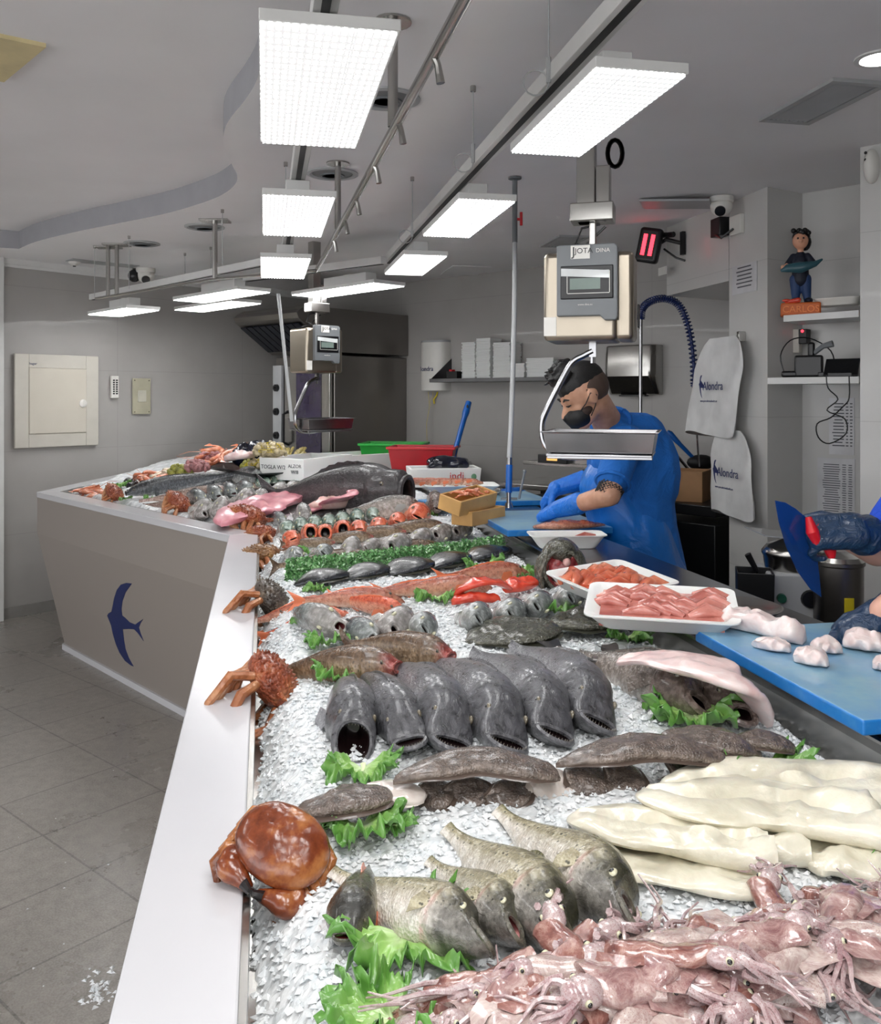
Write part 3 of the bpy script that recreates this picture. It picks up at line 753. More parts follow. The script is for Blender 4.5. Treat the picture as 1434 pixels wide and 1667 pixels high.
M_cod = fleshmat('white_fillet_flesh', 'c9c3ad', 'e6e1cf', 'efebdd', 13, .28, .9, .15, (1, 1, 1))
M_pinkfil = fleshmat('pink_fillet_flesh', 'd9b3b0', 'ecd7d4', 'f3e6e3', 16, .3, .4, .2)
M_tuna = fleshmat('rosy_fillet_flesh', 'c4707c', 'dc95a0', 'ecb9bd', 9, .32, .6, .2)
M_paleflesh = fleshmat('pale_pink_flesh', 'd39a94', 'e6c3ba', 'efdcd2', 12, .3, .5, .2)
M_skincut = simple('fillet_skin', '3b3a33', .3, coat=.4)
M_sole = fishmat('sole_skin', '5f534c', '776a61', 'b8aca0', spot='453b35', spot_s=40, spot_a=.35, mott=.45, rough=.12, bumpy=.55, scales=320)
M_solew = fleshmat('sole_belly_skin', 'c9bdb5', 'e0d7d0', 'e9e3dd', 20, .2, .2)
M_solef = simple('sole_fin_fringe', '54473f', .3, coat=.4)
# cod fillets
GC = 'white skinless fillets behind the squid heap'
slab('white_fillet', 'white fillet with pale square cut end, lying farthest back and running off the right edge', 'fillet', M_cod, [(1075, 1292, .02, 0.065, 0.016), (1180, 1285, .02, 0.117, 0.028), (1320, 1288, .02, 0.130, 0.032), (1470, 1300, .02, 0.130, 0.032)], GC, ruf=.14, groove=.3, rgh=.32, end1=.02)
slab('white_fillet', 'thick white fillet folded at its left tip, cut face at the right edge', 'fillet', M_cod, [(1048, 1292, .03, 0.078, 0.016), (1120, 1315, .035, 0.117, 0.024), (1260, 1335, .02, 0.143, 0.036), (1400, 1360, .015, 0.130, 0.044), (1440, 1368, .01, 0.117, 0.040)], GC, ruf=.14, groove=.3, rgh=.32, end0=.2, end1=.02)
slab('white_fillet', 'white fillet half hidden behind the front fillet, its cut end just right of it', 'fillet', M_cod, [(1010, 1345, .01, 0.065, 0.016), (1120, 1365, .0, 0.104, 0.028), (1240, 1385, .0, 0.104, 0.036), (1322, 1398, .0, 0.091, 0.036)], GC, ruf=.14, groove=.3, rgh=.32, end1=.03)
slab('white_fillet', 'frontmost white fillet with curled dark tip on the left and round cut end', 'fillet', M_cod, [(932, 1332, .01, 0.065, 0.016), (1000, 1352, .015, 0.104, 0.024), (1120, 1380, .01, 0.117, 0.036), (1200, 1400, .005, 0.111, 0.044), (1250, 1411, .0, 0.104, 0.044)], GC, ruf=.14, groove=.3, rgh=.32, end0=.15, end1=.03)
slab('white_fillet', 'thin white belly flap under the frontmost white fillet', 'fillet', M_cod, [(960, 1370, .0, 0.065, 0.010), (1060, 1410, .0, 0.104, 0.014), (1190, 1442, .0, 0.091, 0.016), (1250, 1440, .0, 0.065, 0.016)], GC, ruf=.2, groove=.2, rgh=.6)
slab('white_fillet', 'white flap drooping behind the squid heap at the right', 'fillet', M_cod, [(1290, 1395, .0, 0.078, 0.016), (1360, 1405, .0, 0.117, 0.024), (1450, 1420, .0, 0.104, 0.024)], GC, ruf=.2, groove=.2, rgh=.6)
# long pink fillet over the croakers
slab('pink_fillet', 'long pale pink fillet draped over the brown-grey fish, tail end on the ice', 'fillet', M_pinkfil, [(1003, 1084, .07, .04, .02), (1060, 1080, .085, .09, .022), (1130, 1096, .09, .115, .028), (1190, 1116, .085, .11, .028), (1228, 1154, .04, .07, .02), (1248, 1185, .0, .05, .015)], ruf=.2, groove=.25)
# soles
GS = 'brown soles overlapping in a line'
def sole(label, px, white=False, seed=0):
    path = [(P_ice(x, y, dz), w*1.25, h*1.15) for x, y, dz, w, h in px]
    mb = slabmesh([(p, w*.9, h) for p, w, h in path], end0=.4, end1=.35, n=22, seed=seed, ruf=.08); c = settle(mb)
    o = thing('sole', label, 'fish', c, 0, GS); mb.build('body', M_solew if white else M_sole, o, angle=50)
    fr = slabmesh([(p+Vector((0, 0, h*.12)), w*1.08, h*.3) for p, w, h in path], end0=.4, end1=.35, n=22, seed=seed, ruf=.12, m=10)
    fr.v = [tuple(Vector(v)-c) for v in fr.v]; fr.build('fin_fringe', M_solew if white else M_solef, o)
sole('sole at the left end of the line of brown soles, lying nearest the rim', [(492, 1322, .01, .06, .014), (540, 1318, .02, .075, .02), (590, 1310, .025, .07, .02), (635, 1296, .025, .05, .014)])
sole('white underside of a sole showing between brown soles at the left', [(585, 1300, .018, .05, .012), (635, 1298, .02, .06, .014), (690, 1308, .02, .05, .012)], True)
sole('sole folded down beside the white underside at the left', [(690, 1272, .03, .04, .01), (705, 1300, .012, .055, .012), (695, 1322, .0, .04, .01)])
sole('small rounded sole end below the long sole, second flap', [(752, 1268, .03, .05, .01), (757, 1295, .012, .065, .012), (752, 1318, .0, .04, .01)])
sole('small rounded sole end below the long sole, third flap', [(812, 1272, .03, .05, .01), (822, 1298, .012, .065, .012), (822, 1322, .0, .04, .01)])
sole('white underside of a sole in the middle of the line', [(872, 1255, .03, .05, .01), (895, 1282, .015, .065, .012), (905, 1308, .0, .045, .01)], True)
sole('sole flap right of the middle white underside', [(925, 1248, .03, .05, .01), (955, 1275, .015, .07, .012), (965, 1302, .0, .05, .01)])
sole('dark sole flap left of the white fillets', [(985, 1245, .03, .05, .01), (1010, 1268, .015, .06, .012), (1022, 1298, .0, .05, .01)])
sole('sole flap tucked under the right end of the long sole', [(1080, 1240, .03, .05, .01), (1100, 1258, .015, .07, .012), (1110, 1275, .005, .05, .01)])
sole('sole flap at the right, just behind the white fillets', [(1140, 1225, .03, .05, .012), (1165, 1248, .02, .07, .014), (1172, 1272, .01, .05, .01)])
sole('long glossy brown sole lying on the left half of the line', [(640, 1278, .04, .03, .012), (700, 1262, .045, .055, .018), (780, 1252, .045, .065, .022), (860, 1262, .04, .06, .02), (912, 1272, .035, .04, .014)])
sole('long glossy brown sole lying on the middle of the line', [(905, 1250, .04, .03, .012), (970, 1238, .045, .06, .018), (1050, 1230, .045, .07, .024), (1130, 1236, .04, .065, .022), (1182, 1246, .035, .04, .014)])
sole('broad brown sole towards the right end of the line', [(1070, 1212, .02, .05, .014), (1120, 1210, .03, .08, .02), (1180, 1220, .03, .08, .022), (1240, 1232, .02, .05, .014)])
sole('last sole at the right end of the line, its tip on a lettuce leaf', [(1195, 1212, .02, .04, .014), (1240, 1214, .03, .06, .018), (1296, 1226, .02, .035, .012)])
# mottled flatfish
M_turbf = simple('flatfish_fringe', '3a3a30', .35, coat=.3)
def flat(label, px, group, mat=None, name='flatfish', fr=True, **kw):
    path = [(P_ice(x, y, dz), w, h) for x, y, dz, w, h in px]
    mb = slabmesh(path, end0=.45, end1=.4, n=22, **kw); c = settle(mb)
    o = thing(name, label, 'fish', c, 0, group); mb.build('body', mat or M_turb, o, angle=50)
    if fr:
        f2 = slabmesh([(p+Vector((0, 0, .002)), w*1.14, h*.3) for p, w, h in path], end0=.45, end1=.4, n=22, m=10, ruf=.14); f2.v = [tuple(Vector(v)-c) for v in f2.v]; f2.build('fin_fringe', M_turbf, o)
flat('large mottled olive flatfish with glossy skin, left of the pair', [(755, 1050, .01, .04, .01), (800, 1042, .012, .18, .026), (850, 1034, .015, .22, .034), (907, 1025, .015, .13, .03)], 'mottled flatfish pair')
flat('mottled olive flatfish with its head beside the foam tray, right of the pair', [(893, 1022, .02, .1, .024), (940, 1020, .02, .17, .034), (985, 1018, .02, .15, .034), (1032, 1024, .02, .06, .02)], 'mottled flatfish pair')
# black flatfish line
for i, q in enumerate([[(a_, b_, c_, d_*1.5, e_*1.45) for a_, b_, c_, d_, e_ in q_] for q_ in [[(478, 955, .0, .03, .01), (520, 946, .01, .085, .025), (566, 938, .012, .06, .02)], [(562, 944, .01, .04, .01), (598, 937, .01, .085, .028), (634, 930, .012, .05, .02)],
                       [(630, 938, .01, .05, .012), (668, 929, .01, .1, .03), (703, 920, .012, .05, .02)], [(698, 928, .01, .04, .012), (732, 918, .01, .09, .028), (764, 910, .012, .05, .02)], [(760, 914, .01, .04, .012), (792, 907, .01, .09, .028), (828, 898, .012, .05, .02)]]]):
    flat('glossy black fish, '+nth(i, 5)+' of five lying in front of the green seaweed', q, 'glossy black fish in front of the green seaweed', rgh=.04, mat=M_blk, name='black_fish')
# ------------------------------------------------------------ lettuce
def leafmat():
    n = NT('lettuce'); v = n.coord('Object'); fx = n.attr('fx'); f = n.noise(v, 40, 4)
    c = n.ramp(n.math('ADD', fx, n.math('MULTIPLY', n.math('SUBTRACT', f, .5), .5)), [(.05, 'c9dcae'), (.45, '93bd66'), (.95, '5f9442')])
    n.set(color=c, rough=.32, sss=.12, coat=.35, normal=n.bump(f, .5, .003)); n.b.inputs['Subsurface Radius'].default_value = (.006, .01, .003)
    return n.m
M_leaf = leafmat(); M_rib = simple('lettuce_rib', 'd6ebb0', .35, coat=.3)
def make_leaf(seed):
    o = thing('lettuce_leaf', 'x', 'lettuce'); mb = MB(); rows, cols = 14, 110; fx = []; rings = []
    for i in range(rows+1):
        r = i/rows; rg = []
        for j in range(cols):
            a = -2.3+4.6*j/(cols-1); rr = .064*r*(1+.18*cos(a*.8))*(1+.5*mnoise.noise(Vector((a*1.7, seed, 0)))+.16*r*mnoise.noise(Vector((a*9, seed, 4))))
            z = .005+(.03*r**1.5)*mnoise.noise(Vector((a*3.3, r*3, seed)))+(.022*r**2.5)*mnoise.noise(Vector((a*11, r*7, seed+9)))+.016*r
            jj = r**3*.01*sin(a*23+seed); rg.append((rr*cos(a)+jj*cos(a), rr*sin(a)*1.1+jj*sin(a), max(z, .001))); fx.append(r)
        rings.append(rg)
    base = [p for rg in rings for p in rg]; n = len(base)
    mb.loft(rings, closed=False, cap0=False, cap1=False)
    o2 = mb; mb.a = {'fx': fx}
    ob = mb.build('blade', M_leaf, o, angle=80); s = ob.modifiers.new('t', 'SOLIDIFY'); s.thickness = .0012
    mb = MB(); mb.tube([(-.02, 0, .005), (0, .002, .007), (.03, 0, .01), (.05, 0, .016)], [.007, .005, .003, .001], 6, flat=.5); mb.build('midrib', M_rib, o)
    return o
leaves = [make_leaf(k*3.7) for k in range(3)]
LEAF = [(655, 1522, 1.0, -60, 'large bright lettuce leaf under the olive trout, above the squid heap'), (640, 1664, .8, 200, 'lettuce leaf at the bottom edge under the squid heap'), (588, 1342, .75, -80, 'lettuce leaf under the left end of the brown soles'),
        (590, 1250, .75, -90, 'lettuce leaf under the gaping dark fish'), (630, 1345, .5, 20, 'small dark-edged lettuce leaf under the white sole underside'), (545, 1100, .75, -90, 'lettuce leaf under the brown pair of fish'), (1245, 1252, 1.0, -80, 'lettuce leaf under the right end of the brown soles'),
        (1130, 1165, 1.1, -90, 'lettuce leaf under the open-mouthed brown-grey fish'), (535, 1046, .8, -90, 'lettuce leaf below the four silver heads'), (505, 1008, .6, 200, 'small lettuce leaf left of the four silver heads'),
        (1020, 1037, .8, -80, 'lettuce leaf under the right mottled flatfish'), (897, 994, .85, -90, 'lettuce leaf below the sea bass heads'), (708, 973, .8, -90, 'lettuce leaf in front of the brown and red fish'), (787, 922, .9, -80, 'lettuce leaf under the glossy black fish at right'),
        (840, 938, .7, 10, 'lettuce leaf behind the opened red fish'), (520, 960, .6, 200, 'lettuce leaf under the leftmost black fish'), (487, 885, .8, -90, 'lettuce leaf under the grey fish left of the bream heads'), (510, 903, .8, -60, 'darker lettuce leaf between the bream heads at left'),
        (736, 872, .8, -80, 'lettuce leaf under the rightmost bream head'), (690, 838, .8, -60, 'lettuce leaf at the right end of the red fish row'), (470, 822, .7, -90, 'lettuce leaf behind the corner crab'), (335, 830, .7, -90, 'lettuce leaf near the rim beside the second crab'), (365, 747, 1.1, -20, 'lettuce leaf under the dark shellfish bag on the far tray'),
        (245, 812, .6, -90, 'lettuce leaf on the rim side of the pink fish'), (195, 793, .9, 60, 'lettuce leaf behind the small crab at the far corner'), (365, 778, .7, 0, 'lettuce leaf beside the white sea bream on the far wing'), (1425, 1380, .6, 0, 'lettuce leaf edge at the right border behind the squid'),
        (205, 812, .5, -60, 'small lettuce leaf right of the far corner crab')]
for i, (x, y, s, a, lb) in enumerate(LEAF):
    pr = leaves[i % 3]; o = pr if i < 3 else dup(pr)
    p = P_ice(x, y, .01); o.location = p-Vector((0, 0, .006)); o.rotation_euler = (R(8*sin(i)), R(8*cos(i*2)), R(a)); o.scale = (s, s, s*1.15); o['label'] = lb; o['group'] = 'lettuce leaves on the ice'
# ------------------------------------------------------------ squid
def squidmat(name, c0, c1, c2):
    n = NT(name); v = n.coord('Object'); f = n.noise(v, 22, 6, .75, 1.6); g = n.voro(v, 420); h = n.noise(v, 9, 3)
    c = n.ramp(f, [(.3, c0), (.5, c1), (.68, c2)])
    sp = n.math('MULTIPLY', n.ramp(g, [(.25, 1.), (.4, 0.)]), n.ramp(h, [(.45, 0.), (.65, .45)]))
    n.set(color=n.mix(sp, c, '7a3036'), rough=.13, sss=.18, coat=.8, coatr=.06, spec=.7, normal=n.bump(f, .35, .003)); n.b.inputs['Subsurface Radius'].default_value = (.01, .005, .004)
    return n.m
M_sq = [squidmat('squid_pink', '6d3d42', 'a5837f', 'cbb5ae'), squidmat('squid_brown', '5a3230', '8f5f56', 'bd9a8e'), squidmat('squid_pale', '8d6a6a', 'bda9a3', 'd8ccc5')]
M_sqt = squidmat('squid_tentacle', '8f6b70', 'b39c9c', 'cabcba')
def make_squid(mat, seed, L=.15, r=.028, ten=.07):
    rs = random.Random(seed); o = thing('squid', 'x', 'squid'); mb = MB(); rings = []; m = 14; bd = rs.uniform(-.25, .25)
    P = [(0, .25), (.05, .55), (.15, .85), (.35, 1), (.6, 1), (.85, .9), (.95, .86), (1, .8)]
    for i in range(17):
        t = i/16; w = interp(P, t)*r; y0 = bd*L*(t-.5)**2*2; fl = .62+.08*sin(t*5+seed)
        rings.append([(t*L, y0+w*cos(2*pi*k/m)*(1+.1*sin(t*9+k)), w*fl+w*fl*sin(2*pi*k/m)) for k in range(m)])
    for i, (s, x) in enumerate(((.7, .98), (.5, .9))):
        rings.append([(x*L, rings[16][k][1]*s, r*.5+(rings[16][k][2]-r*.5)*s) for k in range(m)])
    rings = [[tuple(Vector(p)*1+Vector((0, 0, 1))*r*.28*mnoise.noise(Vector(p)*42+Vector((seed*3, 0, 0)))+Vector((0, 1, 0))*r*.25*mnoise.noise(Vector(p)*30+Vector((0, seed, 0)))) for p in rg] for rg in rings]
    mb.loft(rings); mb.build('mantle', mat, o, angle=70)
    for sd in (1, -1):                                # diamond fins
        b = [(t*L, sd*interp(P, t)*r*.8, r*.7) for t in (.02, .15, .3, .45, .6)]; tp = [(t*L-.002, sd*(interp(P, t)*r+d*r*.75), r*.4+.004*sin(k*2+seed)) for k, (t, d) in enumerate(((.02, .1), (.12, .7), (.28, 1), (.42, .6), (.6, .05)))]
        finmesh(b, tp, (0, 0, .0018)).build('fin', mat, o)
    mb = MB(); mb.ell((L+.006, 0, r*.55), (.022, r*.72, r*.55), 12, 8); mb.ell((L+.02, 0, r*.5), (.016, r*.6, r*.45), 10, 6); mb.build('head', M_sqt, o)
    for sd in (1, -1):
        mb = MB(); mb.ell((L+.012, sd*r*.62, r*.62), (.0048, .0035, .0048), 10, 6, 0); mb.ell((L+.012, sd*(r*.62+.0025), r*.64), (.003, .0024, .003), 8, 6, 1); mb.build('eye', [M_iris, M_pupil], o)
    for k in range(8):
        a = 2*pi*k/8; y, z = r*.4*cos(a), r*.5+r*.3*sin(a); d = rs.uniform(-.25, .25); Lk = ten*rs.uniform(.6, 1.1); path = []
        for i in range(8):
            f = i/7; path.append((L+.025+Lk*f*cos(d*f), y*(1+2*f)+Lk*f*sin(d*f*1.8)+.008*sin(f*6+k), z*(1-f)+.006*sin(f*5+k*2)-.018*f))
        mb = MB(); mb.tube(path, [.0048*(1-.75*i/7) for i in range(8)], 6); mb.build('tentacle', M_sqt, o)
    return o
sq = [make_squid(M_sq[0], 1), make_squid(M_sq[1], 2, .14, .021), make_squid(M_sq[2], 3, .16, .028), make_squid(M_sq[0], 5, .12, .022, .13), make_squid(M_sq[2], 8, .13, .023, .12)]
rs = random.Random(11)
# heap: lanes along the heap, back lanes first
heap = []
LANES = [((980, 1600), (1460, 1470), 12), ((850, 1618), (1470, 1500), 17), ((745, 1635), (1460, 1525), 18), ((715, 1660), (1440, 1560), 17), ((715, 1690), (1330, 1600), 15), ((760, 1720), (1150, 1650), 9)]
for li, (a, b, n) in enumerate(LANES):
    for k in range(n):
        f = (k+.5+(.25 if li % 2 else 0)-.12)/n; x = a[0]+(b[0]-a[0])*f+rs.uniform(-14, 14); y = a[1]+(b[1]-a[1])*f+rs.uniform(-7, 7)
        mid = 1-abs(li-2.2)/3.2; lvl = .002+.032*max(0, mid)*min(1, 5*f, 6*(1.05-f))*1.1
        heap.append((x, y, lvl+rs.uniform(0, .014), li, k))
for i, (x, y, z, li, k) in enumerate(heap):
    v = rs.choice([0, 1, 2, 1, 4, 3, 1, 2]); pr = sq[v]
    o = pr if ('sq%d' % v) not in USED else dup(pr); USED.add('sq%d' % v)
    p = P_ice(x, y, z); a = rs.gauss(R(20), .6)+(pi if rs.random() < .4 else 0)
    o.location = p-Vector((cos(a), sin(a), 0))*.06; o.rotation_mode = 'XYZ'; o.rotation_euler = (rs.uniform(-.5, .5), rs.uniform(-.16, .12), a); s = rs.uniform(.58, .88); o.scale = (s, s, s)
    o['label'] = 'glossy pinkish squid in the heap of squid at the front right'; o['group'] = 'squid heaped at the front right'
# mound of ice under the heap is filled by squid; ------------------------------------------------ crabs
def crabmat(name, a, b, c, rough, bmp, vs):
    n = NT(name); v = n.coord('Object'); f = n.noise(v, 22, 5, .6); g = n.voro(v, vs)
    n.set(color=n.ramp(f, [(.3, a), (.5, b), (.7, c)]), rough=rough, coat=.4, coatr=.15, normal=n.bump(n.math('SUBTRACT', f, n.math('MULTIPLY', g, 1.2)), bmp, .005)); return n.m
M_crab = crabmat('brown_crab_shell', '4a1c0d', '7a3a1d', 'b0713f', .22, .2, 60); M_crabu = crabmat('crab_leg_shell', '6b3415', 'a5683a', 'c99a63', .25, .3, 90)
M_tip = simple('black_claw_tip', '141012', .2, coat=.6)
M_sp = [crabmat('spider_crab_shell', '5a3a22', '8a6138', 'b58a50', .5, 1., 190), crabmat('spider_crab_red_shell', '6a2c18', '9a4a28', 'b87a4a', .45, 1., 190), crabmat('spider_crab_dark_shell', '2c2622', '51463c', '7a6a55', .5, 1., 190)]
M_spl = crabmat('spider_crab_leg', '7d4426', 'a9683f', 'c99a72', .4, .5, 160)
def make_crab():
    o = thing('brown_crab', 'large glossy brown edible crab with black claw tips leaning on the white rim', 'crab')
    mb = MB(); rings = []; m = 40
    for i in range(13):                               # carapace dome with a scalloped rim
        t = i/12; ph = (t*1.0)*pi/2; s = cos(ph)
        rings.append([(.084*s*cos(a)*(1+.02*(s > .8)*sin(a*20)), .058*s*sin(a)*(1+.05*cos(2*a))*(1+.02*(s > .8)*sin(a*20)), .036*sin(ph)+.003*mnoise.noise(Vector((cos(a)*3*s, sin(a)*3*s, 2)))) for a in [2*pi*k/m for k in range(m)]])
    und = [[(x*.7, y*.7, -.022) for x, y, z in rings[0]], [(x*.93, y*.93, -.012) for x, y, z in rings[0]]]
    mb.loft(und+rings, cap1=False); mb.build('carapace', M_crab, o, angle=70)
    for sd in (1, -1):
        mb = MB(); mb.cone((sd*.05, -.03, -.012), .014, (sd*.068, -.045, -.014), .016, mi=0); mb.ell((sd*.052, -.058, -.012), (.03, .02, .018)); mb.cone((sd*.04, -.06, -.01), .016, (sd*.012, -.066, -.01), .009)
        arm = fuse(mb, 'claw', M_crab, o, .003, 4)
        mb = MB(); mb.tube([(sd*.02, -.067, -.004), (sd*.004, -.071, -.004), (-sd*.008, -.066, -.006)], [.008, .0055, .001], 8); mb.tube([(sd*.02, -.063, -.018), (sd*.006, -.066, -.018), (-sd*.006, -.063, -.012)], [.007, .005, .001], 8); mb.build('claw_tip', M_tip, arm)
        for k in range(4):
            y = -.03+.02*k; mb = MB(); mb.tube([(sd*.045, y+.01, -.014), (sd*.082, y-.008, -.012), (sd*.09, y-.028, -.026), (sd*.066, y-.045, -.045), (sd*.04, y-.045, -.052)], [.009, .009, .0085, .006, .003], 8, flat=.75); mb.build('leg', M_crabu, o)
    return o
cr = make_crab(); cr.location = P_ice(460, 1376, .07)
zz = Vector((.12, -.62, .77)).normalized(); yy = Vector((.42, .45, .62)); yy = (yy-zz*yy.dot(zz)).normalized(); xx = yy.cross(zz)
cr.rotation_euler = Matrix((xx, yy, zz)).transposed().to_euler(); cr.scale = (.74, .88, .85)
cr.location = cr.location+Vector((0, .0, .0))
def make_spider(mat, seed, folded=0):
    rs = random.Random(seed); o = thing('spider_crab', 'x', 'crab'); mb = MB(); rings = []; m = 26
    for i in range(11):
        ph = i/10*pi/2; s = cos(ph)
        rings.append([(.045*s*cos(a), .056*s*sin(a)*(1+.12*sin(a)), .032*sin(ph)) for a in [2*pi*k/m for k in range(m)]])
    und = [[(x*.6, y*.6, -.018) for x, y, z in rings[0]], [(x*.92, y*.92, -.008) for x, y, z in rings[0]]]
    mb.loft(und+rings, cap1=False)
    for k in range(110):                              # tubercles and spines
        ph = math.asin(rs.random()**.8); a = rs.random()*2*pi; s = cos(ph); p = Vector((.045*s*cos(a), .056*s*sin(a)*(1+.12*sin(a)), .032*sin(ph))); nn = Vector((p.x/.045**2, p.y/.056**2, p.z/.032**2)).normalized()
        l = .005 if ph < .4 else .0032; mb.tube([p-nn*.002, p+nn*l], [.0028, .0004], 5)
    for sx in (-1, 1): mb.tube([(sx*.006, -.05, .006), (sx*.011, -.072, .012)], [.005, .0008], 6)
    mb.build('carapace', mat, o, angle=50)
    for sd in (1, -1):
        for k in range(4):
            y = -.028+.02*k; q = 1-.15*k; sp = rs.uniform(-.01, .01)
            mb = MB(); mb.tube([(sd*.03, y, -.008), (sd*.052*q, y-.012+sp, -.03), (sd*.045*q, y-.03+sp, -.07*q), (sd*.02, y-.035+sp*2, -.098*q), (sd*.008, y-.03+sp*2, -.112*q)], [.0065, .007, .0055, .004, .001], 7); mb.build('leg', M_spl, o)
        mb = MB(); mb.tube([(sd*.022, -.04, -.01), (sd*.03, -.062, -.03), (sd*.018, -.07, -.055)], [.006, .0075, .007], 8); mb.tube([(sd*.018, -.07, -.055), (sd*.008, -.068, -.075), (sd*.002, -.06, -.086)], [.007, .0045, .001], 8); mb.build('claw', M_spl, o)
    return o
spd = [make_spider(M_sp[1], 1), make_spider(M_sp[2], 2), make_spider(M_sp[0], 3)]
SP = [(440, 1112, 0, 1.5, (0, 55, 15), 'largest reddish spiny spider crab, legs reaching onto the white rim'), (440, 980, 1, 1.55, (0, 58, 15), 'dark spiny spider crab next beyond the largest one'), (425, 908, 2, 1.65, (-10, 15, 75), 'pale sandy spider crab with legs spread along the rim'),
      (428, 874, 0, 1.5, (-10, 30, 60), 'reddish spider crab just beyond the pale sandy one'), (402, 844, 0, 1.9, (10, 20, 80), 'wide red-brown spider crab at the bend of the counter'), (290, 820, 0, 1.6, (30, 30, 60), 'brown spider crab on the far rim, legs folded'), (186, 804, 0, 1.3, (40, 20, 60), 'small red-brown crab near the far corner of the counter')]
for i, (x, y, v, s, e, lb) in enumerate(SP):
    o = spd[v] if ('sp%d' % v) not in USED else dup(spd[v]); USED.add('sp%d' % v)
    o.location = P_ice(x, y, .035 if i else .045); o.rotation_mode = 'XYZ'; o.rotation_euler = tuple(R(k) for k in e); o.scale = (s, s, s); o['label'] = lb; o['group'] = 'spiny crabs along the rim'
# ------------------------------------------------------------ middle rows
GBr = 'sea bream heads in the row behind the green seaweed'
bl = ['grey-pink fish leftmost in the bream row, beside lettuce', 'dark-topped bream head second in the row behind the seaweed', 'bream head with pink cheek, third in the row behind the seaweed', 'small bream head, fourth in the row behind the seaweed',
      'big silver bream head with red open mouth, mid row behind the seaweed', 'dark-centred silver bream head right of the red-mouthed one', 'silver bream head with small red mouth, second from the right in its row', 'rightmost silver bream head, above a lettuce leaf']
for i, (h, t, p, L, r) in enumerate([((488, 905), (455, 893), f_bs, .26, -20), ((530, 904), (512, 870), f_bs, .28, 0), ((572, 900), (550, 868), f_br, .28, -15), ((603, 894), (590, 862), f_br, .24, 15),
                                  ((645, 893), (622, 855), f_bo, .33, 25), ((682, 883), (668, 850), f_br, .3, 10), ((716, 874), (702, 840), f_bo, .29, 20), ((749, 869), (737, 838), f_bo, .28, 20)]):
    fish(p, (h[0], h[1]-6), t, L*1.2, bl[i], GBr, dz=.055, sink=-.05, roll=r+40, sy=1.2, sz=1)
f_red = make_fish('red_fish', 'fish', M_redf, M_fin_or, .26, .15, .14, .11, 1.35, .14, .5, -.2, .2, .024, .5, .12, M_irisd, M_mouthd, dorsal=(.28, .8, .12), spiky=.5, bend=.03, tail=0)
f_reo = make_fish('red_fish', 'fish', M_redf, M_fin_or, .26, .16, .15, .11, 1.4, .6, .62, -.1, .1, .022, .6, .13, M_irisd, M_mouthd, dorsal=(.28, .8, .12), spiky=.5, bend=.02, lip=.05, tail=0)
rl = ['orange-red fish leftmost in the red row', 'red fish with round black open mouth, second in the red row', 'red fish with round black open mouth, third in the red row', 'pale red fish with wide open mouth, fourth in the red row',
      'pale orange fish, fifth in the red row', 'orange fish, sixth in the red row', 'orange fish, seventh in the red row beside the large one', 'largest orange-headed fish at the right end of the red row']
for i, (h, t, p, L, r) in enumerate([((477, 874), (462, 850), f_red, .23, -20), ((506, 865), (497, 840), f_reo, .24, 0), ((530, 866), (522, 838), f_reo, .24, 0), ((559, 860), (552, 830), f_reo, .25, 0),
                                  ((586, 858), (575, 830), f_red, .24, 0), ((619, 854), (605, 828), f_red, .25, 15), ((650, 847), (636, 818), f_red, .26, 20), ((683, 838), (668, 800), f_red, .34, 25)]):
    fish(p, h, t, L*1.25, rl[i], 'red fish in a row with heads to the front', dz=.06, sink=-.04, roll=r, sy=1.1)
f_mk = make_fish('mackerel', 'fish', M_mack, M_fin_gr, .26, .11, .1, .095, 1.2, .12, .4, -.2, .3, .02, .4, .1, M_iris, M_mouth, dorsal=(.3, .45, .15), bend=.02, tail=0)
for i, (x, y) in enumerate([(466, 860), (488, 855), (511, 852), (534, 850), (556, 846), (580, 842), (606, 838)]):
    fish(f_mk, (x+3, y), (x-6, y-25), .34, 'mackerel head '+nth(i, 7)+' of seven behind the red row', 'striped mackerel heads behind the red row', dz=.05, sink=.0, roll=10)
for i, (h, t) in enumerate([((545, 882), (490, 890)), ((606, 872), (548, 882)), ((660, 864), (606, 872)), ((722, 853), (660, 864))]):
    fish(f_bw, h, t, [.2, .25, .27, .3][i], 'brown mottled fish '+nth(i, 4)+' of four end to end below the red row', 'brown fish lying end to end below the red row', dz=.03, sink=.03)
for i, (h, t) in enumerate([((612, 905), (520, 915)), ((722, 890), (620, 902))]):
    fish(f_bw, h, t, .36, ['thin brown fish along the back of the seaweed, left one', 'thin brown fish along the back of the seaweed, right one'][i], 'thin brown fish behind the seaweed', dz=.02, sink=.02)
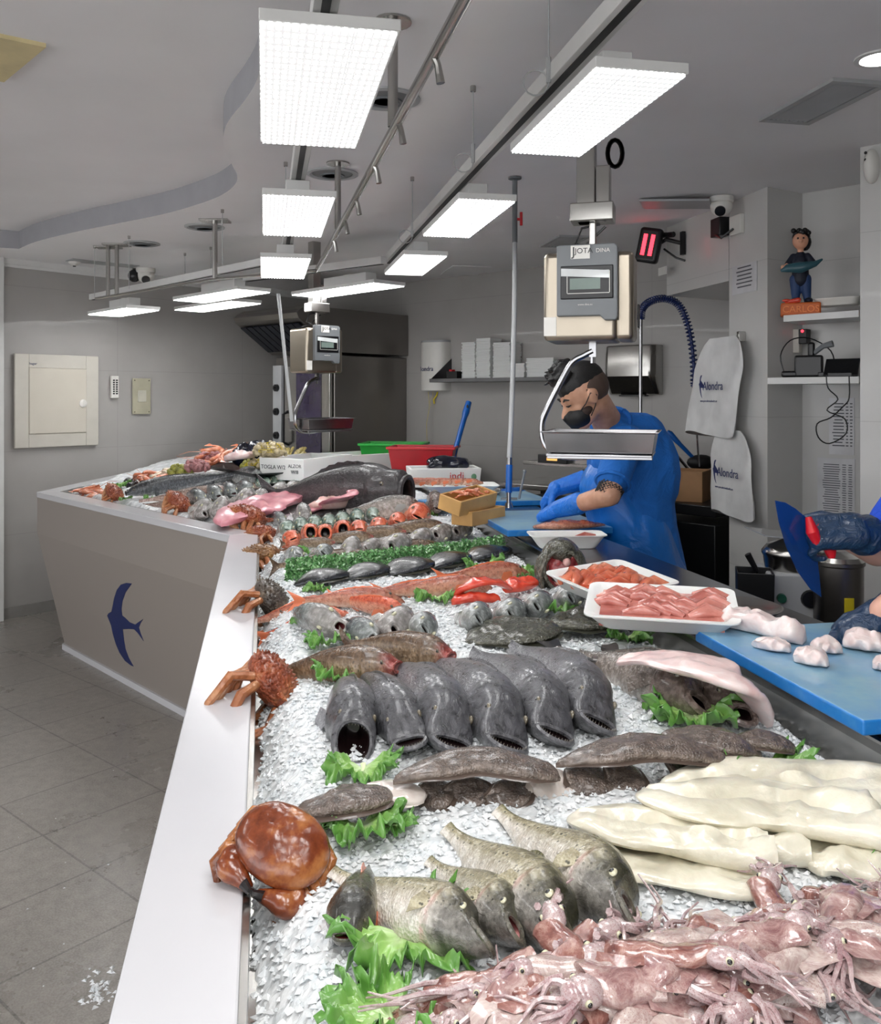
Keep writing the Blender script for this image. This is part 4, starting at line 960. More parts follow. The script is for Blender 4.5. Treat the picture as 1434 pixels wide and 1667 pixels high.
# green seaweed band: uncountable leaves
def seamat():
    n = NT('green_seaweed'); v = n.coord('Object'); f = n.noise(v, 60, 3); n.set(color=n.ramp(f, [(.3, '346235'), (.5, '649d5c'), (.68, 'a9cf9c')]), rough=.25, coat=.4); return n.m
mb = MB(); rs = random.Random(5)
bc, tc_ = [(464, 948), (520, 944), (620, 928), (720, 914), (845, 897)], [(470, 930), (520, 924), (620, 913), (720, 904), (845, 890)]
def pl(P, t):
    k = min(len(P)-2, int(t*(len(P)-1))); f = t*(len(P)-1)-k; return (P[k][0]+(P[k+1][0]-P[k][0])*f, P[k][1]+(P[k+1][1]-P[k][1])*f)
for k in range(7000):
    t, u = rs.random(), rs.random(); a, b = pl(bc, t), pl(tc_, t); p = P_ice(a[0]+(b[0]-a[0])*u, a[1]+(b[1]-a[1])*u, .0)
    p.z += .045*sin(pi*min(1, max(0, u*.9+.08)))*rs.uniform(.3, 1)*1.35; s = rs.uniform(.005, .010); e = Euler((rs.uniform(-1.2, 1.2), rs.uniform(-1.2, 1.2), rs.uniform(0, 6.3))).to_matrix()
    vs = [p+e @ Vector(q)*s for q in ((-1, 0, 0), (-.2, .55, .15), (1, 0, .05), (-.2, -.55, .15), (0, 0, -.12))]
    mb.add(vs, [(0, 3, 2, 1), (0, 1, 4), (1, 2, 4), (2, 3, 4), (3, 0, 4)])
c = settle(mb); o = mb.build('green_seaweed', seamat(), smooth=False); o.location = c; tag(o, 'long band of bushy dark green seaweed across the ice', 'seaweed', kind='stuff')
# brown-red gurnards and the opened red fish
f_gu = make_fish('gurnard', 'fish', M_gurn, M_fin_or, .34, .11, .1, .085, 1.3, .2, .5, -.3, .3, .018, .6, .13, M_irisd, M_mouth, dorsal=(.28, .8, .15), spiky=.6, bend=.03)
f_re2 = make_fish('red_gurnard', 'fish', M_redf, M_fin_or, .34, .11, .1, .08, 1.3, .2, .5, -.3, .3, .018, .6, .13, M_irisd, M_mouth, dorsal=(.28, .8, .15), spiky=.6, bend=-.03)
GG = 'red and brown-red fish lying across the ice'
fish(f_re2, (562, 992), (472, 1003), .22, 'orange-green gurnard at the left with its tail towards the dark crab', GG, dz=.03, sink=.02, roll=10)
fish(f_re2, (660, 992), (572, 985), .26, 'red fish behind the gaping silver heads', GG, dz=.035, sink=.02, roll=-10)
fish(f_gu, (655, 972), (560, 984), .28, 'brown-red gurnard lying above the red fish at left', GG, dz=.03, sink=.03, roll=10)
fish(f_gu, (560, 975), (478, 985), .26, 'pale brown fish body above the orange-green gurnard', GG, dz=.02, sink=.02, roll=10)
fish(f_gu, (795, 950), (690, 965), .32, 'pale brown fish in the middle, left of the opened red fish', GG, dz=.03, sink=.02, roll=20)
fish(f_gu, (860, 928), (780, 942), .3, 'long brown fish running right behind the opened red fish', GG, dz=.03, sink=.03, roll=10)
fish(f_gu, (740, 958), (600, 972), .3, 'grey-brown fish far behind the red fish, tail left', GG, dz=.015, sink=.01, roll=10)
M_redmeat = fleshmat('red_fish_meat', 'c42a1a', 'e2573d', 'ee8a70', 14, .25, .3, .2)
GR = 'opened red fish pieces'
slab('red_fish_piece', 'bright red opened fish piece curving over the others, top of its stack', 'fish', M_redmeat, [(742, 975, .02, .03, .015), (762, 960, .05, .05, .02), (795, 952, .06, .06, .022), (832, 962, .03, .04, .015)], GR)
slab('red_fish_piece', 'pale orange roe-like piece under the bright red fish piece', 'fish', M_redmeat, [(735, 985, .01, .04, .02), (770, 980, .015, .06, .03), (815, 982, .01, .04, .02)], GR)
slab('red_fish_piece', 'coral red block of fish right of the opened red fish', 'fish', M_redmeat, [(822, 965, .02, .06, .03), (845, 962, .02, .08, .04), (868, 955, .02, .05, .03)], GR, end0=.1, end1=.1)
# big cut head with open gullet
hd = thing('severed_fish', 'large severed fish head standing with its raw red gullet facing the front', 'fish head', P_ice(915, 965, .0), R(-5))
mb = MB(); mb.ell((.0, .06, .075), (.07, .09, .085), 20, 14); mb.cone((0, .05, .03), .06, (-.01, .12, .02), .04); mb.ell((-.055, .02, .06), (.03, .05, .06)); mb.ell((.05, .02, .06), (.028, .05, .07)); mb.ell((0, .0, .13), (.045, .05, .035))
b = fuse(mb, 'head', M_turb, hd, .006, 5)
for nm in ('fx', 'fz'): at = b.data.attributes.new(nm, 'FLOAT', 'POINT'); at.data.foreach_set('value', [.5]*len(b.data.vertices))
M_raw = fleshmat('raw_gullet', '4a1416', 'a8474a', 'd9a59a', 30, .18, .8, .1)
mb = MB(); rings = []
for i in range(8):
    t = i/7; rings.append([((.054-.02*t)*cos(a), -.034+.05*t*t+.004*sin(5*a), .075+(.062-.02*t)*sin(a)) for a in [2*pi*k/24 for k in range(24)]])
mb.loft(rings, cap0=False); mb.build('gullet', M_raw, hd)
mb = MB(); mb.tube([(.054*cos(a), -.036+.004*sin(5*a), .075+.062*sin(a)) for a in [2*pi*k/24 for k in range(25)]], .006, 8, caps=False); mb.a = {'fx': [.5]*len(mb.v), 'fz': [.3]*len(mb.v)}; mb.build('cut_rim', M_turb, hd)
mb = MB(); mb.ell((.0, -.012, .078), (.048, .022, .056), 30, 20); mb.v = [(v[0], v[1]-.018*mnoise.noise(Vector(v)*38), v[2]) for v in mb.v]; mb.build('raw_flesh', M_raw, hd); mb = MB(); mb.ell((.012, -.034, .1), (.012, .012, .014)); mb.build('backbone', M_paleflesh, hd)
mb = MB(); mb.tube([(-.06, -.02, .02), (-.065, -.03, .07), (-.045, -.03, .12)], [.012, .016, .01], 8, flat=.6); mb.a = {'fx': [.5]*len(mb.v), 'fz': [-.2]*len(mb.v)}; mb.build('gill_plate', M_turb, hd)
mb.a = {}
# tail ends poking out
M_tailp = simple('pale_tail_stalk', '6f6866', .25, coat=.5)
def tailpiece(label, a, b, mat, mf, s=1):
    P, Q = P_ice(*a, .015), P_ice(*b, .03); o = thing('fish_tail', label, 'fish tail', P, 0, 'tails poking out between the fish'); d = Q-P
    mb = MB(); mb.tube([(0, 0, 0), d*.3, d*.55], [.022*s, .013*s, .009*s], 10, flat=1); mb.build('tail_stalk', mat, o)
    sd = Vector((d.y, -d.x, 0)).normalized(); bb = [d*.5+sd*(k/4-.5)*.02*s for k in range(5)]; tt = [d*(1-.12*(1-abs(k/2-1)))+sd*(k/4-.5)*.05*s+Vector((0, 0, .006)) for k in range(5)]
    finmesh(bb, tt, (0, 0, .0015)).build('tail_fin', mf, o)
tailpiece('black fish tail lying over the rightmost big dark fish', (930, 1075), (890, 1045), M_tailp, M_fin_dk, 1.2)
tailpiece('grey fish tail left of the long pink fillet', (1005, 1080), (930, 1070), M_tailp, M_fin_dk, 1.)
tailpiece('dark fish tail behind the grey tail, near the right flatfish', (1000, 1058), (965, 1052), M_tailp, M_fin_dk, .8)
# ------------------------------------------------------------ far wing
slab('pink_fillet', 'large rosy pink fillet lying from the corner crab to the dark grouper', 'fillet', M_tuna, [(360, 858, .02, .14, .05), (400, 842, .025, .26, .06), (450, 824, .025, .28, .06), (510, 804, .03, .2, .06), (545, 792, .03, .1, .04)], None, ruf=.3)
slab('pink_fillet', 'whitish pink fillet piece in front of the dark grouper, left one', 'fillet', M_paleflesh, [(502, 832, .02, .1, .04), (540, 828, .03, .17, .06), (572, 824, .02, .1, .05)], 'whitish pink pieces', ruf=.3)
slab('pink_fillet', 'whitish pink fillet piece in front of the dark grouper, right one', 'fillet', M_paleflesh, [(560, 828, .02, .1, .04), (590, 818, .03, .16, .06), (618, 822, .02, .08, .05)], 'whitish pink pieces', ruf=.15, seed=4)
f_gr = make_fish('dark_grouper', 'fish', M_grouper, M_grouper, .8, .19, .17, .15, 1.35, .6, .6, -.15, -.1, .018, .55, .12, M_irisd, M_mouthd, teeth=.006, dorsal=(.28, .8, .15), spiky=.5, lip=.05, bend=.05, tail=.12)
fish(f_gr, (662, 796), (480, 806), .74, 'huge blackish grouper with wide open mouth facing right', None, dz=.12, sink=.06, roll=-12)
slab('pink_belly_flap', 'rosy cut belly flap hanging off the dark grouper', 'fillet', M_tuna, [(497, 838, .02, .05, .02), (530, 824, .05, .12, .02), (562, 812, .1, .14, .02), (582, 800, .13, .08, .02)], None, ruf=.3)
flat('dark fin-like skin flap below the rosy belly flap of the grouper', [(500, 846, .0, .05, .02), (530, 836, .01, .09, .03), (565, 822, .02, .06, .02)], None, mat=M_grouper, name='skin_flap', fr=False)
f_sn = make_fish('grey_fish', 'fish', M_croak, M_fin_gr, .4, .17, .15, .1, 1.3, .15, .5, -.3, .2, .02, .5, .12, M_irisd, M_mouth, dorsal=(.3, .8, .1), tail=0)
fish(f_sn, (690, 822), (610, 838), .36, 'plump grey fish lying in front of the dark grouper', 'grey fish by the dark grouper', dz=.07, sink=.05, roll=30)
fish(f_sn, (714, 822), (680, 795), .34, 'grey-brown fish head between the grouper and the wooden box', 'grey fish by the dark grouper', dz=.07, sink=.03, roll=10)
fish(f_br, (499, 838), (470, 820), .3, 'purplish bream head above the left mackerel heads', 'sea bream on the far wing', dz=.06, sink=.0, roll=0, sy=1.3)
fish(f_bs, (462, 846), (430, 830), .3, 'pale fish just right of the corner crab', 'sea bream on the far wing', dz=.04, sink=.0, roll=-20)
SB = [(337, 832, 'S'), (362, 826, 'S'), (402, 816, 'L'), (425, 812, 'S'), (456, 806, 'L'), (476, 799, 'S'), (499, 795, 'S')]
for i, (x, y, k) in enumerate(SB):
    fish(f_br if i % 2 else f_bo, (x, y), (x-24, y-10), .42 if k == 'L' else .36, 'silver bream head '+nth(i, 7)+' of seven along the rosy fillet', 'silver bream heads above the rosy fillet', dz=.07, sink=.0, roll=35, sy=1.2)
for i, (x, y) in enumerate([(330, 812), (356, 804), (381, 800), (408, 797)]):
    fish(f_bs, (x, y), (x-24, y-5), .34, 'bright silver fish '+nth(i, 4)+' of four behind the bream heads', 'bright silver fish behind the bream heads', dz=.05, sink=.04, roll=-10, sy=1.2)
for i, (x, y) in enumerate([(425, 788), (436, 785), (447, 782), (458, 780)]):
    fish(f_mk, (x, y), (x-14, y-5), .26, 'small green-silver fish '+nth(i, 4)+' of four in front of the foam box', 'small green-silver fish by the foam box', dz=.05, sink=.04)
f_lk = make_fish('long_fish', 'fish', M_hakd, M_hakd, .9, .06, .055, .05, 1.1, .2, .5, -.2, .2, .01, .5, .06, M_irisd, M_mouthd, dorsal=(.3, .8, .1), tail=0, pect=.03)
f_lp = make_fish('long_fish', 'fish', M_pinkf, M_pinkf, .9, .055, .05, .05, 1.1, .15, .5, -.2, .2, .01, .5, .06, M_irisd, M_mouth, dorsal=(.3, .8, .1), tail=0, pect=.03)
GL = 'long fish on the far wing'
fish(f_lk, (388, 772), (205, 800), 0, 'long charcoal fish farthest back on the far wing', GL, dz=.06, sink=.03, roll=10)
fish(f_lk, (205, 800), (380, 785), 0, 'long charcoal fish with its head end by the small corner crab', GL, dz=.06, sink=.08, roll=10, sy=1.3, sz=1.4)
fish(f_lp, (385, 795), (225, 818), 0, 'long pinkish-brown fish in front of the charcoal ones', GL, dz=.05, sink=.03, roll=10, sy=1.3, sz=1.3)
fish(f_lp, (440, 790), (330, 800), 0, 'slim reddish fish below the white sea bream', GL, dz=.03, sink=.03, roll=10, sy=1.2)
fish(f_lp, (320, 825), (232, 822), 0, 'pale fish half buried beside the second crab', GL, dz=.0, sink=.0, roll=10, sy=2, sz=1.5)
f_wb = make_fish('white_sea_bream', 'fish', M_bass, M_fin_gr, .4, .16, .13, .08, 1.3, .1, .4, -.3, .2, .018, .4, .12, M_iris, M_mouth, dorsal=(.3, .8, .1))
fish(f_wb, (429, 782), (366, 780), .44, 'white-silver sea bream lying below the clam nets', None, dz=.05, sink=.05, roll=15)
fish(f_red, (370, 836), (322, 848), .26, 'slim red fish beside the left end of the rosy fillet', None, dz=.03, sink=.02, sy=.6, sz=.6)
# prawns and shellfish
M_prawn = fleshmat('prawn_shell', 'b9573a', 'd98a68', 'e6b49a', 30, .25, .5, .1)
def make_prawn():
    o = thing('prawn', 'x', 'prawn'); mb = MB(); P = []
    for i in range(9): a = -.4+i*.32; P.append((.05*cos(a), .05*sin(a), .012))
    mb.tube(P, [.004, .012, .014, .0135, .013, .0115, .009, .007, .004], 10); mb.build('body', M_prawn, o)
    mb = MB(); mb.tube([P[0], (P[0][0]+.03, P[0][1]-.05, .02), (P[0][0]+.02, P[0][1]-.1, .01)], [.0012, .001, .0006], 4); mb.build('feeler', M_prawn, o)
    q = Vector(P[-1]); finmesh([q+Vector((0, k*.004-.006, 0)) for k in range(4)], [q+Vector((-.025, (k-1.5)*.012-.01, 0)) for k in range(4)], (0, 0, .001)).build('tail_fan', M_prawn, o); return o
pw = make_prawn(); rs = random.Random(4); first = True
def prawns(n, cx, cy, rx, ry, s, dz, label, group):
    global first
    for i in range(n):
        o = pw if first else dup(pw); first = False
        p = P_ice(cx+rs.uniform(-rx, rx), cy+rs.uniform(-ry, ry), dz); o.location = p; o.rotation_mode = 'XYZ'; o.rotation_euler = (rs.uniform(-.4, .4), rs.uniform(-.4, .4), rs.uniform(0, 6.28)); o.scale = (s,)*3; o['label'] = label; o['group'] = group
prawns(9, 150, 804, 20, 4, 1.15, .0, 'orange prawn in the pile at the far corner of the counter', 'orange prawns in the far corner')
prawns(16, 255, 781, 22, 5, 1.1, .04, 'red prawn in the pile behind the long charcoal fish', 'red prawns behind the charcoal fish')
prawns(18, 362, 742, 25, 8, 1.5, .14, 'pinkish orange prawn heaped at the back of the far wing', 'prawns heaped at the back')
M_mus = simple('mussel_shell', '17171d', .2, coat=.6, var=.3); M_clam = simple('clam_shell', 'b3a584', .35, var=.2, vscale=40); M_clamp = simple('pink_shell', '9c6a6a', .4, var=.25, vscale=40)
M_clamg = simple('green_shell', '8a8a3c', .4, var=.25, vscale=40); M_yel = simple('yellow_net', 'd9c41e', .45); M_bag = simple('navy_bag_plastic', '0c1024', .15, var=.3, coat=.6); M_razor = simple('razor_shell', 'b9a868', .35, var=.25, vscale=60); M_razw = simple('pale_razor_shell', 'c9c0ac', .4, var=.2, vscale=60)
def make_shell(name, mat, cat):
    mb = MB(); rings = []
    for i in range(7):
        t = i/6; rings.append([(.024*sin(pi*(t*.96+.02))**.7*cos(a)*.8, -.022+.044*t, .011+.011*sin(pi*(t*.96+.02))**.7*sin(a)) for a in [2*pi*k/10 for k in range(10)]])
    mb.loft(rings); return mb.build(name, mat)
mu = make_shell('mussel', M_mus, 'mussel'); tag(mu, 'dark mussel in the cluster behind the green leaf', 'mussel', 'mussels behind the far corner crab')
for i in range(14):
    o = mu if i == 0 else dup(mu); p = P_ice(222+rs.uniform(-16, 18), 790+rs.uniform(-6, 4), .01); o.location = p; o.rotation_euler = (rs.uniform(-1, 1), rs.uniform(-1, 1), rs.uniform(0, 6)); o.scale = (1.4,)*3
def shellbag(name, label, mat, net, x, y, r, z, n=46, seed=1, group='net bags of shellfish'):
    p = P_ice(x, y, z); t = thing(name, label, 'bag of shellfish', p-Vector((0, 0, r[2]*.2)), 0, group); q = random.Random(seed); mb = MB()
    mb.ell((0, 0, r[2]*.9), (r[0]*.85, r[1]*.85, r[2]*.85), 12, 8)
    for k in range(n):
        u = q.uniform(-.3, 1); a = q.uniform(0, 6.28); s = sqrt(max(0, 1-u*u)); c = Vector((r[0]*s*cos(a), r[1]*s*sin(a), r[2]*(.9+u*.9))); e = Euler((q.uniform(0, 3), q.uniform(0, 3), 0)).to_matrix().to_4x4(); e.translation = c
        mb.ell((0, 0, 0), (.022, .018, .012), 8, 6, 0, e)
    b = mb.build('shells', mat, t); b['kind'] = 'stuff'
    if net:
        mb = MB()
        for k in range(7):
            a = k*pi/7; mb.tube([(r[0]*1.03*cos(a)*cos(b_), r[1]*1.03*sin(a)*cos(b_), r[2]*(.9+1.0*sin(b_))) for b_ in [pi*j/12 for j in range(13)]], .0016, 4)
        for k in range(4):
            h = k*.25; s = sqrt(1-h*h); mb.tube([(r[0]*1.03*s*cos(b_), r[1]*1.03*s*sin(b_), r[2]*(.9+h)) for b_ in [2*pi*j/16 for j in range(17)]], .0016, 4)
        mb.build('net', net, t)
    return t
shellbag('clam_net', 'beige clams in a net, topmost of the pile below the rear hanging pan', M_clam, M_yel, 440, 745, (.09, .08, .055), .17, seed=1)
shellbag('clam_net', 'beige clams in a net with yellow tie, in front of the topmost clam net', M_clam, M_yel, 437, 764, (.11, .08, .04), .09, seed=2)
shellbag('clam_net', 'small net of yellowish clams at the left foot of the clam nets', M_clamg, M_yel, 410, 764, (.06, .05, .03), .08, 30, seed=3)
shellbag('shellfish_net', 'reddish shellfish net left of the lettuce leaf on the far tray', M_clamp, None, 342, 756, (.09, .07, .045), .1, seed=4)
shellbag('shellfish_net', 'purplish shellfish net beside the blue tag', M_clamp, None, 319, 768, (.08, .06, .04), .08, seed=5)
shellbag('shellfish_net', 'small green and yellow shellfish net by the far wing edge', M_clamg, None, 294, 775, (.07, .05, .04), .06, 36, seed=6)
def bag(label, x, y, r, z, seed):
    q = random.Random(seed); p = P_ice(x, y, z); mb = MB(); mb.ell((0, 0, r), (r, r*.8, r*.75), 28, 18)
    mb.v = [tuple(Vector(v)*(1+.22*mnoise.noise(Vector(v)*28+Vector((seed, 0, 0))))) for v in mb.v]; c = settle(mb); o = mb.build('plastic_bag', M_bag); o.location = p; tag(o, label, 'bag', 'dark plastic bags on the far tray')
bag('dark navy crumpled plastic bag left of the clam nets', 400, 762, .1, .07, 1); bag('small black crumpled bag behind the clam nets', 421, 742, .07, .13, 5)
rz = MB(); rz.loft([[(.011*cos(a)*w, -.075+.15*t, .006+.006*sin(a)*w) for a in [2*pi*k/8 for k in range(8)]] for t, w in ((0, .7), (.04, 1), (.5, 1.05), (.96, 1), (1, .7))]); rz = rz.build('razor_clam', M_razor)
rw = rz.copy(); C.objects.link(rw); rw.data = rz.data.copy(); rw.data.materials[0] = M_razw
for i in range(22):
    o = rz if i == 0 else dup(rz); o.location = P_ice(454+rs.uniform(0, 34), 748+rs.uniform(-5, 5), .02+rs.uniform(0, .06)); o.rotation_euler = (R(38)+rs.uniform(-.15, .15), rs.uniform(-.3, .3), R(-28)+rs.uniform(-.2, .2)); o.scale = (1.3, 1.25, 1.3); tag(o, 'yellow-green razor clam in the bundles right of the clam nets', 'razor clam', 'yellow-green razor clam bundle')
for i in range(24):
    o = rw if i == 0 else dup(rw); k = rs.random(); o.location = P_ice(262+50*k, 775-16*k+rs.uniform(-2, 6), .03+.04*k); o.rotation_euler = (rs.uniform(-.1, .1), rs.uniform(-.4, .4), R(-38)+rs.uniform(-.12, .12)); o.scale = (1.4, 1.5, 1.4); tag(o, 'pale razor clam in the bundle against the left end wall side', 'razor clam', 'pale razor clam bundle')
slab('white_squid', 'white-pink squid body behind the navy bag', 'squid', M_pinkfil, [(368, 752, .15, .06, .04), (390, 748, .17, .11, .05), (412, 746, .16, .06, .04)], None)
# black trays under the shellfish
def tray(name, label, cat, p, L, W, h, rz_, mat, rim=.012, group=None, tilt=0, fl=.8):
    t = thing(name, label, cat, p, rz_, group); t.rotation_euler = (R(tilt), 0, rz_); mb = MB()
    def rr(l, w, z, r=.025): 
        out = []
        for qx, qy, a0 in ((1, 1, 0), (-1, 1, 90), (-1, -1, 180), (1, -1, 270)):
            for k in range(5): a = R(a0+k*22.5); out.append((qx*(l/2-r)+r*cos(a), qy*(w/2-r)+r*sin(a), z))
        return out
    th = .004; mb.loft([rr(L*fl, W*fl, 0), rr(L*(fl+.04), W*(fl+.04), .004), rr(L-rim, W-rim, h-.006), rr(L, W, h), rr(L, W, h+.003), rr(L-rim*1.6, W-rim*1.6, h+.001), rr(L*fl-.008, W*fl-.008, th+.003), rr(L*fl-.02, W*fl-.02, th)])
    mb.build('tray', mat, t, angle=50); return t
# ------------------------------------------------------------ boxes on the steel behind the far wing
def foammat():
    n = NT('white_foam'); v = n.coord('Object'); g = n.voro(v, 260); n.set(color='e4e4e2', rough=.6, sss=.05, normal=n.bump(g, .25, .001)); return n.m
M_foam = foammat()
def openbox(name, label, cat, p, rz_, L, W, H, mat, wall=.018, group=None, taper=.9, part='shell'):
    t = thing(name, label, cat, p, rz_, group); mb = MB()
    def q(l, w, z): return [(-l/2, -w/2, z), (l/2, -w/2, z), (l/2, w/2, z), (-l/2, w/2, z)]
    mb.loft([q(L*taper, W*taper, 0), q(L, W, H), q(L-wall*2, W-wall*2, H), q(L*taper-wall*2, W*taper-wall*2, wall)]); mb.build(part, mat, t, smooth=False, bevel=.004); return t
aB = math.atan2(E.y, E.x)
tr = tray('black_tray', 'black display tray under the shellfish nets', 'tray', P_ice(425, 768, .05), .95, .5, .03, ANG_E-.15, M_black)
M_ink = simple('dark_stamp_ink', '33343a', .6)
b1 = openbox('foam_box', 'white foam fish box with printed marks, left one behind the dark grouper', 'box', G(500, 776, 1.1), R(62), .52, .33, .13, M_foam, taper=.97, group='white foam fish boxes')
text('TOGLA W/2', .034, M_ink, b1, Matrix.Translation((-.258, .06, .075)) @ Euler((pi/2, 0, -pi/2)).to_matrix().to_4x4(), 'print'); text('ALZOR', .03, M_ink, b1, Matrix.Translation((-.258, -.1, .085)) @ Euler((pi/2, 0, -pi/2)).to_matrix().to_4x4(), 'print'); text('W/8', .03, M_ink, b1, Matrix.Translation((-.258, -.1, .05)) @ Euler((pi/2, 0, -pi/2)).to_matrix().to_4x4(), 'print')
mb = MB(); mb.box((0, 0, .03), (.46, .27, .02)); o = mb.build('ice_bed', M_ice, b1)
b2 = openbox('foam_box', 'white foam fish box behind and right of the printed one', 'box', G(588, 770, 1.07), R(40), .5, .34, .14, M_foam, taper=.97, group='white foam fish boxes')
g1 = openbox('green_crate', 'green plastic crate at the back, left of the red crate', 'crate', G(642, 766, 1.07), R(-8), .44, .32, .2, simple('green_crate_plastic', '128a2a', .35), .008, taper=.84)
g2 = openbox('red_crate', 'dark red plastic crate in front of the green one', 'crate', G(690, 779, 1.07), R(-8), .42, .28, .21, simple('red_crate_plastic', 'a80f1c', .35), .008, taper=.84)
for g_, hh, WW, m_ in ((g1, .2, .32, simple('green_crate_rim', '17a035', .35)), (g2, .21, .28, simple('red_crate_rim', 'bb1522', .35))):
    mb = MB(); L_ = .44 if g_ is g1 else .42
    for s in (-1, 1): mb.box((0, s*WW/2, hh-.008), (L_+.02, .014, .016)); mb.box((s*L_/2, 0, hh-.008), (.014, WW, .016))
    mb.build('rim', m_, g_, bevel=.003)
b3 = openbox('foam_box', 'low white box with red lettering in front of the red crate', 'box', G(721, 790, 1.07), R(8), .42, .25, .11, M_foam, taper=.95)
text('indi.', .06, M_red, b3, Matrix.Translation((.07, -.1245, .065)) @ Euler((pi/2+.05, 0, 0)).to_matrix().to_4x4(), 'red_lettering')
mb = MB(); mb.ell((.165, -.123, .06), (.016, .003, .018), 12, 8); mb.build('round_logo', simple('green_logo', '6c9a78', .5), b3)
bag_p = G(705, 782, 1.07)
mb = MB(); mb.ell((0, 0, .0), (.13, .09, .05), 28, 18); mb.v = [tuple(Vector(v)*(1+.25*mnoise.noise(Vector(v)*20))) for v in mb.v]; settle(mb); o = mb.build('plastic_bag', M_bag); o.location = G(728, 788, 1.07)+Vector((0, .0, .07)); tag(o, 'dark blue-black plastic film lying inside the low white box', 'bag')
# ------------------------------------------------------------ things on the walls
def wp(P0, dr, x):                                    # point of a wall line seen at pixel column x
    k = (x-CX)/F; t = (k*P0[1]-P0[0])/(dr[0]-k*dr[1]); return Vector((P0[0]+dr[0]*t, P0[1]+dr[1]*t, 0))
WL = ((-3.14, 6.31), (.654, .757)); WB = ((-.015, 7.46), (.757, -.654)); WC = ((1.475, 4.52), (.2, -.98)); WN = ((1.767, 4.32), (.716, -.698)); WS = ((1.67, 3.52), (.741, -.671)); WK = ((1.545, 4.18), (.846, .533))
def wallthing(name, label, cat, W, x0, x1, y0, y1, group=None, off=.0):
    a, b = wp(*W, x0), wp(*W, x1); xm = (x0+x1)/2; m = (a+b)/2; zt = CH-(y0-HY)*m.y/F; zb = CH-(y1-HY)*m.y/F; d = (b-a)
    m.z = (zt+zb)/2; rz = math.atan2(d.y, d.x); n = Vector((d.y, -d.x, 0)).normalized()
    t = thing(name, label, cat, m+n*off, rz, group); return t, d.length, zt-zb
t, w, h = wallthing('electrical_cabinet', 'large cream electrical cabinet with a hinged door set in the left wall', 'electrical cabinet', WL, 22, 158, 578, 727)
mb = MB(); 
for s in (-1, 1): mb.box((s*(w/2-.05), -.012, 0), (.1, .024, h)); mb.box((0, -.012, s*(h/2-.05)), (w-.2, .024, .1))
mb.build('frame', M_cream, t, bevel=.004)
mb = MB(); mb.box((0, -.008, 0), (w-.175, .02, h-.175)); mb.build('door_gap', M_dark, t)
mb = MB(); mb.box((0, -.02, 0), (w-.2, .025, h-.2)); dr = mb.build('door', simple('cabinet_door', 'c9c3b6', .45, var=.01), t, bevel=.006)
mb = MB(); mb.lathe([(.03, 0), (.03, .006), (.02, .012)], 20, M=Matrix.Translation((w/2-.13, -.033, -.02)) @ Matrix.Rotation(pi/2, 4, 'X')); mb.box((w/2-.13, -.046, -.02), (.006, .006, .045)); mb.build('latch', M_white, dr)
text('hager', .026, M_navy, t, Matrix.Translation((-w/2+.13, -.0255, h/2-.07)) @ Matrix.Rotation(pi/2, 4, 'X'), 'print')
t, w, h = wallthing('remote_control', 'white wall-mounted keypad remote beside the electrical cabinet', 'remote control', WL, 179, 191, 612, 648)
mb = MB(); mb.box((0, -.012, 0), (w, .024, h)); mb.build('case', M_white, t, bevel=.004)
mb = MB()
for i in range(2):
    for j in range(7): mb.box((-w/5+i*w/2.5, -.026, h*.3-j*h*.1), (w*.22, .006, h*.06))
mb.build('key_pad', M_black, t)
t, w, h = wallthing('switch_plate', 'beige rectangular switch plate screwed to the left wall', 'switch plate', WL, 215, 244, 616, 674)
M_beige = simple('beige_plate', 'a9a590', .5); mb = MB(); mb.box((0, -.006, 0), (w, .012, h)); mb.build('plate', M_beige, t, bevel=.002)
mb = MB(); mb.box((0, -.014, .0), (w*.45, .012, h*.32)); mb.build('breaker_window', simple('grey_window', 'b9b7a9', .3), t, bevel=.002)
for sx in (-1, 1):
    for sz in (-1, 1): mb = MB(); mb.lathe([(.005, 0), (.004, .003)], 8, M=Matrix.Translation((sx*w*.4, -.012, sz*h*.44)) @ Matrix.Rotation(pi/2, 4, 'X')); mb.build('screw', M_steel, t)
# corner oven with hood
ov = thing('bakery_oven', 'tall stainless steel oven with knob panel and dark purple glass door in the corner', 'oven', (-.85, 7.05, 0), math.atan2(W1.y, W1.x))
mb = MB(); mb.box((-.37, .43, .98), (.74, .84, 1.9)); mb.build('cabinet', M_oven, ov, smooth=False, bevel=.006)
mb = MB(); mb.prism([(-.36, 2.27), (-.4, 2.24), (-.38, 2.2), (.0, 1.95), (.85, 1.95), (.85, 2.3), (-.3, 2.3)], -.78, .02, M=Matrix(((0, 0, 1, 0), (1, 0, 0, 0), (0, 1, 0, 0), (0, 0, 0, 1)))); hd_ = mb.build('hood', M_oven, ov, smooth=False, bevel=.004)
mb = MB(); 
for k in range(9): mb.box((-.72+k*.083, 0, 0), (.07, .34, .01))
o = mb.build('filter', simple('dark_filter', '10131f', .4, metal=.3), hd_, smooth=False); o.location = (0, -.2, 2.068); o.rotation_euler = (-math.atan2(.25, .38), 0, 0)
mb = MB(); mb.box((-.68, -.012, 1.45), (.11, .03, .82)); mb.build('knob_panel', M_grey2, ov, bevel=.003)
for k in range(3): mb = MB(); mb.lathe([(.032, 0), (.03, .02), (.012, .024), (.012, .034)], 14, M=Matrix.Translation((-.68, -.027, 1.67-.2*k)) @ Matrix.Rotation(pi/2, 4, 'X')); mb.build('knob', M_black, ov)
mb = MB(); mb.box((-.3, -.012, 1.3), (.56, .03, 1.1)); dr = mb.build('door', M_steel, ov, bevel=.004)
mb = MB(); mb.box((-.27, -.03, 1.35), (.3, .01, .9)); mb.build('glass_pane', simple('purple_glass', '2f2640', .12, coat=.6), dr)
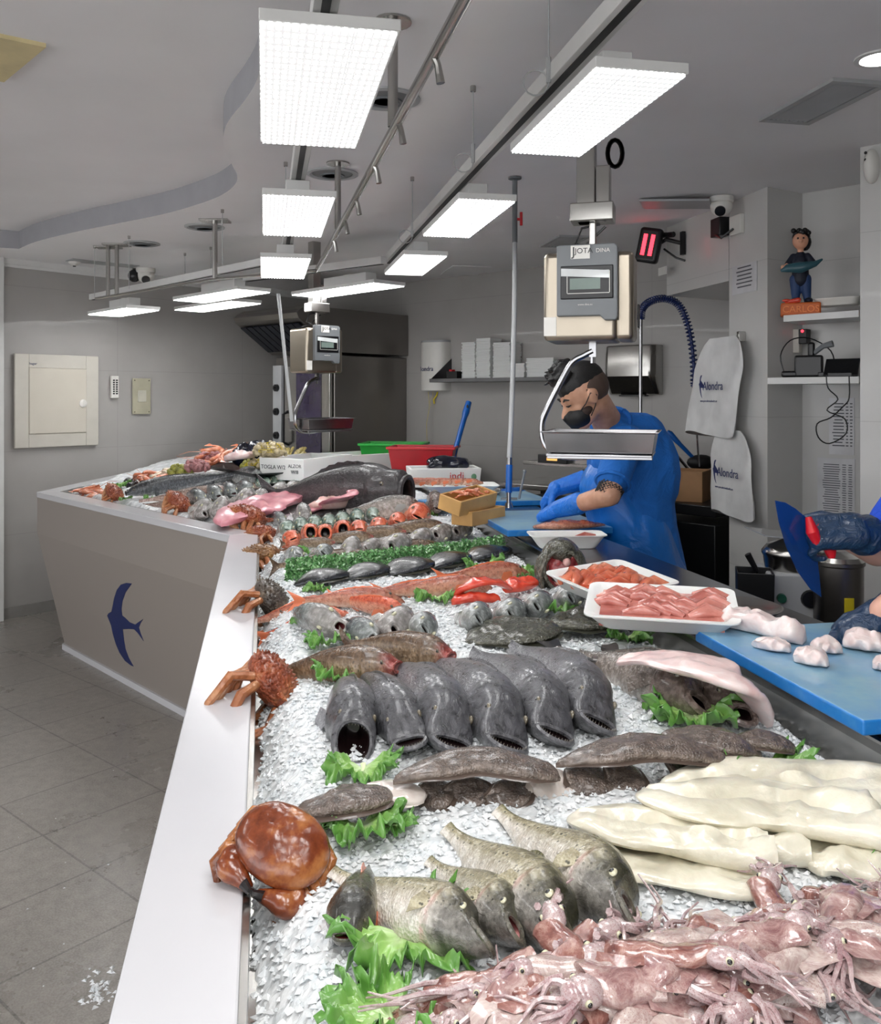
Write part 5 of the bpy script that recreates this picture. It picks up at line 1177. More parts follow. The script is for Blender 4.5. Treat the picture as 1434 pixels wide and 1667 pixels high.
mb = MB(); mb.tube([(-.53, -.03, 1.2), (-.53, -.08, 1.22), (-.53, -.08, 1.45), (-.53, -.03, 1.47)], .014, 8); mb.build('handle', M_black, dr)
mb = MB(); mb.box((-.13, -.02, 1.7), (.06, .012, .22)); mb.build('green_label', simple('green_label', '4f9a3f', .5), ov)
# soap / towel dispenser
t, w, h = wallthing('water_heater', 'white rounded wall dispenser with blue lettering left of the tray shelf', 'dispenser', WB, 694, 734, 555, 636)
mb = MB(); r = w/2; pts = [(r*cos(a)*1.0, -.02-.11*abs(sin(a))**.7) for a in [pi*k/14 for k in range(15)]]+[(-r, 0), (r, 0)]; mb.prism(pts, -h/2, h/2*.93); mb.build('shell', M_white, t, bevel=.003, angle=50)
mb = MB(); mb.prism([(p[0]*1.01, p[1]*1.01) for p in pts], h/2*.93, h/2); mb.build('lid', M_grey2, t, angle=50)
text('londra', .055, M_navy, t, Matrix.Translation((-.015, -.1325, -.03)) @ Matrix.Rotation(pi/2, 4, 'X'), 'blue_lettering')
mb = MB(); q = wp(*WB, 703); z0 = CH-(638-HY)*q.y/F
o = thing('yellow_tape', 'yellow plastic tape strips hanging below the white wall dispenser', 'tape', q+Vector((-.03, -.05, z0)))
for k, L_ in enumerate((.42, .12, .1)):
    mb = MB(); mb.tube([(.03*k*1.3, 0, 0), (.03*k+.01, -.01, -L_*.3), (.03*k-.015, 0, -L_*.65), (.03*k-.01, -.005, -L_)], .008, 6, flat=.2); mb.build('strip', M_yel, o)
# tray shelf on the back wall
t, w, h = wallthing('wall_shelf', 'grey steel wall shelf carrying stacks of white foam trays', 'shelf', WB, 735, 925, 616, 622)
mb = MB(); mb.box((0, -.14, 0), (w, .28, h)); mb.build('board', simple('dark_steel_shelf', '6b6b6c', .4, metal=.6), t, bevel=.002)
mb = MB(); mb.prism([(-.28, 0), (0, 0), (0, .19)], -w/2, -w/2+.006, M=Matrix(((0, 0, 1, 0), (1, 0, 0, 0), (0, 1, 0, 0), (0, 0, 0, 1)))); mb.build('bracket', simple('dark_steel_bracket', '444446', .4, metal=.5), t, smooth=False)
shz = t.location.z+h/2; 
def stack(label, x0, x1, ytop, off, seed):
    a, b = wp(*WB, x0), wp(*WB, x1); m = (a+b)/2; d = b-a; n = Vector((d.y, -d.x, 0)).normalized(); H = max(.02, (613-ytop)*m.y/F); mb = MB(); w_ = d.length; rs = random.Random(seed)
    N = max(2, int(H/.013))
    for k in range(N): mb.box((rs.uniform(-.004, .004), rs.uniform(-.004, .004), H*(k+.5)/N), (w_*.97, .15, H/N*.8))
    mb.box((0, 0, H/2), (w_*.9, .13, H*.96)); o = mb.build('foam_tray_stack', M_foam, None, smooth=False, bevel=.001); o.location = m+n*(.12+off)+Vector((0, 0, shz)); o.rotation_euler = (0, 0, math.atan2(d.y, d.x)); tag(o, label, 'stack of trays', 'foam trays on the wall shelf')
stack('tall stack of white foam trays leftmost on the wall shelf', 776, 798, 555, 0, 1); stack('tallest stack of white foam trays, second on the wall shelf', 799, 822, 549, 0, 2); stack('tall stack behind, third from the left on the wall shelf', 824, 852, 556, -.02, 3)
stack('low stack of white foam trays in the middle of the wall shelf', 853, 878, 590, 0, 4); stack('low stack of white foam trays beside the man on the wall shelf', 880, 925, 582, 0, 5)
o = thing('shelf_clutter_box', 'dark little box with red items at the left end of the wall shelf', 'box', wp(*WB, 757)+Vector((-.08, -.1, shz)), math.atan2(W1.y, W1.x)); mb = MB(); mb.box((0, 0, .03), (.11, .1, .06)); mb.build('box', M_black, o, bevel=.003); mb = MB(); mb.box((-.02, -.02, .065), (.03, .04, .02)); mb.build('red_item', M_red, o)
# hand dryer
t, w, h = wallthing('hand_dryer', 'brushed steel hand dryer on the wall right of the man', 'hand dryer', WB, 998, 1080, 563, 643)
mb = MB(); rg = []
for i in range(9):
    f = i/8; z = h*(f-.5); dp = .13*(1-.5*max(0, .3-f)/.3) if f < .3 else .13+.02*sin(f*3); rg.append([(w/2*1.0, 0, z), (w/2, -dp*.75, z), (w/2*.85, -dp, z), (0, -dp*1.08, z), (-w/2*.85, -dp, z), (-w/2, -dp*.75, z), (-w/2, 0, z)])
mb.loft(rg); mb.build('cover', M_steel, t, angle=25, bevel=.01)
mb = MB(); mb.box((0, -.06, -h/2-.004), (w*.5, .06, .012)); mb.build('nozzle', M_black, t)
# long blue brush handle
o = thing('broom', 'blue plastic broom handle leaning in front of the wall', 'broom', D(727, 782, 5.6)); a = Vector((0, 0, 0)); b = D(763, 655, 5.9)-D(727, 782, 5.6)
mb = MB(); mb.tube([a, b*.1, b*.8, b*.86, b], [.014, .016, .018, .024, .02], 12); mb.build('grip', M_blueplastic, o)
mb = MB(); mb.ell((b*.93)+Vector((0, -.024, 0)), (.008, .003, .02)); mb.build('hang_hole', M_black, o)
# ------------------------------------------------------------ hanging scales
def make_scale():
    t = thing('hanging_scale', 'x', 'scale')
    mb = MB(); mb.box((-.03, 0, .0), (.235, .2, .285)); mb.build('housing', M_steelw, t, bevel=.018, seg=4)
    mb = MB(); mb.box((.107, 0, .0), (.06, .185, .28)); mb.build('end_cap', M_steelw, t, bevel=.015, seg=3)
    mb = MB(); mb.prism([(-.1, -.085), (.035, -.085), (.05, -.1), (.085, -.1), (.09, -.09), (.09, .13), (.08, .14), (-.095, .14), (-.1, .135)], .098, .128, M=Matrix(((1, 0, 0, 0), (0, 0, -1, 0), (0, 1, 0, .02), (0, 0, 0, 1)))); d = mb.build('display_housing', M_grey, t, bevel=.004, smooth=False)
    mb = MB(); mb.box((-.005, -.129, .04), (.165, .006, .105)); mb.build('display_bezel', M_black, d, bevel=.003)
    mb = MB(); mb.box((-.01, -.1325, .035), (.095, .002, .035)); mb.build('lcd', simple('lcd_grey_green', '6f7f78', .3), d)
    mb = MB(); 
    for s in (-1, 1): mb.box((0, -.1335, .04+s*.035), (.13, .0015, .002)); mb.box((s*.066, -.1335, .04), (.002, .0015, .068))
    mb.build('display_outline', M_white, d)
    mb = MB(); rings = [[(-.085+.16*i/8, -.134, .055+.012*sin(i)), (-.085+.16*i/8, -.136, .075+.016*sin(i*.7+1))] for i in range(9)]; mb.box((-.01, -.134, .067), (.15, .003, .024)); mb.v = [(x, y, z+.006*sin(x*60)) for x, y, z in mb.v]; mb.build('plastic_film', simple('crumpled_film', 'c8cccc', .2, coat=.5), d)
    mb = MB(); mb.box((-.025, -.13, .135), (.06, .004, .042)); mb.build('label_plate', M_white, d); text('JOTA', .024, M_black, d, Matrix.Translation((-.014, -.1325, .138)) @ Matrix.Rotation(pi/2, 4, 'X'), 'print'); text('J', .04, M_black, d, Matrix.Translation((-.046, -.1325, .136)) @ Matrix.Rotation(pi/2, 4, 'X'), 'print')
    text('DINA', .018, M_white, d, Matrix.Translation((.045, -.1295, .138)) @ Matrix.Rotation(pi/2, 4, 'X'), 'print'); text('www.dina.es', .009, M_white, d, Matrix.Translation((-.01, -.1295, -.03)) @ Matrix.Rotation(pi/2, 4, 'X'), 'print')
    mb = MB(); mb.box((-.125, -.1015, -.095), (.04, .002, .06)); mb.build('paper_label', M_white, t)
    mb = MB(); mb.box((.147, 0, -.06), (.006, .035, .075)); k = mb.build('button_strip', M_black, t, bevel=.002)
    mb = MB(); mb.add([(.151, -.007, -.05), (.151, .007, -.05), (.151, 0, -.038)], [(0, 1, 2)]); mb.add([(.151, -.007, -.072), (.151, .007, -.072), (.151, 0, -.084)], [(2, 1, 0)]); mb.build('arrow_marks', M_white, k)
    mb = MB(); mb.box((0, 0, .21), (.022, .022, .1)); mb.box((0, 0, .28), (.14, .09, .06)); mb.box((-.02, 0, .5), (.06, .06, .5)); mb.box((.035, 0, .36), (.045, .06, .14)); mb.build('ceiling_post', M_steel, t, smooth=False, bevel=.004)
    mb = MB(); mb.tube([(-.01, .02, .17), (-.06, .03, .19), (-.04, .03, .24), (.02, .03, .25)], .004, 6); mb.tube([(-.12, .0, .15), (-.04, .03, .17), (.04, .02, .24)], .004, 6); mb.build('cable', M_black, t)
    mb = MB(); mb.box((0, 0, -.165), (.022, .022, .05)); mb.tube([(0, 0, -.14), (0, 0, -.21)], .009, 8); mb.build('load_stem', M_chrome, t)
    pth = [(0, 0, -.17), (-.03, 0, -.185), (-.07, 0, -.21), (-.115, 0, -.29), (-.155, 0, -.37), (-.168, 0, -.41), (-.165, 0, -.46), (-.145, 0, -.495), (-.11, 0, -.515), (-.05, 0, -.52), (.0, 0, -.515)]
    mb = MB(); mb.tube(catmull([Vector(p) for p in pth], 4), .02, 10, flat=.5, up=(1, 0, 0)); mb.build('hanger_arm', M_chrome, t, angle=50)
    mb = MB(); mb.box((.03, 0, -.505), (.33, .25, .008)); mb.box((.03, -.1, -.512), (.33, .015, .012)); mb.build('pan_support', M_chrome, t, bevel=.002)
    mb = MB(); 
    def q(l, w_, z): return [(-l/2+.03, -w_/2, z), (l/2+.03, -w_/2, z), (l/2+.03, w_/2, z), (-l/2+.03, w_/2, z)]
    mb.loft([q(.33, .22, -.498), q(.35, .24, -.435), q(.37, .26, -.433), q(.37, .26, -.43), q(.346, .236, -.43), q(.326, .216, -.492)]); mb.build('weighing_pan', M_chrome, t, smooth=False, bevel=.004)
    return t
sc1 = make_scale(); sc1.location = D(965, 487, 2.9); sc1.rotation_euler = (0, 0, R(-16)); sc1['label'] = 'large hanging steel scale with its display and pan in front of the man'; sc1['group'] = 'ceiling-hung scales'
sc2 = dup(sc1, 'hanging steel scale farther back over the far wing of the counter', loc=D(516, 572, 5.7), rot=(0, 0, R(42)))
o = tag(MB().tube([(.0+.045*cos(a)*.55, 0, .045*sin(a)) for a in [pi*k/8 for k in range(36)]], .008, 6).build('cable_coil', M_black), 'black cable coiled under the ceiling beside the nearer scale post', 'cable'); o.location = D(1003, 247, 2.95)+Vector((0, .02, 0))
# ------------------------------------------------------------ ceiling fixtures
def rod(name, label, cat, parts, loc, group=None):
    t = thing(name, label, cat, loc, 0, group)
    for nm, path, r, m in parts: mb = MB(); mb.tube(path, r, 10); mb.build(nm, m, t)
    return t
zr = 2.30
def railpt(y): return G(403+(645-y)*(755-403)/645, y, zr)
ra, rb = G(775, -35, zr), G(515, 440, zr)
rl_ = thing('hanging_rail', 'long stainless rail with small hooks hanging from vertical pipes', 'rail', ra); mb = MB(); mb.tube([(0, 0, 0), rb-ra], .0125, 10); mb.build('rail_pipe', M_steel, rl_)
for (x, y) in ((709, 88), (650, 196), (610, 266), (580, 322), (559, 356), (541, 388)):
    p = G(x, y, zr); f = (p-ra).dot(rb-ra)/(rb-ra).length_squared; p = (rb-ra)*f; mb = MB(); mb.tube([p+Vector((0, 0, -.008)), p+Vector((.006, 0, -.022)), p+Vector((.012, -.0, -.06))], [.008, .007, .009], 8); mb.build('hook', M_steel, rl_)
for (x, y) in ((628, 212), (543, 376)):
    p = G(x, y, zr); f = (p-ra).dot(rb-ra)/(rb-ra).length_squared; p = (rb-ra)*f; mb = MB(); mb.tube([p+Vector((0, 0, .01)), p+Vector((0, 0, zc-zr-ra.z+zr-.002))], .0135, 10); mb.lathe([(.05, 0), (.05, .006)], 16, c=(p.x, p.y, zc-zr-.007)); mb.build('support_pipe', M_steel, rl_)
# far rail with its posts
p1, p2 = G(350, 442, 2.3), G(190, 470, 2.3)
r2 = thing('hanging_rail', 'thin steel rail running over the far wing on ceiling posts', 'rail', p1); e_ = (p2-p1).normalized(); pE = G(515, 440, 2.26)
mb = MB(); mb.tube([pE-p1, Vector((0, 0, -.04)), (p2-p1)+Vector((0, 0, -.04))+e_*.3], .008, 8); mb.build('rail_pipe', M_steel, r2)
for q_ in (p1, p2, p2+e_*.12): mb = MB(); mb.tube([q_-p1+Vector((0, 0, -.04)), Vector((q_.x-p1.x, q_.y-p1.y, zc-2.3-.002))], .014, 8); mb.box((q_.x-p1.x, q_.y-p1.y, zc-2.306), (.16, .1, .01)); mb.build('support_post', M_steel, r2)
# pivoting rod down to the far scale
rod('steel_rod', 'slanting grey hose rod hanging down beside the farther scale', 'rod', [('rod', [(0, 0, 0), D(475, 686, 5.5)-D(453, 478, 5.5)], .011, M_grey2)], D(453, 478, 5.5))
# tracks
def track(label, a, b, w=.05, h=.04):
    t = thing('light_track', label, 'light track', (a+b)/2, math.atan2((b-a).y, (b-a).x), 'white light tracks'); L_ = (b-a).length; mb = MB(); mb.box((0, 0, 0), (L_, w, h)); mb.build('rail_profile', M_trim, t, bevel=.002)
    mb = MB(); mb.box((0, 0, -h/2-.001), (L_-.02, w*.35, .004)); mb.build('slot', M_dark, t); return t
zt = 2.365
lc = lambda x, y: G(x, y, 2.25)
a = Vector((lc(518, 159).x, lc(518, 159).y, zt)); tA = Vector((A.x, A.y, 0))
track('white track carrying the left row of lamps towards the back', a-tA*2.2, a+tA*3.15)
a = Vector((lc(956, 194).x-.06, lc(956, 194).y, zt)); track('white track carrying the right row of lamps', a-tA*2.5, a+tA*2.95)
a = G(150, 487, 2.33); b = G(430, 431, 2.33); a.z = b.z = zt-.02; track('white track over the left part of the far wing', a, b)
a = G(400, 457, 2.33); b = G(625, 428, 2.33); a.z = b.z = zt-.02; track('white track over the right part of the far wing', a, b)
# suspension cables
for x, y0, y1, lb in ((893, -40, 135, 'nearest suspension cable of the right track'), (770, 140, 265, 'second suspension cable of the right track'), (671, 288, 385, 'third suspension cable of the right track'), (465, 264, 300, 'suspension cable behind the second lamp of the left row'), (362, 341, 432, 'suspension cable right of the middle ceiling post'),
                      (210, 384, 470, 'suspension cable right of the double ceiling post'), (343, 402, 440, 'suspension cable left of the middle ceiling post'), (154, 400, 484, 'slack white cable at the left end of the far track'), (301, 412, 470, 'slack white cable left of the paired far lamps')):
    d = F*(zc-CH)/(HY-y0); p = D(x, y0, d); q = D(x, y1, d)-p; mb = MB(); t = thing('suspension_cable', lb, 'cable', p, 0, 'thin suspension cables'); mb.tube([(0, 0, 0), q], .0022, 5); mb.build('wire', M_grey2, t); mb = MB(); mb.tube([(0, 0, 0), (0, 0, -.018)], .009, 8); mb.build('ceiling_fitting', M_steel, t)
    if y1 < 400 and x > 600: mb = MB(); mb.tube([q+Vector((0, 0, .06)), q], .006, 6); mb.tube([q+Vector((.0-.03*(1-cos(a_)), 0, -.0+.03*sin(a_))) for a_ in [2*pi*k/14 for k in range(15)]], .0022, 5); mb.build('cable_grip', M_grey2, t)
# ceiling speakers
for x, y, s, lb in ((541, 282, 1, 'round recessed ceiling speaker right of the left lamp row'), (628, 160, 1, 'round ceiling speaker partly behind the nearest lamp'), (333, 369, 1, 'round ceiling speaker beside the middle post'), (231, 396, 1, 'round ceiling speaker beside the double post')):
    p = G(x, y, zc); t = thing('ceiling_speaker', lb, 'ceiling speaker', p, 0, 'round ceiling speakers'); mb = MB()
    mb.lathe([(.115, -.001), (.115, -.006), (.1, -.01), (.09, -.004)], 32, cap1=False); mb.build('ring', M_grey2, t); mb = MB(); mb.lathe([(.09, -.003), (.05, -.012), (.02, -.008)], 28); mb.build('cone', simple('speaker_grille', '6f7172', .5), t)
    mb = MB(); mb.lathe([(.055, -.011), (.055, -.016), (.045, -.016), (.045, -.011)], 24); mb.build('inner_ring', M_grey, t)
# vents
def vent(label, cx, cy, L_, W_, rz_, n=7, mat=None, name='ceiling_vent', cat='vent'):
    t = thing(name, label, cat, G(cx, cy, zc), rz_); mb = MB(); z = -.006
    for s in (-1, 1): mb.box((s*(L_/2-.012), 0, z), (.024, W_, .012)); mb.box((0, s*(W_/2-.012), z), (L_-.048, .024, .012))
    mb.build('frame', mat or M_grey2, t, bevel=.001); mb = MB(); mb.box((0, 0, -.002), (L_-.05, W_-.05, .002)); mb.build('duct', M_dark, t)
    for k in range(n): mb = MB(); mb.box((0, 0, 0), (L_-.05, .012, .002), M=Matrix.Translation((0, (W_-.06)*((k+.5)/n-.5), -.007)) @ Matrix.Rotation(R(35), 4, 'X')); mb.build('slat', mat or M_grey2, t, smooth=False)
    return t
vent('grey slatted vent in the ceiling at the upper right', 1335, 165, .42, .2, ANG_A+.0, 8)
vent('grey slatted vent in the ceiling above the nearer scale', 918, 392, .4, .2, ANG_A, 6)
mb = MB(); mb.box((0, 0, -.004), (.5, .3, .006)); o = mb.build('access_hatch', M_ceil, None, bevel=.001); o.location = G(757, 440, zc); o.rotation_euler = (0, 0, ANG_A); tag(o, 'flush hatch in the ceiling left of the tall rod', 'hatch')
mb = MB(); mb.box((0, 0, -.01), (.34, .2, .012), M=Matrix.Rotation(R(4), 4, 'Y')); o = mb.build('ceiling_flap', M_grey2, None, bevel=.003); o.location = G(1100, 325, zc)-Vector((0, 0, .012)); o.rotation_euler = (0, 0, R(-20)); tag(o, 'grey flat panel under the ceiling beside the dome camera', 'panel')
mb = MB(); mb.box((0, 0, -.004), (.5, .14, .006)); o = mb.build('ceiling_grille', M_grey2, None, bevel=.001); o.location = G(168, 428, zc); o.rotation_euler = (0, 0, ANG_E+pi/2); tag(o, 'flat grey grille in the ceiling near the left wall', 'grille')
t = thing('smoke_detector', 'small dark smoke detector on the ceiling near the left wall', 'smoke detector', G(121, 425, zc)); mb = MB(); mb.lathe([(.045, -.001), (.04, -.02), (.015, -.035)], 18); mb.build('case', M_white, t); mb = MB(); mb.lathe([(.012, -.034), (.01, -.042)], 10); mb.build('sensor', M_black, t)
# downlight, recess panel
t = thing('downlight', 'bright round downlight at the right edge of the ceiling', 'ceiling light', G(1432, 93, zc)); mb = MB(); mb.lathe([(.07, -.001), (.07, -.006), (.055, -.008), (.05, -.002)], 28, cap1=False); mb.build('ring', M_trim, t); mb = MB(); mb.lathe([(.052, -.002), (.052, -.004)], 28)
nl = NT('downlight_glow'); nl.set(color='ffffff', emit=(1, .98, .95, 1), estr=22); mb.build('diffuser', nl.m, t)
t = thing('ceiling_speaker_panel', 'cream square panel with a round speaker on the high ceiling', 'ceiling speaker', G(5, 95, zh), R(-30)); 
c4 = [G(-60, 130, zh), G(-20, 50, zh), G(75, 70, zh), G(0, 133, zh)]; c0 = Vector(t.location); e2 = (c4[2]-G(0, 54, zh)).normalized(); e3 = (c4[2]-G(0, 133, zh)).normalized(); t.rotation_euler = (0, 0, 0)
cor = c4[2]-c0; La = .42; mb = MB(); q4 = [cor, cor-e2*La, cor-e2*La-e3*La, cor-e3*La]; mb.add([(p.x, p.y, -.014) for p in q4]+[(p.x, p.y, -.001) for p in q4], [(3, 2, 1, 0), (4, 5, 6, 7), (0, 1, 5, 4), (1, 2, 6, 5), (2, 3, 7, 6), (3, 0, 4, 7)]); mb.build('panel', simple('cream_panel', 'd8c99a', .6), t, smooth=False)
cc = (q4[0]+q4[2])/2; mb = MB(); mb.lathe([(.11, -.015), (.1, -.024), (.05, -.018), (.03, -.026)], 24, c=(cc.x, cc.y, 0)); mb.build('speaker_cone', M_grey, t)
# cameras
def domecam(label, p, rz_, s=1):
    t = thing('dome_camera', label, 'security camera', p, rz_, 'white dome security cameras'); t.scale = (s,)*3; mb = MB(); mb.lathe([(.06, -.001), (.06, -.025), (.056, -.03)], 24); mb.build('base', M_white, t); mb = MB(); mb.ell((0, 0, -.045), (.054, .054, .05), 20, 14); mb.build('ball', M_white, t)
    mb = MB(); mb.lathe([(.026, .036), (.026, .056), (.02, .057)], 16, M=Matrix.Translation((0, 0, -.048)) @ Matrix.Rotation(R(125), 4, 'X')); mb.build('lens', M_black, t); return t
p = G(1174, 320, zc); p.z -= .002; domecam('white dome security camera on the ceiling beside the red heater', p, R(-25), 1.0)
p = G(237, 437, zc); domecam('white dome security camera near the top of the left wall', p, R(20), 1.2)
t = thing('motion_sensor', 'black bracket sensor beside the left dome camera', 'sensor', G(220, 437, zc)); mb = MB(); mb.box((0, 0, -.05), (.03, .03, .1)); mb.ell((0, -.02, -.06), (.05, .04, .05)); mb.build('case', M_black, t)
# junction box on the column, heater, notices, bags
t, w, h = wallthing('junction_box', 'black plug and white socket plate below the right dome camera', 'socket', WC, 1172, 1207, 352, 390); mb = MB(); mb.box((.08, -.012, -.0), (w*.5, .024, h*.8)); mb.build('plate', M_white, t, bevel=.003); mb = MB(); mb.box((-.05, -.03, .01), (w*.45, .06, h*.8)); mb.build('plug', M_black, t, bevel=.004); mb = MB(); mb.tube([(-.04, -.06, -.03), (.03, -.07, -.06), (.08, -.03, -.02)], .006, 6); mb.build('cable', M_black, t)
t, w, h = wallthing('insect_heater', 'small black heater with glowing red bars on a wall bracket', 'heater', WC, 1083, 1122, 375, 428, off=.05)
mb = MB(); mb.lathe([(.001, 0)]+[(.075*s, z) for s, z in ((1, 0), (1, .03), (.85, .045))], 4, M=Matrix.Translation((-.02, -.03, 0)) @ Matrix.Rotation(R(82), 4, 'X') @ Matrix.Rotation(pi/4, 4, 'Z') @ Matrix.Diagonal((1.1, 1.1, 1, 1))); 
mb = MB(); Mh = Matrix.Translation((-.0, -.12, 0)) @ Matrix.Rotation(R(48), 4, 'Z') @ Matrix.Rotation(R(12), 4, 'Y'); mb.box((0, 0, 0), (.13, .06, .2), M=Mh); mb.build('case', M_black, t, bevel=.02, seg=4)
ng = NT('red_glow'); ng.set(color='ff2233', emit=(1, .03, .05, 1), estr=2.2)
for k in (-1, 1): mb = MB(); mb.box((k*.022, -.032, 0), (.022, .004, .12), M=Mh); mb.build('glow_bar', ng.m, t)
mb = MB(); mb.tube([(0, -.05, .02), (.05, -.04, .03), (.1, .04, .0)], .012, 8); mb.tube([(0, -.05, .06), (.1, -.02, .05)], .016, 8); mb.tube([(.02, -.04, -.02), (.09, .0, -.08), (.12, .04, -.1)], .006, 6); mb.box((.11, .03, 0), (.03, .02, .13)); mb.build('bracket_arm', M_black, t); mb = MB(); mb.box((-.02, -.03, -.14), (.1, .006, .045)); mb.build('tag_plate', M_white, t)
def notice(name, label, W, x0, x1, y0, y1, rows, group, off=.003, title=None, cols=1):
    t, w, h = wallthing(name, label, 'paper notice', W, x0, x1, y0, y1, group, off); mb = MB(); mb.box((0, 0, 0), (w, .002, h)); mb.build('sheet', simple('paper_sheet', 'c9c9cb', .4, coat=.3), t, smooth=False)
    mb = MB(); r_ = random.Random(x0)
    for k in range(rows):
        z = h*.4-h*.8*k/rows
        for c_ in range(cols): wd_ = w*(.75 if cols == 1 else (.5, .12, .12)[c_])*r_.uniform(.6, 1); mb.box(((0 if cols == 1 else (-.12, .22, .38)[c_])*w, -.0015, z), (wd_, .001, h*.28/rows))
    mb.build('printed_lines', simple('print_grey', '55565c', .6), t, smooth=False); return t, w, h
notice('paper_notice', 'small laminated notice taped to the column above the bags', WC, 1193, 1233, 430, 477, 6, 'papers on the right walls')
notice('price_list', 'long printed price list pinned low in the niche', WN, 1331, 1392, 746, 850, 22, 'papers on the right walls', cols=3)
notice('price_list', 'printed list pinned in the niche just below the lower shelf', WN, 1350, 1391, 648, 740, 14, 'papers on the right walls', cols=3)
def logo_bird(parent, M):
    mb = MB(); b = [((x-375)/250, -(y-470)/250) for x, y in bird]; bm = bmesh.new(); f = bm.faces.new([bm.verts.new((p[0], p[1], 0)) for p in b]); bmesh.ops.triangulate(bm, faces=[f]); me = bpy.data.meshes.new('bird_print'); bm.to_mesh(me); bm.free(); me.transform(M); me.materials.append(M_navy); o = bpy.data.objects.new('bird_print', me); C.objects.link(o); o.parent = parent
M_bagw = simple('white_bag_plastic', 'd3d3d2', .35, coat=.2, bump=.3, bscale=9)
def hangbag(label, x0, x1, y0, y1, off, lean):
    t, w, h = wallthing('plastic_apron_bag', label, 'bag', WC, x0, x1, y0, y1, 'white shop bags hanging on the column', off); mb = MB(); rings = []
    for i in range(17):
        f = i/16; z = h/2-h*f; hw = w*(.26+.24*min(1, f*3)**.6)*(1+.03*sin(f*9)); cx_ = lean*(f-.3)*w; rg = []
        for j in range(24):
            a = 2*pi*j/24; fold = .012*sin(a*3+f*7)+.008*sin(a*7+f*13); rg.append((cx_+hw*cos(a), (.028+fold*.8)*sin(a)*(.4+.6*f)-.01*cos(a*2), z+.012*sin(a*2)*(i > 14)))
        rings.append(rg)
    mb.loft(rings); mb.build('bag', M_bagw, t, angle=70)
    Mx = Matrix.Rotation(pi/2, 4, 'X'); text('Alondra', .062, M_navy, t, Matrix.Translation((.035+lean*w*.15, -.046, .0)) @ Mx, 'blue_lettering'); logo_bird(t, Matrix.Translation((-.082+lean*w*.15, -.046, .0)) @ Mx @ Matrix.Scale(.12, 4))
    text('www.pescaderiasalondra.es', .0155, M_navy, t, Matrix.Translation((.0+lean*w*.2, -.046, -.075)) @ Mx, 'web_address'); return t
hangbag('white shop bag with blue bird print hanging on a hook, upper one of two', 1150, 1232, 550, 708, .06, -.3)
hangbag('white shop bag with blue bird print hanging below the upper one', 1172, 1240, 700, 838, .045, .05)
t, w, h = wallthing('wall_hook', 'small grey hook on the column holding the white bags', 'hook', WC, 1209, 1216, 540, 556); mb = MB(); mb.box((0, -.02, 0), (.02, .04, .05)); mb.build('hook', M_steel, t, bevel=.003); mb = MB(); mb.tube([(0, -.045, .0), (-.02, -.05, -.02), (-.04, -.05, -.01)], .006, 6); mb.build('loop', M_bagw, t)
t, w, h = wallthing('wall_siren', 'white rounded alarm sensor high on the right side wall', 'alarm sensor', WS, 1407, 1433, 243, 300); mb = MB(); mb.ell((0, -.01, 0), (w/2, .045, h/2), 16, 12); mb.build('case', M_white, t)
for k in (-1, 1): mb = MB(); mb.ell((-w*.2, -.045, h*(.25+.1*k)), (.006, .006, .006)); mb.build('sensor_eye', M_black, t)
# niche shelves
def nshelf(label, x0, x1, y, dpt, th=.03):
    a, b = wp(*WN, x0), wp(*WN, x1+10); m = (a+b)/2; n = Vector((-.698, -.716, 0)); d = 3.9; z = CH-(y-HY)*d/F
    p0 = D(x0, y, 4.0); p1 = D(x1, y-4, 3.75); t = thing('niche_shelf', label, 'shelf', (p0.x, p0.y, z), 0, 'white shelves in the niche')
    pts = [(0, 0), (p1.x-p0.x, p1.y-p0.y), (p1.x-p0.x+.17, p1.y-p0.y+.17), (.14, .17)]; mb = MB(); mb.prism(pts, -th, 0); mb.build('board', M_trim, t, smooth=False, bevel=.002); return t, z
s1, z1 = nshelf('upper white shelf in the niche carrying the little fishmonger statue', 1275, 1398, 510, .2); s2, z2 = nshelf('lower white shelf in the niche carrying a small black device', 1249, 1398, 614, .2)
# statue on the upper shelf: little fishmonger holding a fish
p = D(1300, 500, 4.03); p.z = z1+.001
st = thing('fishmonger_statue', 'painted statuette of a dark-haired fishmonger in navy holding a blue fish on an orange base', 'statuette', p+Vector((.02, .03, 0)), R(-20)); M_or = simple('orange_base', 'c8632a', .5); M_skin0 = simple('statue_skin', 'd9a083', .5)
M_nv = simple('navy_cloth_paint', '141a2c', .6); M_jean = simple('denim_paint', '1f3a66', .6)
mb = MB(); mb.box((0, 0, .03), (.17, .1, .06)); mb.build('base', M_or, st, bevel=.008)
text('CARLOS', .042, simple('orange_letters', 'e98a45', .5), st, Matrix.Translation((0, -.0505, .028)) @ Matrix.Rotation(pi/2, 4, 'X'), 'raised_lettering', .003)
mb = MB(); mb.cone((-.02, 0, .07), .016, (-.02, 0, .17), .028); mb.cone((.03, 0, .07), .016, (.02, 0, .17), .028); fuse(mb, 'trousers', M_jean, st, .004, 3)
mb = MB(); mb.ell((-.025, -.015, .07), (.018, .03, .014)); mb.ell((.035, -.015, .07), (.018, .03, .014)); mb.build('shoes', M_nv, st)
mb = MB(); mb.cone((0, 0, .17), .038, (0, 0, .25), .034); mb.cone((0, 0, .25), .036, (0, 0, .285), .018); mb.cone((-.03, 0, .275), .016, (-.055, -.015, .24), .014); mb.cone((.03, 0, .275), .016, (.055, -.015, .24), .014); fuse(mb, 'shirt', M_nv, st, .004, 3)
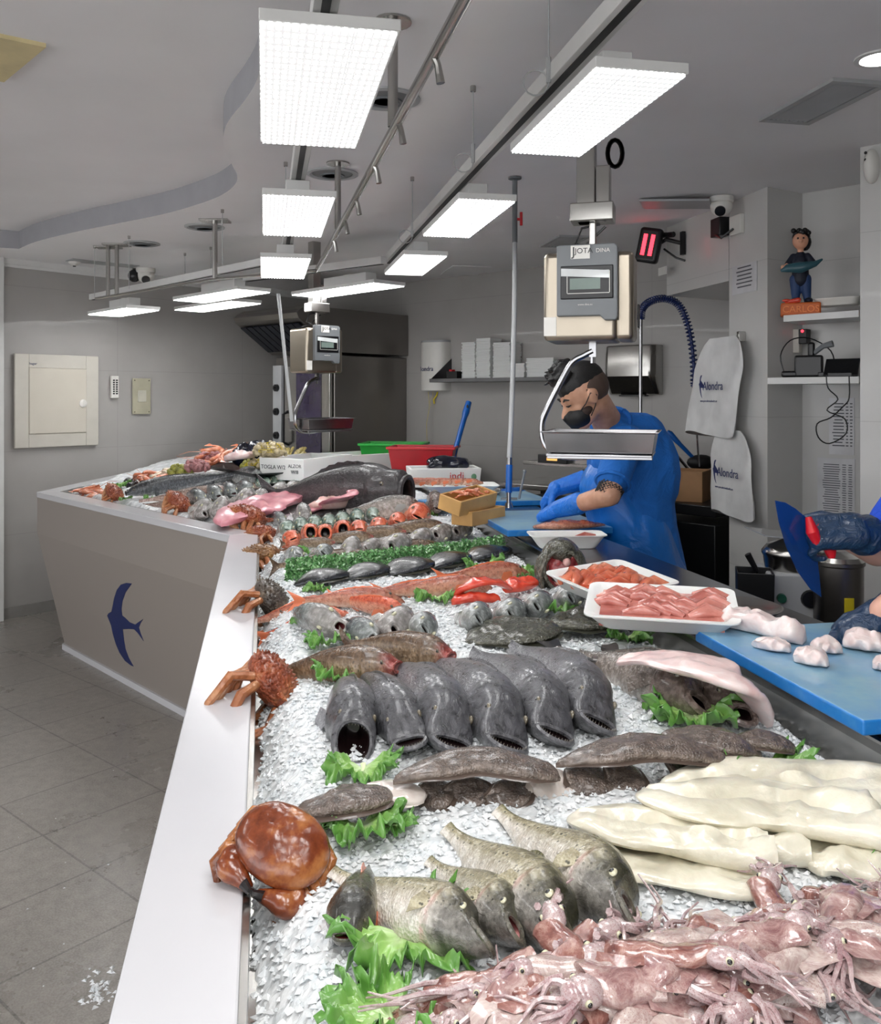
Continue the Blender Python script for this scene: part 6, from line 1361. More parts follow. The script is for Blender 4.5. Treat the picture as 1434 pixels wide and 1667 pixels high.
mb = MB(); mb.cone((-.055, -.015, .24), .01, (-.07, -.045, .22), .009); mb.cone((.055, -.015, .24), .01, (.045, -.05, .22), .009); mb.ell((-.075, -.05, .222), .012); mb.ell((.04, -.055, .22), .012); mb.cone((0, 0, .28), .014, (0, -.005, .32), .014); mb.ell((0, -.01, .345), (.036, .034, .04)); mb.ell((0, -.045, .34), (.009, .01, .008)); fuse(mb, 'body', M_skin0, st, .004, 2)
mb = MB(); mb.ell((.004, .004, .365), (.04, .036, .032)); mb.ell((.02, .01, .34), (.028, .03, .04))
for k in range(9): mb.ell((-.03+.008*k, -.02+.01*sin(k), .385+.006*cos(k*2)), .012)
mb.build('hair', M_black, st); mb = MB(); mb.ell((-.012, -.0425, .352), (.004, .003, .005), 8, 6); mb.ell((.012, -.0425, .352), (.004, .003, .005), 8, 6); mb.build('eyes', M_black, st)
mb = MB(); mb.tube([(-.085, -.055, .205), (-.06, -.06, .215), (0, -.07, .215), (.06, -.06, .23), (.09, -.055, .25)], [.004, .014, .02, .01, .003], 10, flat=1.3); mb.build('held_fish', simple('painted_fish', '2d5560', .35), st)
mb = MB(); mb.cone((-.06, -.04, .064), .008, (-.01, -.05, .07), .012); mb.ell((-.06, -.045, .07), (.02, .01, .008)); mb.build('red_fish', M_redmeat, st)
tray('white_tray', 'white plastic tray on the upper niche shelf beside the statuette', 'tray', D(1363, 494, 3.95)+Vector((.03, .05, -.005)), .2, .12, .03, R(-40), M_white)
# device on the lower shelf
p = D(1312, 605, 3.98); p.z = z2+.001; t = thing('label_printer', 'small black machine with lever and cable on the lower niche shelf', 'machine', p+Vector((.03, .04, 0)), R(-25)); mb = MB(); mb.box((0, 0, .05), (.12, .1, .1)); mb.box((-.08, -.01, .015), (.07, .08, .03)); mb.box((.01, 0, .125), (.03, .03, .07)); mb.build('body', M_black, t, bevel=.01, seg=3)
mb = MB(); mb.tube([(.02, 0, .11), (.06, -.02, .14), (.1, -.03, .15)], [.012, .012, .016], 8); mb.build('lever', M_grey, t); mb = MB(); mb.tube(catmull([Vector(q) for q in ((-.1, -.03, .01), (-.12, -.02, .1), (-.08, 0, .17), (.0, .02, .18), (.09, .0, .12), (.11, -.02, .03))], 4), .003, 5); mb.build('cable', M_black, t)
mb = MB(); mb.box((.1, -.02, .012), (.12, .1, .02), M=Matrix.Rotation(R(0), 4, 'Y')); mb.build('base_plate', M_black, t, bevel=.003)
p = D(1365, 600, 3.85); p.z = z2; t = thing('payment_terminal', 'dark tilted tablet device at the right end of the lower niche shelf', 'device', p+Vector((.02, .03, .0)), R(-35)); mb = MB(); mb.box((0, 0, .055), (.14, .012, .1), M=Matrix.Rotation(R(-40), 4, 'X')); mb.box((0, .03, .01), (.1, .08, .02)); mb.build('case', M_black, t, bevel=.003)
mb = MB(); zc0 = .0; pts = [(1345, 612), (1348, 632), (1364, 650), (1346, 668), (1375, 682), (1377, 706), (1350, 722), (1332, 712), (1330, 690), (1352, 680), (1372, 662), (1382, 648), (1382, 612)]
c0 = D(1360, 612, 3.7); mb.tube(catmull([D(x, y, 3.72)-c0 for x, y in pts], 4), .0028, 5); o = mb.build('hanging_cable', M_black); o.location = c0; tag(o, 'black cable looping down from the lower niche shelf', 'cable')
t, w, h = wallthing('switch_box', 'cream switch box with a red light above the lower niche shelf', 'switch box', WN, 1300, 1313, 537, 575, off=.002); t.location += Vector((-.04, 0.0, 0)); mb = MB(); mb.box((0, -.02, 0), (.08, .04, h)); mb.build('case', M_cream, t, bevel=.003); mb = MB(); mb.box((.06, -.025, .02), (.04, .05, .07)); mb.build('plug', M_dark, t, bevel=.003); mb = MB(); mb.ell((.06, -.052, .045), .007); mb.build('pilot_light', ng.m, t)
# pre-rinse spray
c0 = D(1042, 690, 5.3); t = thing('rinse_spray', 'tall pre-rinse tap with blue spring hose behind the man', 'tap', c0); mb = MB(); mb.tube([(0, 0, -.25), D(1043, 520, 5.3)-c0], .011, 10); mb.build('riser', M_chrome, t)
arc = catmull([D(x, y, 5.3)-c0 for x, y in ((1043, 520), (1046, 502), (1060, 490), (1082, 486), (1102, 494), (1115, 515), (1124, 548), (1129, 590), (1130, 628))], 10); mb = MB(); mb.tube(arc, .01, 8); mb.build('hose', M_navy, t)
hel = []; n_ = 700
for i in range(n_):
    f = i/(n_-1)*(len(arc)-1); k = min(len(arc)-2, int(f)); q = arc[k].lerp(arc[k+1], f-k); tg = (arc[k+1]-arc[k]).normalized(); a_ = i*.42; u = Vector((0, 1, 0)); v_ = tg.cross(u); hel.append(q+(u*cos(a_)+v_*sin(a_))*.021)
mb = MB(); mb.tube(hel, .0042, 4); mb.build('spring', simple('blue_spring', '1b2f66', .35), t)
mb = MB(); mb.tube([D(x, y, 5.3)-c0 for x, y in ((1130, 628), (1136, 645), (1138, 688))], [.016, .02, .014], 8); mb.build('spray_head', M_black, t); mb = MB(); mb.tube([D(x, y, 5.32)-c0 for x, y in ((1130, 628), (1134, 700), (1138, 760))], .006, 6); mb.tube([D(x, y, 5.3)-c0 for x, y in ((1128, 640), (1165, 637))], .005, 6); mb.build('lever_pipe', M_chrome, t)
# sink unit, dark cart, cardboard, broom head in the doorway
c0 = D(1150, 940, 5.1); c0.z = 0; t = thing('black_cart', 'dark utility cart standing behind the man in the doorway', 'cart', c0, R(-50)); mb = MB(); mb.box((0, 0, .98), (.5, .6, .06)); mb.box((.0, 0, .66), (.5, .6, .5)); mb.build('cabinet', M_black, t, bevel=.006); mb = MB(); mb.box((0, 0, .2), (.5, .6, .04)); mb.build('lower_shelf', M_black, t)
for sx in (-1, 1):
    for sy in (-1, 1): mb = MB(); mb.box((sx*.22, sy*.27, .21), (.04, .04, .42)); mb.build('leg', M_dark, t)
mb = MB(); mb.ell((-.26, -.1, .68), (.008, .016, .06)); mb.build('handle', M_white, t)
M_card = simple('cardboard', '9a7450', .75, var=.08, bump=.1); c1 = D(1118, 797, 5.0); c1.z = 1.011; t = openbox('cardboard_box', 'brown cardboard box on the dark cart', 'box', c1+Vector((0, .05, 0)), R(-30), .26, .24, .17, M_card, .006, taper=1)
mb = MB(); mb.box((-.15, 0, .15), (.1, .24, .004), M=Matrix.Rotation(R(-20), 4, 'Y')); mb.build('flap', M_card, t)
p = D(1128, 745, 5.6); t = thing('blue_brush', 'blue plastic brush leaning above the cardboard box', 'brush', p); b = D(1086, 702, 5.6)-p; mb = MB(); mb.tube([(0, 0, 0), b*.5, b*.9, b], [.012, .014, .022, .012], 10); mb.build('handle', M_blueplastic, t)
mb = MB(); mb.ell((.05, 0, -.03), (.09, .05, .05), 12, 8); mb.build('bristles', M_dark, t)
p = D(1100, 750, 5.5); t = thing('sink_tap', 'small bent steel tap behind the cardboard box', 'tap', p); mb = MB(); mb.tube([(.1, 0, -.08), (.0, 0, .04), (-.04, 0, .06), (-.055, 0, .05), (-.055, 0, .02)], .009, 8); mb.build('spout', M_chrome, t)
wt2 = thing('rear_workbench', 'steel workbench with a low scale along the rear wall behind the man', 'workbench', Vector((.82, 5.1, 0)), R(-40)); wt2.location.z = 0; mb = MB(); mb.box((0, 0, 1.08), (.85, .5, .03)); mb.build('top', M_steel, wt2, bevel=.003); mb = MB(); mb.box((0, .1, 1.2), (.8, .25, .02)); mb.build('raised_shelf', M_steel, wt2, bevel=.003)
for sx in (-1, 1):
    for sy in (-1, 1): mb = MB(); mb.box((sx*.39, sy*.2, .54), (.04, .04, 1.08)); mb.build('leg', M_steel, wt2)
mb = MB(); mb.box((0, -.05, .8), (.76, .4, .4)); mb.build('dark_unit', M_dark, wt2)
t = thing('bench_scale', 'low dark bench scale with amber display on the rear workbench', 'scale', wt2.location+Vector((.0, .06, 1.211)), R(-40)); mb = MB(); mb.box((0, 0, .02), (.34, .22, .04)); mb.build('platform', M_steel, t, bevel=.004); mb = MB(); mb.box((-.1, -.13, .025), (.2, .05, .05)); mb.build('display_case', M_black, t, bevel=.004)
na = NT('amber_display'); na.set(color='c89040', emit=(1, .5, .15, 1), estr=.5); mb = MB(); mb.box((-.1, -.157, .027), (.07, .004, .02)); mb.build('display', na.m, t)
# niche equipment on a small table
c0 = D(1290, 1005, 3.0); tb = thing('steel_table', 'steel side table carrying the cooker and containers in the niche', 'table', (c0.x+.07, c0.y+.1, 0), R(-30)); mb = MB(); mb.box((0, 0, .84), (.62, .36, .03)); mb.build('top', M_steel, tb, bevel=.003)
for sx in (-1, 1):
    for sy in (-1, 1): mb = MB(); mb.box((sx*.28, sy*.15, .415), (.035, .035, .83)); mb.build('leg', M_steel, tb)
zt2 = .856
def ontable(x, y, d): p = D(x, y, d); p.z = zt2; return p
t = openbox('black_container', 'black open container holding a dark-handled knife', 'container', ontable(1228, 970, 2.92), R(-15), .115, .12, .17, M_black, .004, taper=.95)
kn = thing('knife', 'black-handled knife standing in the black container', 'knife', ontable(1235, 935, 2.92)+Vector((0, 0, .04))); q = D(1217, 902, 2.92)-kn.location; q2 = D(1232, 930, 2.92)-kn.location; mb = MB(); mb.tube([(0, 0, 0), q2], .004, 6); mb.build('blade', M_chrome, kn); mb = MB(); mb.tube([q2, q], [.008, .011], 8); mb.build('handle', M_black, kn)
t = thing('cooker', 'grey boxy cooker with a green button and black knob, steel pot lid on top', 'cooker', ontable(1300, 985, 2.95)+Vector((0, .05, 0)), R(-8)); mb = MB(); mb.box((0, 0, .08), (.2, .2, .16)); mb.build('base', M_grey2, t, bevel=.008); mb = MB(); mb.lathe([(.09, .16), (.095, .2), (.1, .21), (.1, .22), (.085, .24), (.03, .26)], 28); mb.build('pot', M_steel, t)
for dx, r, m in ((-.06, .016, simple('green_button', '1c5a45', .3)), (.03, .03, M_black)): mb = MB(); mb.lathe([(r, 0), (r*.9, .012)], 16, M=Matrix.Translation((dx, -.1, .08)) @ Matrix.Rotation(pi/2, 4, 'X')); mb.build('knob', m, t)
t = thing('steel_pot', 'tall steel pot with a yellow sticker beside the cooker', 'pot', ontable(1366, 990, 2.8)+Vector((.02, .05, 0))); mb = MB(); mb.lathe([(.07, 0), (.075, .01), (.075, .2), (.08, .205), (.08, .215)], 32); mb.build('body', M_oven, t); mb = MB(); mb.lathe([(.078, .216), (.07, .23), (.02, .24)], 32); mb.build('lid', M_steel, t)
mb = MB(); mb.prism([(.077*sin(a), -.077*cos(a)) for a in (-.2, 0, .2)]+[(.075*sin(a), -.075*cos(a)) for a in (.2, 0, -.2)], .06, .11); mb.build('yellow_sticker', M_yel, t)
p = D(1255, 905, 3.2); mb = MB(); mb.box((0, 0, 0), (.26, .2, .003), M=Matrix.Rotation(R(6), 4, 'Y')); o = mb.build('clear_sheet', simple('plastic_sheet', '9a9c9c', .2, coat=.5)); o.location = ontable(1300, 950, 2.95)+Vector((0, .05, .272)); tag(o, 'greyish plastic sheet lying over the cooker lid', 'sheet')
# ------------------------------------------------------------ hose rod over the man's board
c0 = D(838, 294, 4.0); t = thing('water_rod', 'tall ceiling-fed water rod with red valve and blue grip over the blue board', 'water hose', c0); zc_ = zc-c0.z
P = [(838, 294), (838, 380)]; f_ = lambda pts, d0=4.0, d1=3.75: [D(x, y, d0+(d1-d0)*(y-294)/530)-c0 for x, y in pts]
mb = MB(); mb.tube(f_([(838, 294), (838, 395)]), .012, 10); mb.lathe([(.03, 0), (.03, .006)], 14, c=(0, 0, zc_-.008)); mb.build('ceiling_pipe', M_grey, t)
mb = MB(); mb.tube(f_([(838, 395), (838, 470), (835, 600), (832, 690), (829, 745)]), .011, 10); mb.build('long_hose', M_grey2, t)
mb = MB(); mb.tube(f_([(829, 745), (829, 758)]), .012, 10); mb.tube(f_([(828, 800), (828, 822)]), .01, 10); mb.tube(f_([(815, 812), (842, 812)]), .005, 6); mb.lathe([(.02, 0), (.014, .02)], 12, c=tuple(f_([(828, 826)])[0])); mb.build('nozzle', M_chrome, t)
mb = MB(); mb.tube(f_([(829, 757), (828, 802)]), .014, 12); mb.build('blue_grip', M_blueplastic, t)
mb = MB(); p_ = f_([(848, 357)])[0]; mb.box((0, -.01, 0), (.012, .012, .06), M=Matrix.Translation(p_)); mb.box((-.012, 0, 0), (.03, .012, .012), M=Matrix.Translation(p_)); mb.build('valve_handle', M_red, t, bevel=.002)
p = D(845, 812, 3.7); t = thing('steel_stick', 'thin dark steel rod standing slantwise on the blue board', 'rod', p); mb = MB(); mb.tube([(0, 0, 0), D(854, 767, 3.7)-p], .005, 8); mb.ell(D(854, 767, 3.7)-p, .008); mb.build('rod', M_grey, t)
# ------------------------------------------------------------ boards and what stands on the steel
def boardmat():
    n = NT('blue_cutting_board'); v = n.coord('Object'); sz = n.node('ShaderNodeSeparateXYZ'); n.link(v, sz.inputs[0]); f = n.noise(v, 6, 5, .6); g = n.noise(v, 40, 3)
    k = n.math('MULTIPLY', n.math('GREATER_THAN', sz.outputs['Z'], .0243), n.ramp(f, [(.35, .45), (.65, .95)])); c = n.mix(k, '1a72bd', '8fb3bd'); c = n.mix(n.math('MULTIPLY', n.ramp(g, [(.5, 0.), (.7, .25)]), 1), c, '5d9cc4'); n.set(color=c, rough=.35, coat=.2, normal=n.bump(g, .15, .002)); return n.m
M_board = boardmat()
def board(label, cor, L_, W_, group='blue cutting boards'):
    t = thing('cutting_board', label, 'cutting board', cor, 0, group); mb = MB(); mb.prism([(0, 0), (Bn*W_)[:2], (Bn*W_+A*L_)[:2], (A*L_)[:2]], 0, .025); o = mb.build('slab', M_board, t, smooth=False, bevel=.004, seg=3); return t
c = G(1405, 1170, 1.1); c.z = 1.072; board('blue cutting board at the right front with white fish pieces on it', c, .545, .62)
c = G(826, 862, 1.1); c.z = 1.072; board('blue cutting board under the gloved hands of the man', c, .55, .42)
c = G(800, 815, 1.1); c.z = 1.071; board('farther blue cutting board behind the water rod', c, .45, .3)
c = thing('steel_riser', 'brushed steel edge block under the near corner of the blue board', 'block', G(836, 868, 1.06))
mb = MB(); mb.box((0.03, .02, -.02), (.03, .06, .03)); mb.build('block', M_steel, c)
# monkfish pieces
GW = 'white fish pieces on the right blue board'
def piece(label, px, seed, **kw):
    path = [(G(x, y, 1.0975), w, h) for x, y, w, h in px]; mb = slabmesh(path, ruf=.45, rgh=.45, groove=.1, seed=seed, **kw); c = settle(mb); o = mb.build('fish_piece', M_pinkfil2, angle=50); o.location = c; tag(o, label, 'fish piece', GW)
M_pinkfil2 = fleshmat('white_monkfish_flesh', 'd6bdba', 'e9dedb', 'f0eae6', 22, .3, .5, .15)
piece('long skinned white fish tail, leftmost on the right blue board', [(1172, 1018, .045, .035), (1205, 1024, .06, .045), (1255, 1036, .06, .045), (1306, 1050, .055, .04)], 1, end1=.1)
piece('white fish slice lying against the long tail', [(1226, 1052, .035, .02), (1255, 1058, .045, .028), (1288, 1062, .04, .02)], 2); piece('cut white fish chunk left of the hand, nearer one', [(1292, 1076, .04, .025), (1325, 1082, .05, .03), (1350, 1085, .035, .02)], 3)
piece('cut white fish chunk left of the hand, pointing right', [(1318, 1060, .035, .02), (1345, 1062, .045, .028), (1372, 1064, .02, .015)], 4); piece('white fish piece held under the dark blue glove', [(1372, 1052, .05, .03), (1410, 1058, .06, .04), (1445, 1062, .05, .03)], 5); piece('white fish chunk at the right edge of the board', [(1420, 1088, .04, .025), (1440, 1090, .05, .03), (1465, 1092, .04, .02)], 6)
M_meat = fleshmat('meat_in_tray', '9c4a42', 'cb8478', 'dfa89a', 12, .12, .8, .1); M_meato = fleshmat('orange_meat_in_tray', 'b5452c', 'd97f60', 'e6ab90', 12, .12, .8, .1)
def fishtray(label, p, L_, W_, rz_, tilt, meat, n, seed):
    t = tray('foam_tray', label, 'foam tray', p, L_, W_, .035, rz_, M_foam, .02, 'foam trays of fish meat', 0, .75); t.rotation_euler = (R(tilt), 0, rz_); rs = random.Random(seed)
    mb = MB(); mb.box((0, 0, .018), (L_*.8, W_*.78, .02)); 
    for k in range(n): x, y = rs.uniform(-.36, .36)*L_, rs.uniform(-.34, .34)*W_; a_ = rs.uniform(-.5, .5); mb.tube([(x-.04*cos(a_), y-.04*sin(a_), .026), (x, y+.006, .036), (x+.04*cos(a_), y+.04*sin(a_), .027)], [.008, .016, .007], 8)
    mb.build('meat', meat, t, angle=60); return t
p = G(995, 962, 1.09); fishtray('foam tray of orange-red fish meat, rear one by the cut fish head', p+Vector((0, 0, .0)), .3, .22, R(38), 8, M_meato, 26, 1)
p = G(1072, 1002, 1.10); fishtray('foam tray of pink fish meat, front one', p+Vector((0, -.02, .0)), .33, .22, R(-14), 8, M_meat, 30, 2)
p = G(922, 888, 1.075); p.z = 1.0705; t = tray('foam_tray', 'long white foam tray with a brown scrap on the steel before the man', 'foam tray', p, .27, .13, .045, R(3), M_foam, .02, None, 0, .7); mb = MB(); mb.tube([(.03, .02, .03), (.07, .025, .036), (.11, .03, .034)], [.004, .012, .005], 8); mb.build('brown_scrap', M_meat, t)
p = G(757, 808, 1.08); p.z = 1.0705; t = tray('foam_tray', 'white foam tray holding small red fish, lower one near the wooden box', 'foam tray', p, .36, .2, .04, R(-5), M_foam, .02, 'foam trays with small red fish', 0, .75)
p = G(750, 800, 1.11); t = tray('foam_tray', 'white foam tray with reddish fish lying across it, upper one', 'foam tray', p, .38, .22, .035, R(6), M_foam, .02, 'foam trays with small red fish', 0, .75)
for k in range(5):
    P_ = p+Vector((-.15+.06*k, -.06+.02*k, .055)); Q_ = P_+Vector((-.2, .05-.02*k, -.005)); o = dup(f_gu); lay(o, Q_+Vector((.22, 0, 0)), Q_, .22, 10*k, f_gu['L'], .8, .8); o['label'] = 'small reddish fish lying on the upper foam tray near the wooden box'; o['group'] = 'small reddish fish on the foam tray'
M_wood = simple('pale_wood', 'c79a5c', .55, var=.12, vscale=6, bump=.1)
def woodbox(label, p, rot, k=1):
    t = openbox('wooden_box', label, 'box', p, 0, .3*k, .13*k, .075*k, M_wood, .009, 'small wooden boxes', 1); t.rotation_euler = rot; return t
p = G(760, 852, 1.08); wb2 = woodbox('lower wooden box under the tilted one', p+Vector((.05, .03, -.0)), (0, 0, R(52)), .8); wb = woodbox('tilted pale wooden box of pink prawns on another box', p+Vector((.0, .0, .065)), (R(14), R(-4), R(52)), .85)
rs = random.Random(9)
for k in range(14):
    o = dup(pw); e = Matrix.Rotation(R(48), 3, 'Z'); q = e @ Vector((rs.uniform(-.09, .09), rs.uniform(-.025, .025), 0)); o.location = wb.location+q+Vector((0, 0, .045+rs.uniform(0, .02))); o.rotation_mode = 'XYZ'; o.rotation_euler = (rs.uniform(-.3, .3), rs.uniform(-.3, .3), rs.uniform(0, 6)); o.scale = (.5,)*3; o['label'] = 'small pink prawn inside the tilted wooden box'; o['group'] = 'prawns in the wooden box'
t = thing('steel_bowl', 'shallow dark steel bowl sunk in the worktop behind the right board', 'bowl', G(1198, 998, 1.072)); mb = MB(); mb.lathe([(.05, .004), (.09, .012), (.105, .02), (.109, .019), (.095, .006), (.06, -.0005)], 36); mb.build('bowl', M_steel, t)
p = G(708, 822, 1.075); mb = MB(); mb.ell((0, 0, .02), (.06, .04, .02), 20, 12); mb.v = [tuple(Vector(v)*(1+.4*mnoise.noise(Vector(v)*35))) for v in mb.v]; settle(mb); o = mb.build('blue_glove', M_blueplastic); o.location = G(835, 806, 1.072); tag(o, 'crumpled blue glove lying on the farther blue board', 'glove')
mb = MB(); mb.box((0, 0, .006), (.3, .22, .012)); o = mb.build('blue_sheet', simple('blue_tray_plastic', '3f86bd', .4), bevel=.004); o.location = G(740, 818, 1.072); o.rotation_euler = (0, 0, R(30)); tag(o, 'blue plastic sheet under the white foam trays', 'sheet')
f_ct = slab('cut_fish', 'gutted brown fish being cut under the gloved hands', 'fish', M_gurn, [(868, 862, .1, .04, .015), (905, 864, .1, .09, .03), (945, 862, .1, .08, .03), (985, 858, .1, .03, .01)], None); f_ct.location.z = 1.098
# shards of ice on the floor
rs = random.Random(3); mb = MB()
for k in range(70):
    x, y = (rs.gauss(160, 12), rs.gauss(1612, 16)) if k < 55 else (rs.uniform(20, 220), rs.uniform(1250, 1660)); p = G(x, min(y, 1690), .004); s = rs.uniform(.003, .012)*(1 if k < 55 else .5); a_ = rs.uniform(0, 6)
    mb.add([p+Vector((s*cos(a_), s*sin(a_), 0)), p+Vector((s*cos(a_+2), s*sin(a_+2), 0)), p+Vector((s*cos(a_+4), s*sin(a_+4), 0)), p+Vector((0, 0, s*.6))], [(0, 1, 3), (1, 2, 3), (2, 0, 3), (0, 2, 1)])
c = settle(mb); o = mb.build('spilled_ice', M_ice, smooth=False); o.location = (c.x, c.y, .0005); tag(o, 'melting shards of ice spilled on the floor tiles', 'ice', kind='stuff')
# ------------------------------------------------------------ people
def skinmat():
    n = NT('skin'); v = n.coord('Object'); f = n.noise(v, 20, 4); n.set(color=n.ramp(f, [(.3, 'b3866b'), (.7, 'd0a187')]), rough=.45, sss=.1, normal=n.bump(n.noise(v, 260, 2), .1, .001)); n.b.inputs['Subsurface Radius'].default_value = (.012, .005, .003); return n.m
def clothmat(name, col, r=.8, bmp=.5, sc=9, coat=0):
    n = NT(name); v = n.coord('Object'); f = n.noise(v, sc, 4, .6, 1.2); c = lin(col); n.set(color=n.ramp(f, [(.3, tuple(k*.85 for k in c[:3])+(1,)), (.7, c)]), rough=r, coat=coat, normal=n.bump(f, bmp, .03)); return n.m
M_skin = skinmat(); M_skin2 = simple('fair_skin', 'cf9f8c', .45, sss=.1); M_shirt = clothmat('blue_shirt', '1168c0'); M_apron = clothmat('blue_plastic_apron', '0e70cc', .35, .35, 6, .3); M_glove = clothmat('blue_rubber_glove', '1474d8', .4, .4, 30, .2); M_gloved = clothmat('dark_blue_rubber_glove', '12304f', .35, .4, 30, .3)
M_hair = simple('black_hair', '0e0d0e', .5, bump=.6, bscale=150); M_fade = simple('short_cropped_hair', '4d3d35', .7, bump=.3, bscale=300); M_hairr = simple('auburn_hair', '3d1c16', .5, bump=.6, bscale=150); M_mask = clothmat('black_mask', '0b0b0d', .6, .2); M_ink2 = simple('tattoo_ink', '2b2a2c', .6); M_shirt2 = clothmat('royal_blue_shirt', '1c50d0')
def hand(parent, name, mat, W, fwd, back, curl=(.35, .5, .4), s=1, thumb=1, spread=.05, cuff=0, cuffdir=None, tv=(.55, .75, -.35)):
    M = MF(W, fwd, back); mb = MB(); T = lambda p: M @ (Vector(p)*s)
    mb.cone(T((0, .012, 0)), .027*s, T((.07, .02*1, 0)), .019*s); mb.cone(T((0, -.012, 0)), .027*s, T((.07, -.02, 0)), .018*s); mb.cone(T((.03, 0, 0)), .022*s, T((.078, 0, 0)), .019*s)
    for k, (y, L_, r) in enumerate(((.031, .072, .0095), (.0105, .08, .0098), (-.0105, .074, .0094), (-.031, .058, .0085))):
        p = Vector((.078-.004*abs(k-1), y*thumb, 0)); ang = 0; q = p
        for j, (f, c_) in enumerate(zip((.45, .32, .23), curl)):
            ang += c_*(1+.12*k); d = Vector((cos(ang), (y*thumb)*spread*30*.1, -sin(ang))); q2 = q+d*L_*f; mb.cone(T(q), r*s*(1-.08*j), T(q2), r*s*(1-.08*(j+1))); q = q2
    a = Vector((.018, .03*thumb, -.006)); b = a+Vector((tv[0], tv[1]*thumb, tv[2])).normalized()*.04; c = b+Vector((.85, .25*thumb, -.45)).normalized()*.032; mb.cone(T(a), .014*s, T(b), .0118*s); mb.cone(T(b), .0115*s, T(c), .0095*s)
    if cuff: q = Vector(W)-Vector(cuffdir or fwd).normalized()*cuff; mb.cone(T((0, 0, 0)), .031*s, q, .041*s)
    return fuse(mb, name, mat, parent, .0042, 3, .4)
# the man at the board
Hc = D(950, 645, 3.42)
man = thing('person', 'man in blue shirt, apron, gloves and black mask bending over the blue board', 'person', (Hc.x+.26, Hc.y+.12, 0)); O = man.location.copy()
def rel(*p): return D(*p)-O
fw = Vector((-.87, -.17, -.47)).normalized(); up = Vector((-.40, -.12, .91)); up = (up-fw*up.dot(fw)).normalized(); lt = up.cross(fw)      # head frame: forward, up, left
hc = Hc-O
def H(x, y, z): return hc+fw*x+lt*y+up*z
Sh, El, Wr = rel(1012, 722, 3.42), rel(992, 806, 3.27), rel(916, 827, 3.47)
Sf, Ef, Wf = rel(985, 725, 3.80), rel(972, 775, 3.74), rel(905, 795, 3.74)
ch = rel(1022, 755, 3.60); wa = rel(1042, 860, 3.62); hp = rel(1056, 950, 3.64)
def headmb():
    mb = MB(); mb.ell((0, 0, 0), (1, 1, 1), 24, 16); MM = Matrix((fw*.098, lt*.076, up*.1)).transposed().to_4x4(); MM.translation = H(-.012, 0, .03); mb.v = [tuple(MM @ Vector(v)) for v in mb.v]
    mb.cone(H(.035, 0, -.03), .06, H(.055, 0, -.085), .036); mb.cone(H(.02, .03, -.06), .035, H(.05, .01, -.09), .028); mb.cone(H(.02, -.03, -.06), .035, H(.05, -.01, -.09), .028); mb.cone(H(.08, 0, -.005), .014, H(.105, 0, -.035), .015); mb.cone(H(.072, .03, .015), .017, H(.072, -.03, .015), .017)
    return mb
mb = headmb(); nk = rel(990, 690, 3.55); mb.cone(H(-.035, 0, -.04), .056, nk, .062); mb.cone(nk, .06, ch+Vector((0, 0, .1)), .1)
for a, ra_, b, rb_ in ((ch, .145, wa, .13), (wa, .13, hp, .15), (Sh, .05, ch, .1), (Sf, .05, ch, .1), (Sh, .052, El, .043), (El, .043, Wr, .029), (Sf, .052, Ef, .043), (Ef, .042, Wf, .029)): mb.cone(a, ra_, b, rb_)
for sd in (-1, 1):
    hip = hp+Vector((-.02, sd*.09, -.02)); kn_ = Vector((hp.x-.04, hp.y+sd*.1, .5-O.z)); an = Vector((hp.x+.02, hp.y+sd*.1, .1)); mb.cone(hip, .09, kn_, .06); mb.cone(kn_, .058, an, .04)
ear = H(-.008, .076, .0); mb.ell(ear, (.02, .012, .03))
fuse(mb, 'body', M_skin, man, .008, 4)
mb = MB(); mb.ell((0, 0, 0), (1, 1, 1), 16, 10); MM = Matrix((fw*.018, lt*.009, up*.03)).transposed().to_4x4(); MM.translation = H(-.005, .083, .002); mb.v = [tuple(MM @ Vector(v)) for v in mb.v]; mb.build('ear', M_skin, man)
mb = MB(); 
def hell(c, r, mb_, n=20):
    k = MB(); k.ell((0, 0, 0), (1, 1, 1), n, 12); MM = Matrix((fw*r[0], lt*r[1], up*r[2])).transposed().to_4x4(); MM.translation = H(*c); mb_.add([MM @ Vector(v) for v in k.v], k.f)
hell((-.012, 0, .056), (.1, .073, .08), mb); hell((.05, .0, .1), (.05, .055, .03), mb)
rs = random.Random(2)
for k in range(150):
    a = rs.uniform(-1.1, 1.1); b_ = rs.uniform(.5, 1.5); p = H(-.01+.098*cos(b_)*cos(a)*1.05, .074*sin(a)*cos(b_)*1.05, .068+.086*sin(b_)); mb.cone(p, .010, p+fw*rs.uniform(.01, .045)+up*rs.uniform(-.01, .02)+lt*rs.uniform(-.01, .01), .004, 6)
fuse(mb, 'hair', M_hair, man, .0045, 1)
mb = MB(); hell((-.022, 0, .025), (.094, .0785, .085), mb); mb.v = [tuple(v) for v in mb.v]; fuse(mb, 'cropped_hair', M_fade, man, .005, 1)
mb = MB(); hell((.045, 0, -.055), (.066, .064, .052), mb); mb.cone(H(.1, 0, -.04), .018, H(.08, 0, -.09), .02); m_ = fuse(mb, 'face_mask', M_mask, man, .005, 3)
mb = MB(); mb.tube([H(.06, .066, -.03), H(.03, .078, -.012), H(.0, .09, .018), H(-.02, .088, .0), H(-.0, .082, -.035), H(.03, .07, -.065)], .0022, 6); mb.build('ear_strap', M_mask, m_)
mb = MB(); hell((.03, .03, -.045), (.035, .038, .028), mb); fuse(mb, 'beard', simple('dark_stubble', '33251f', .8), man, .005, 1)
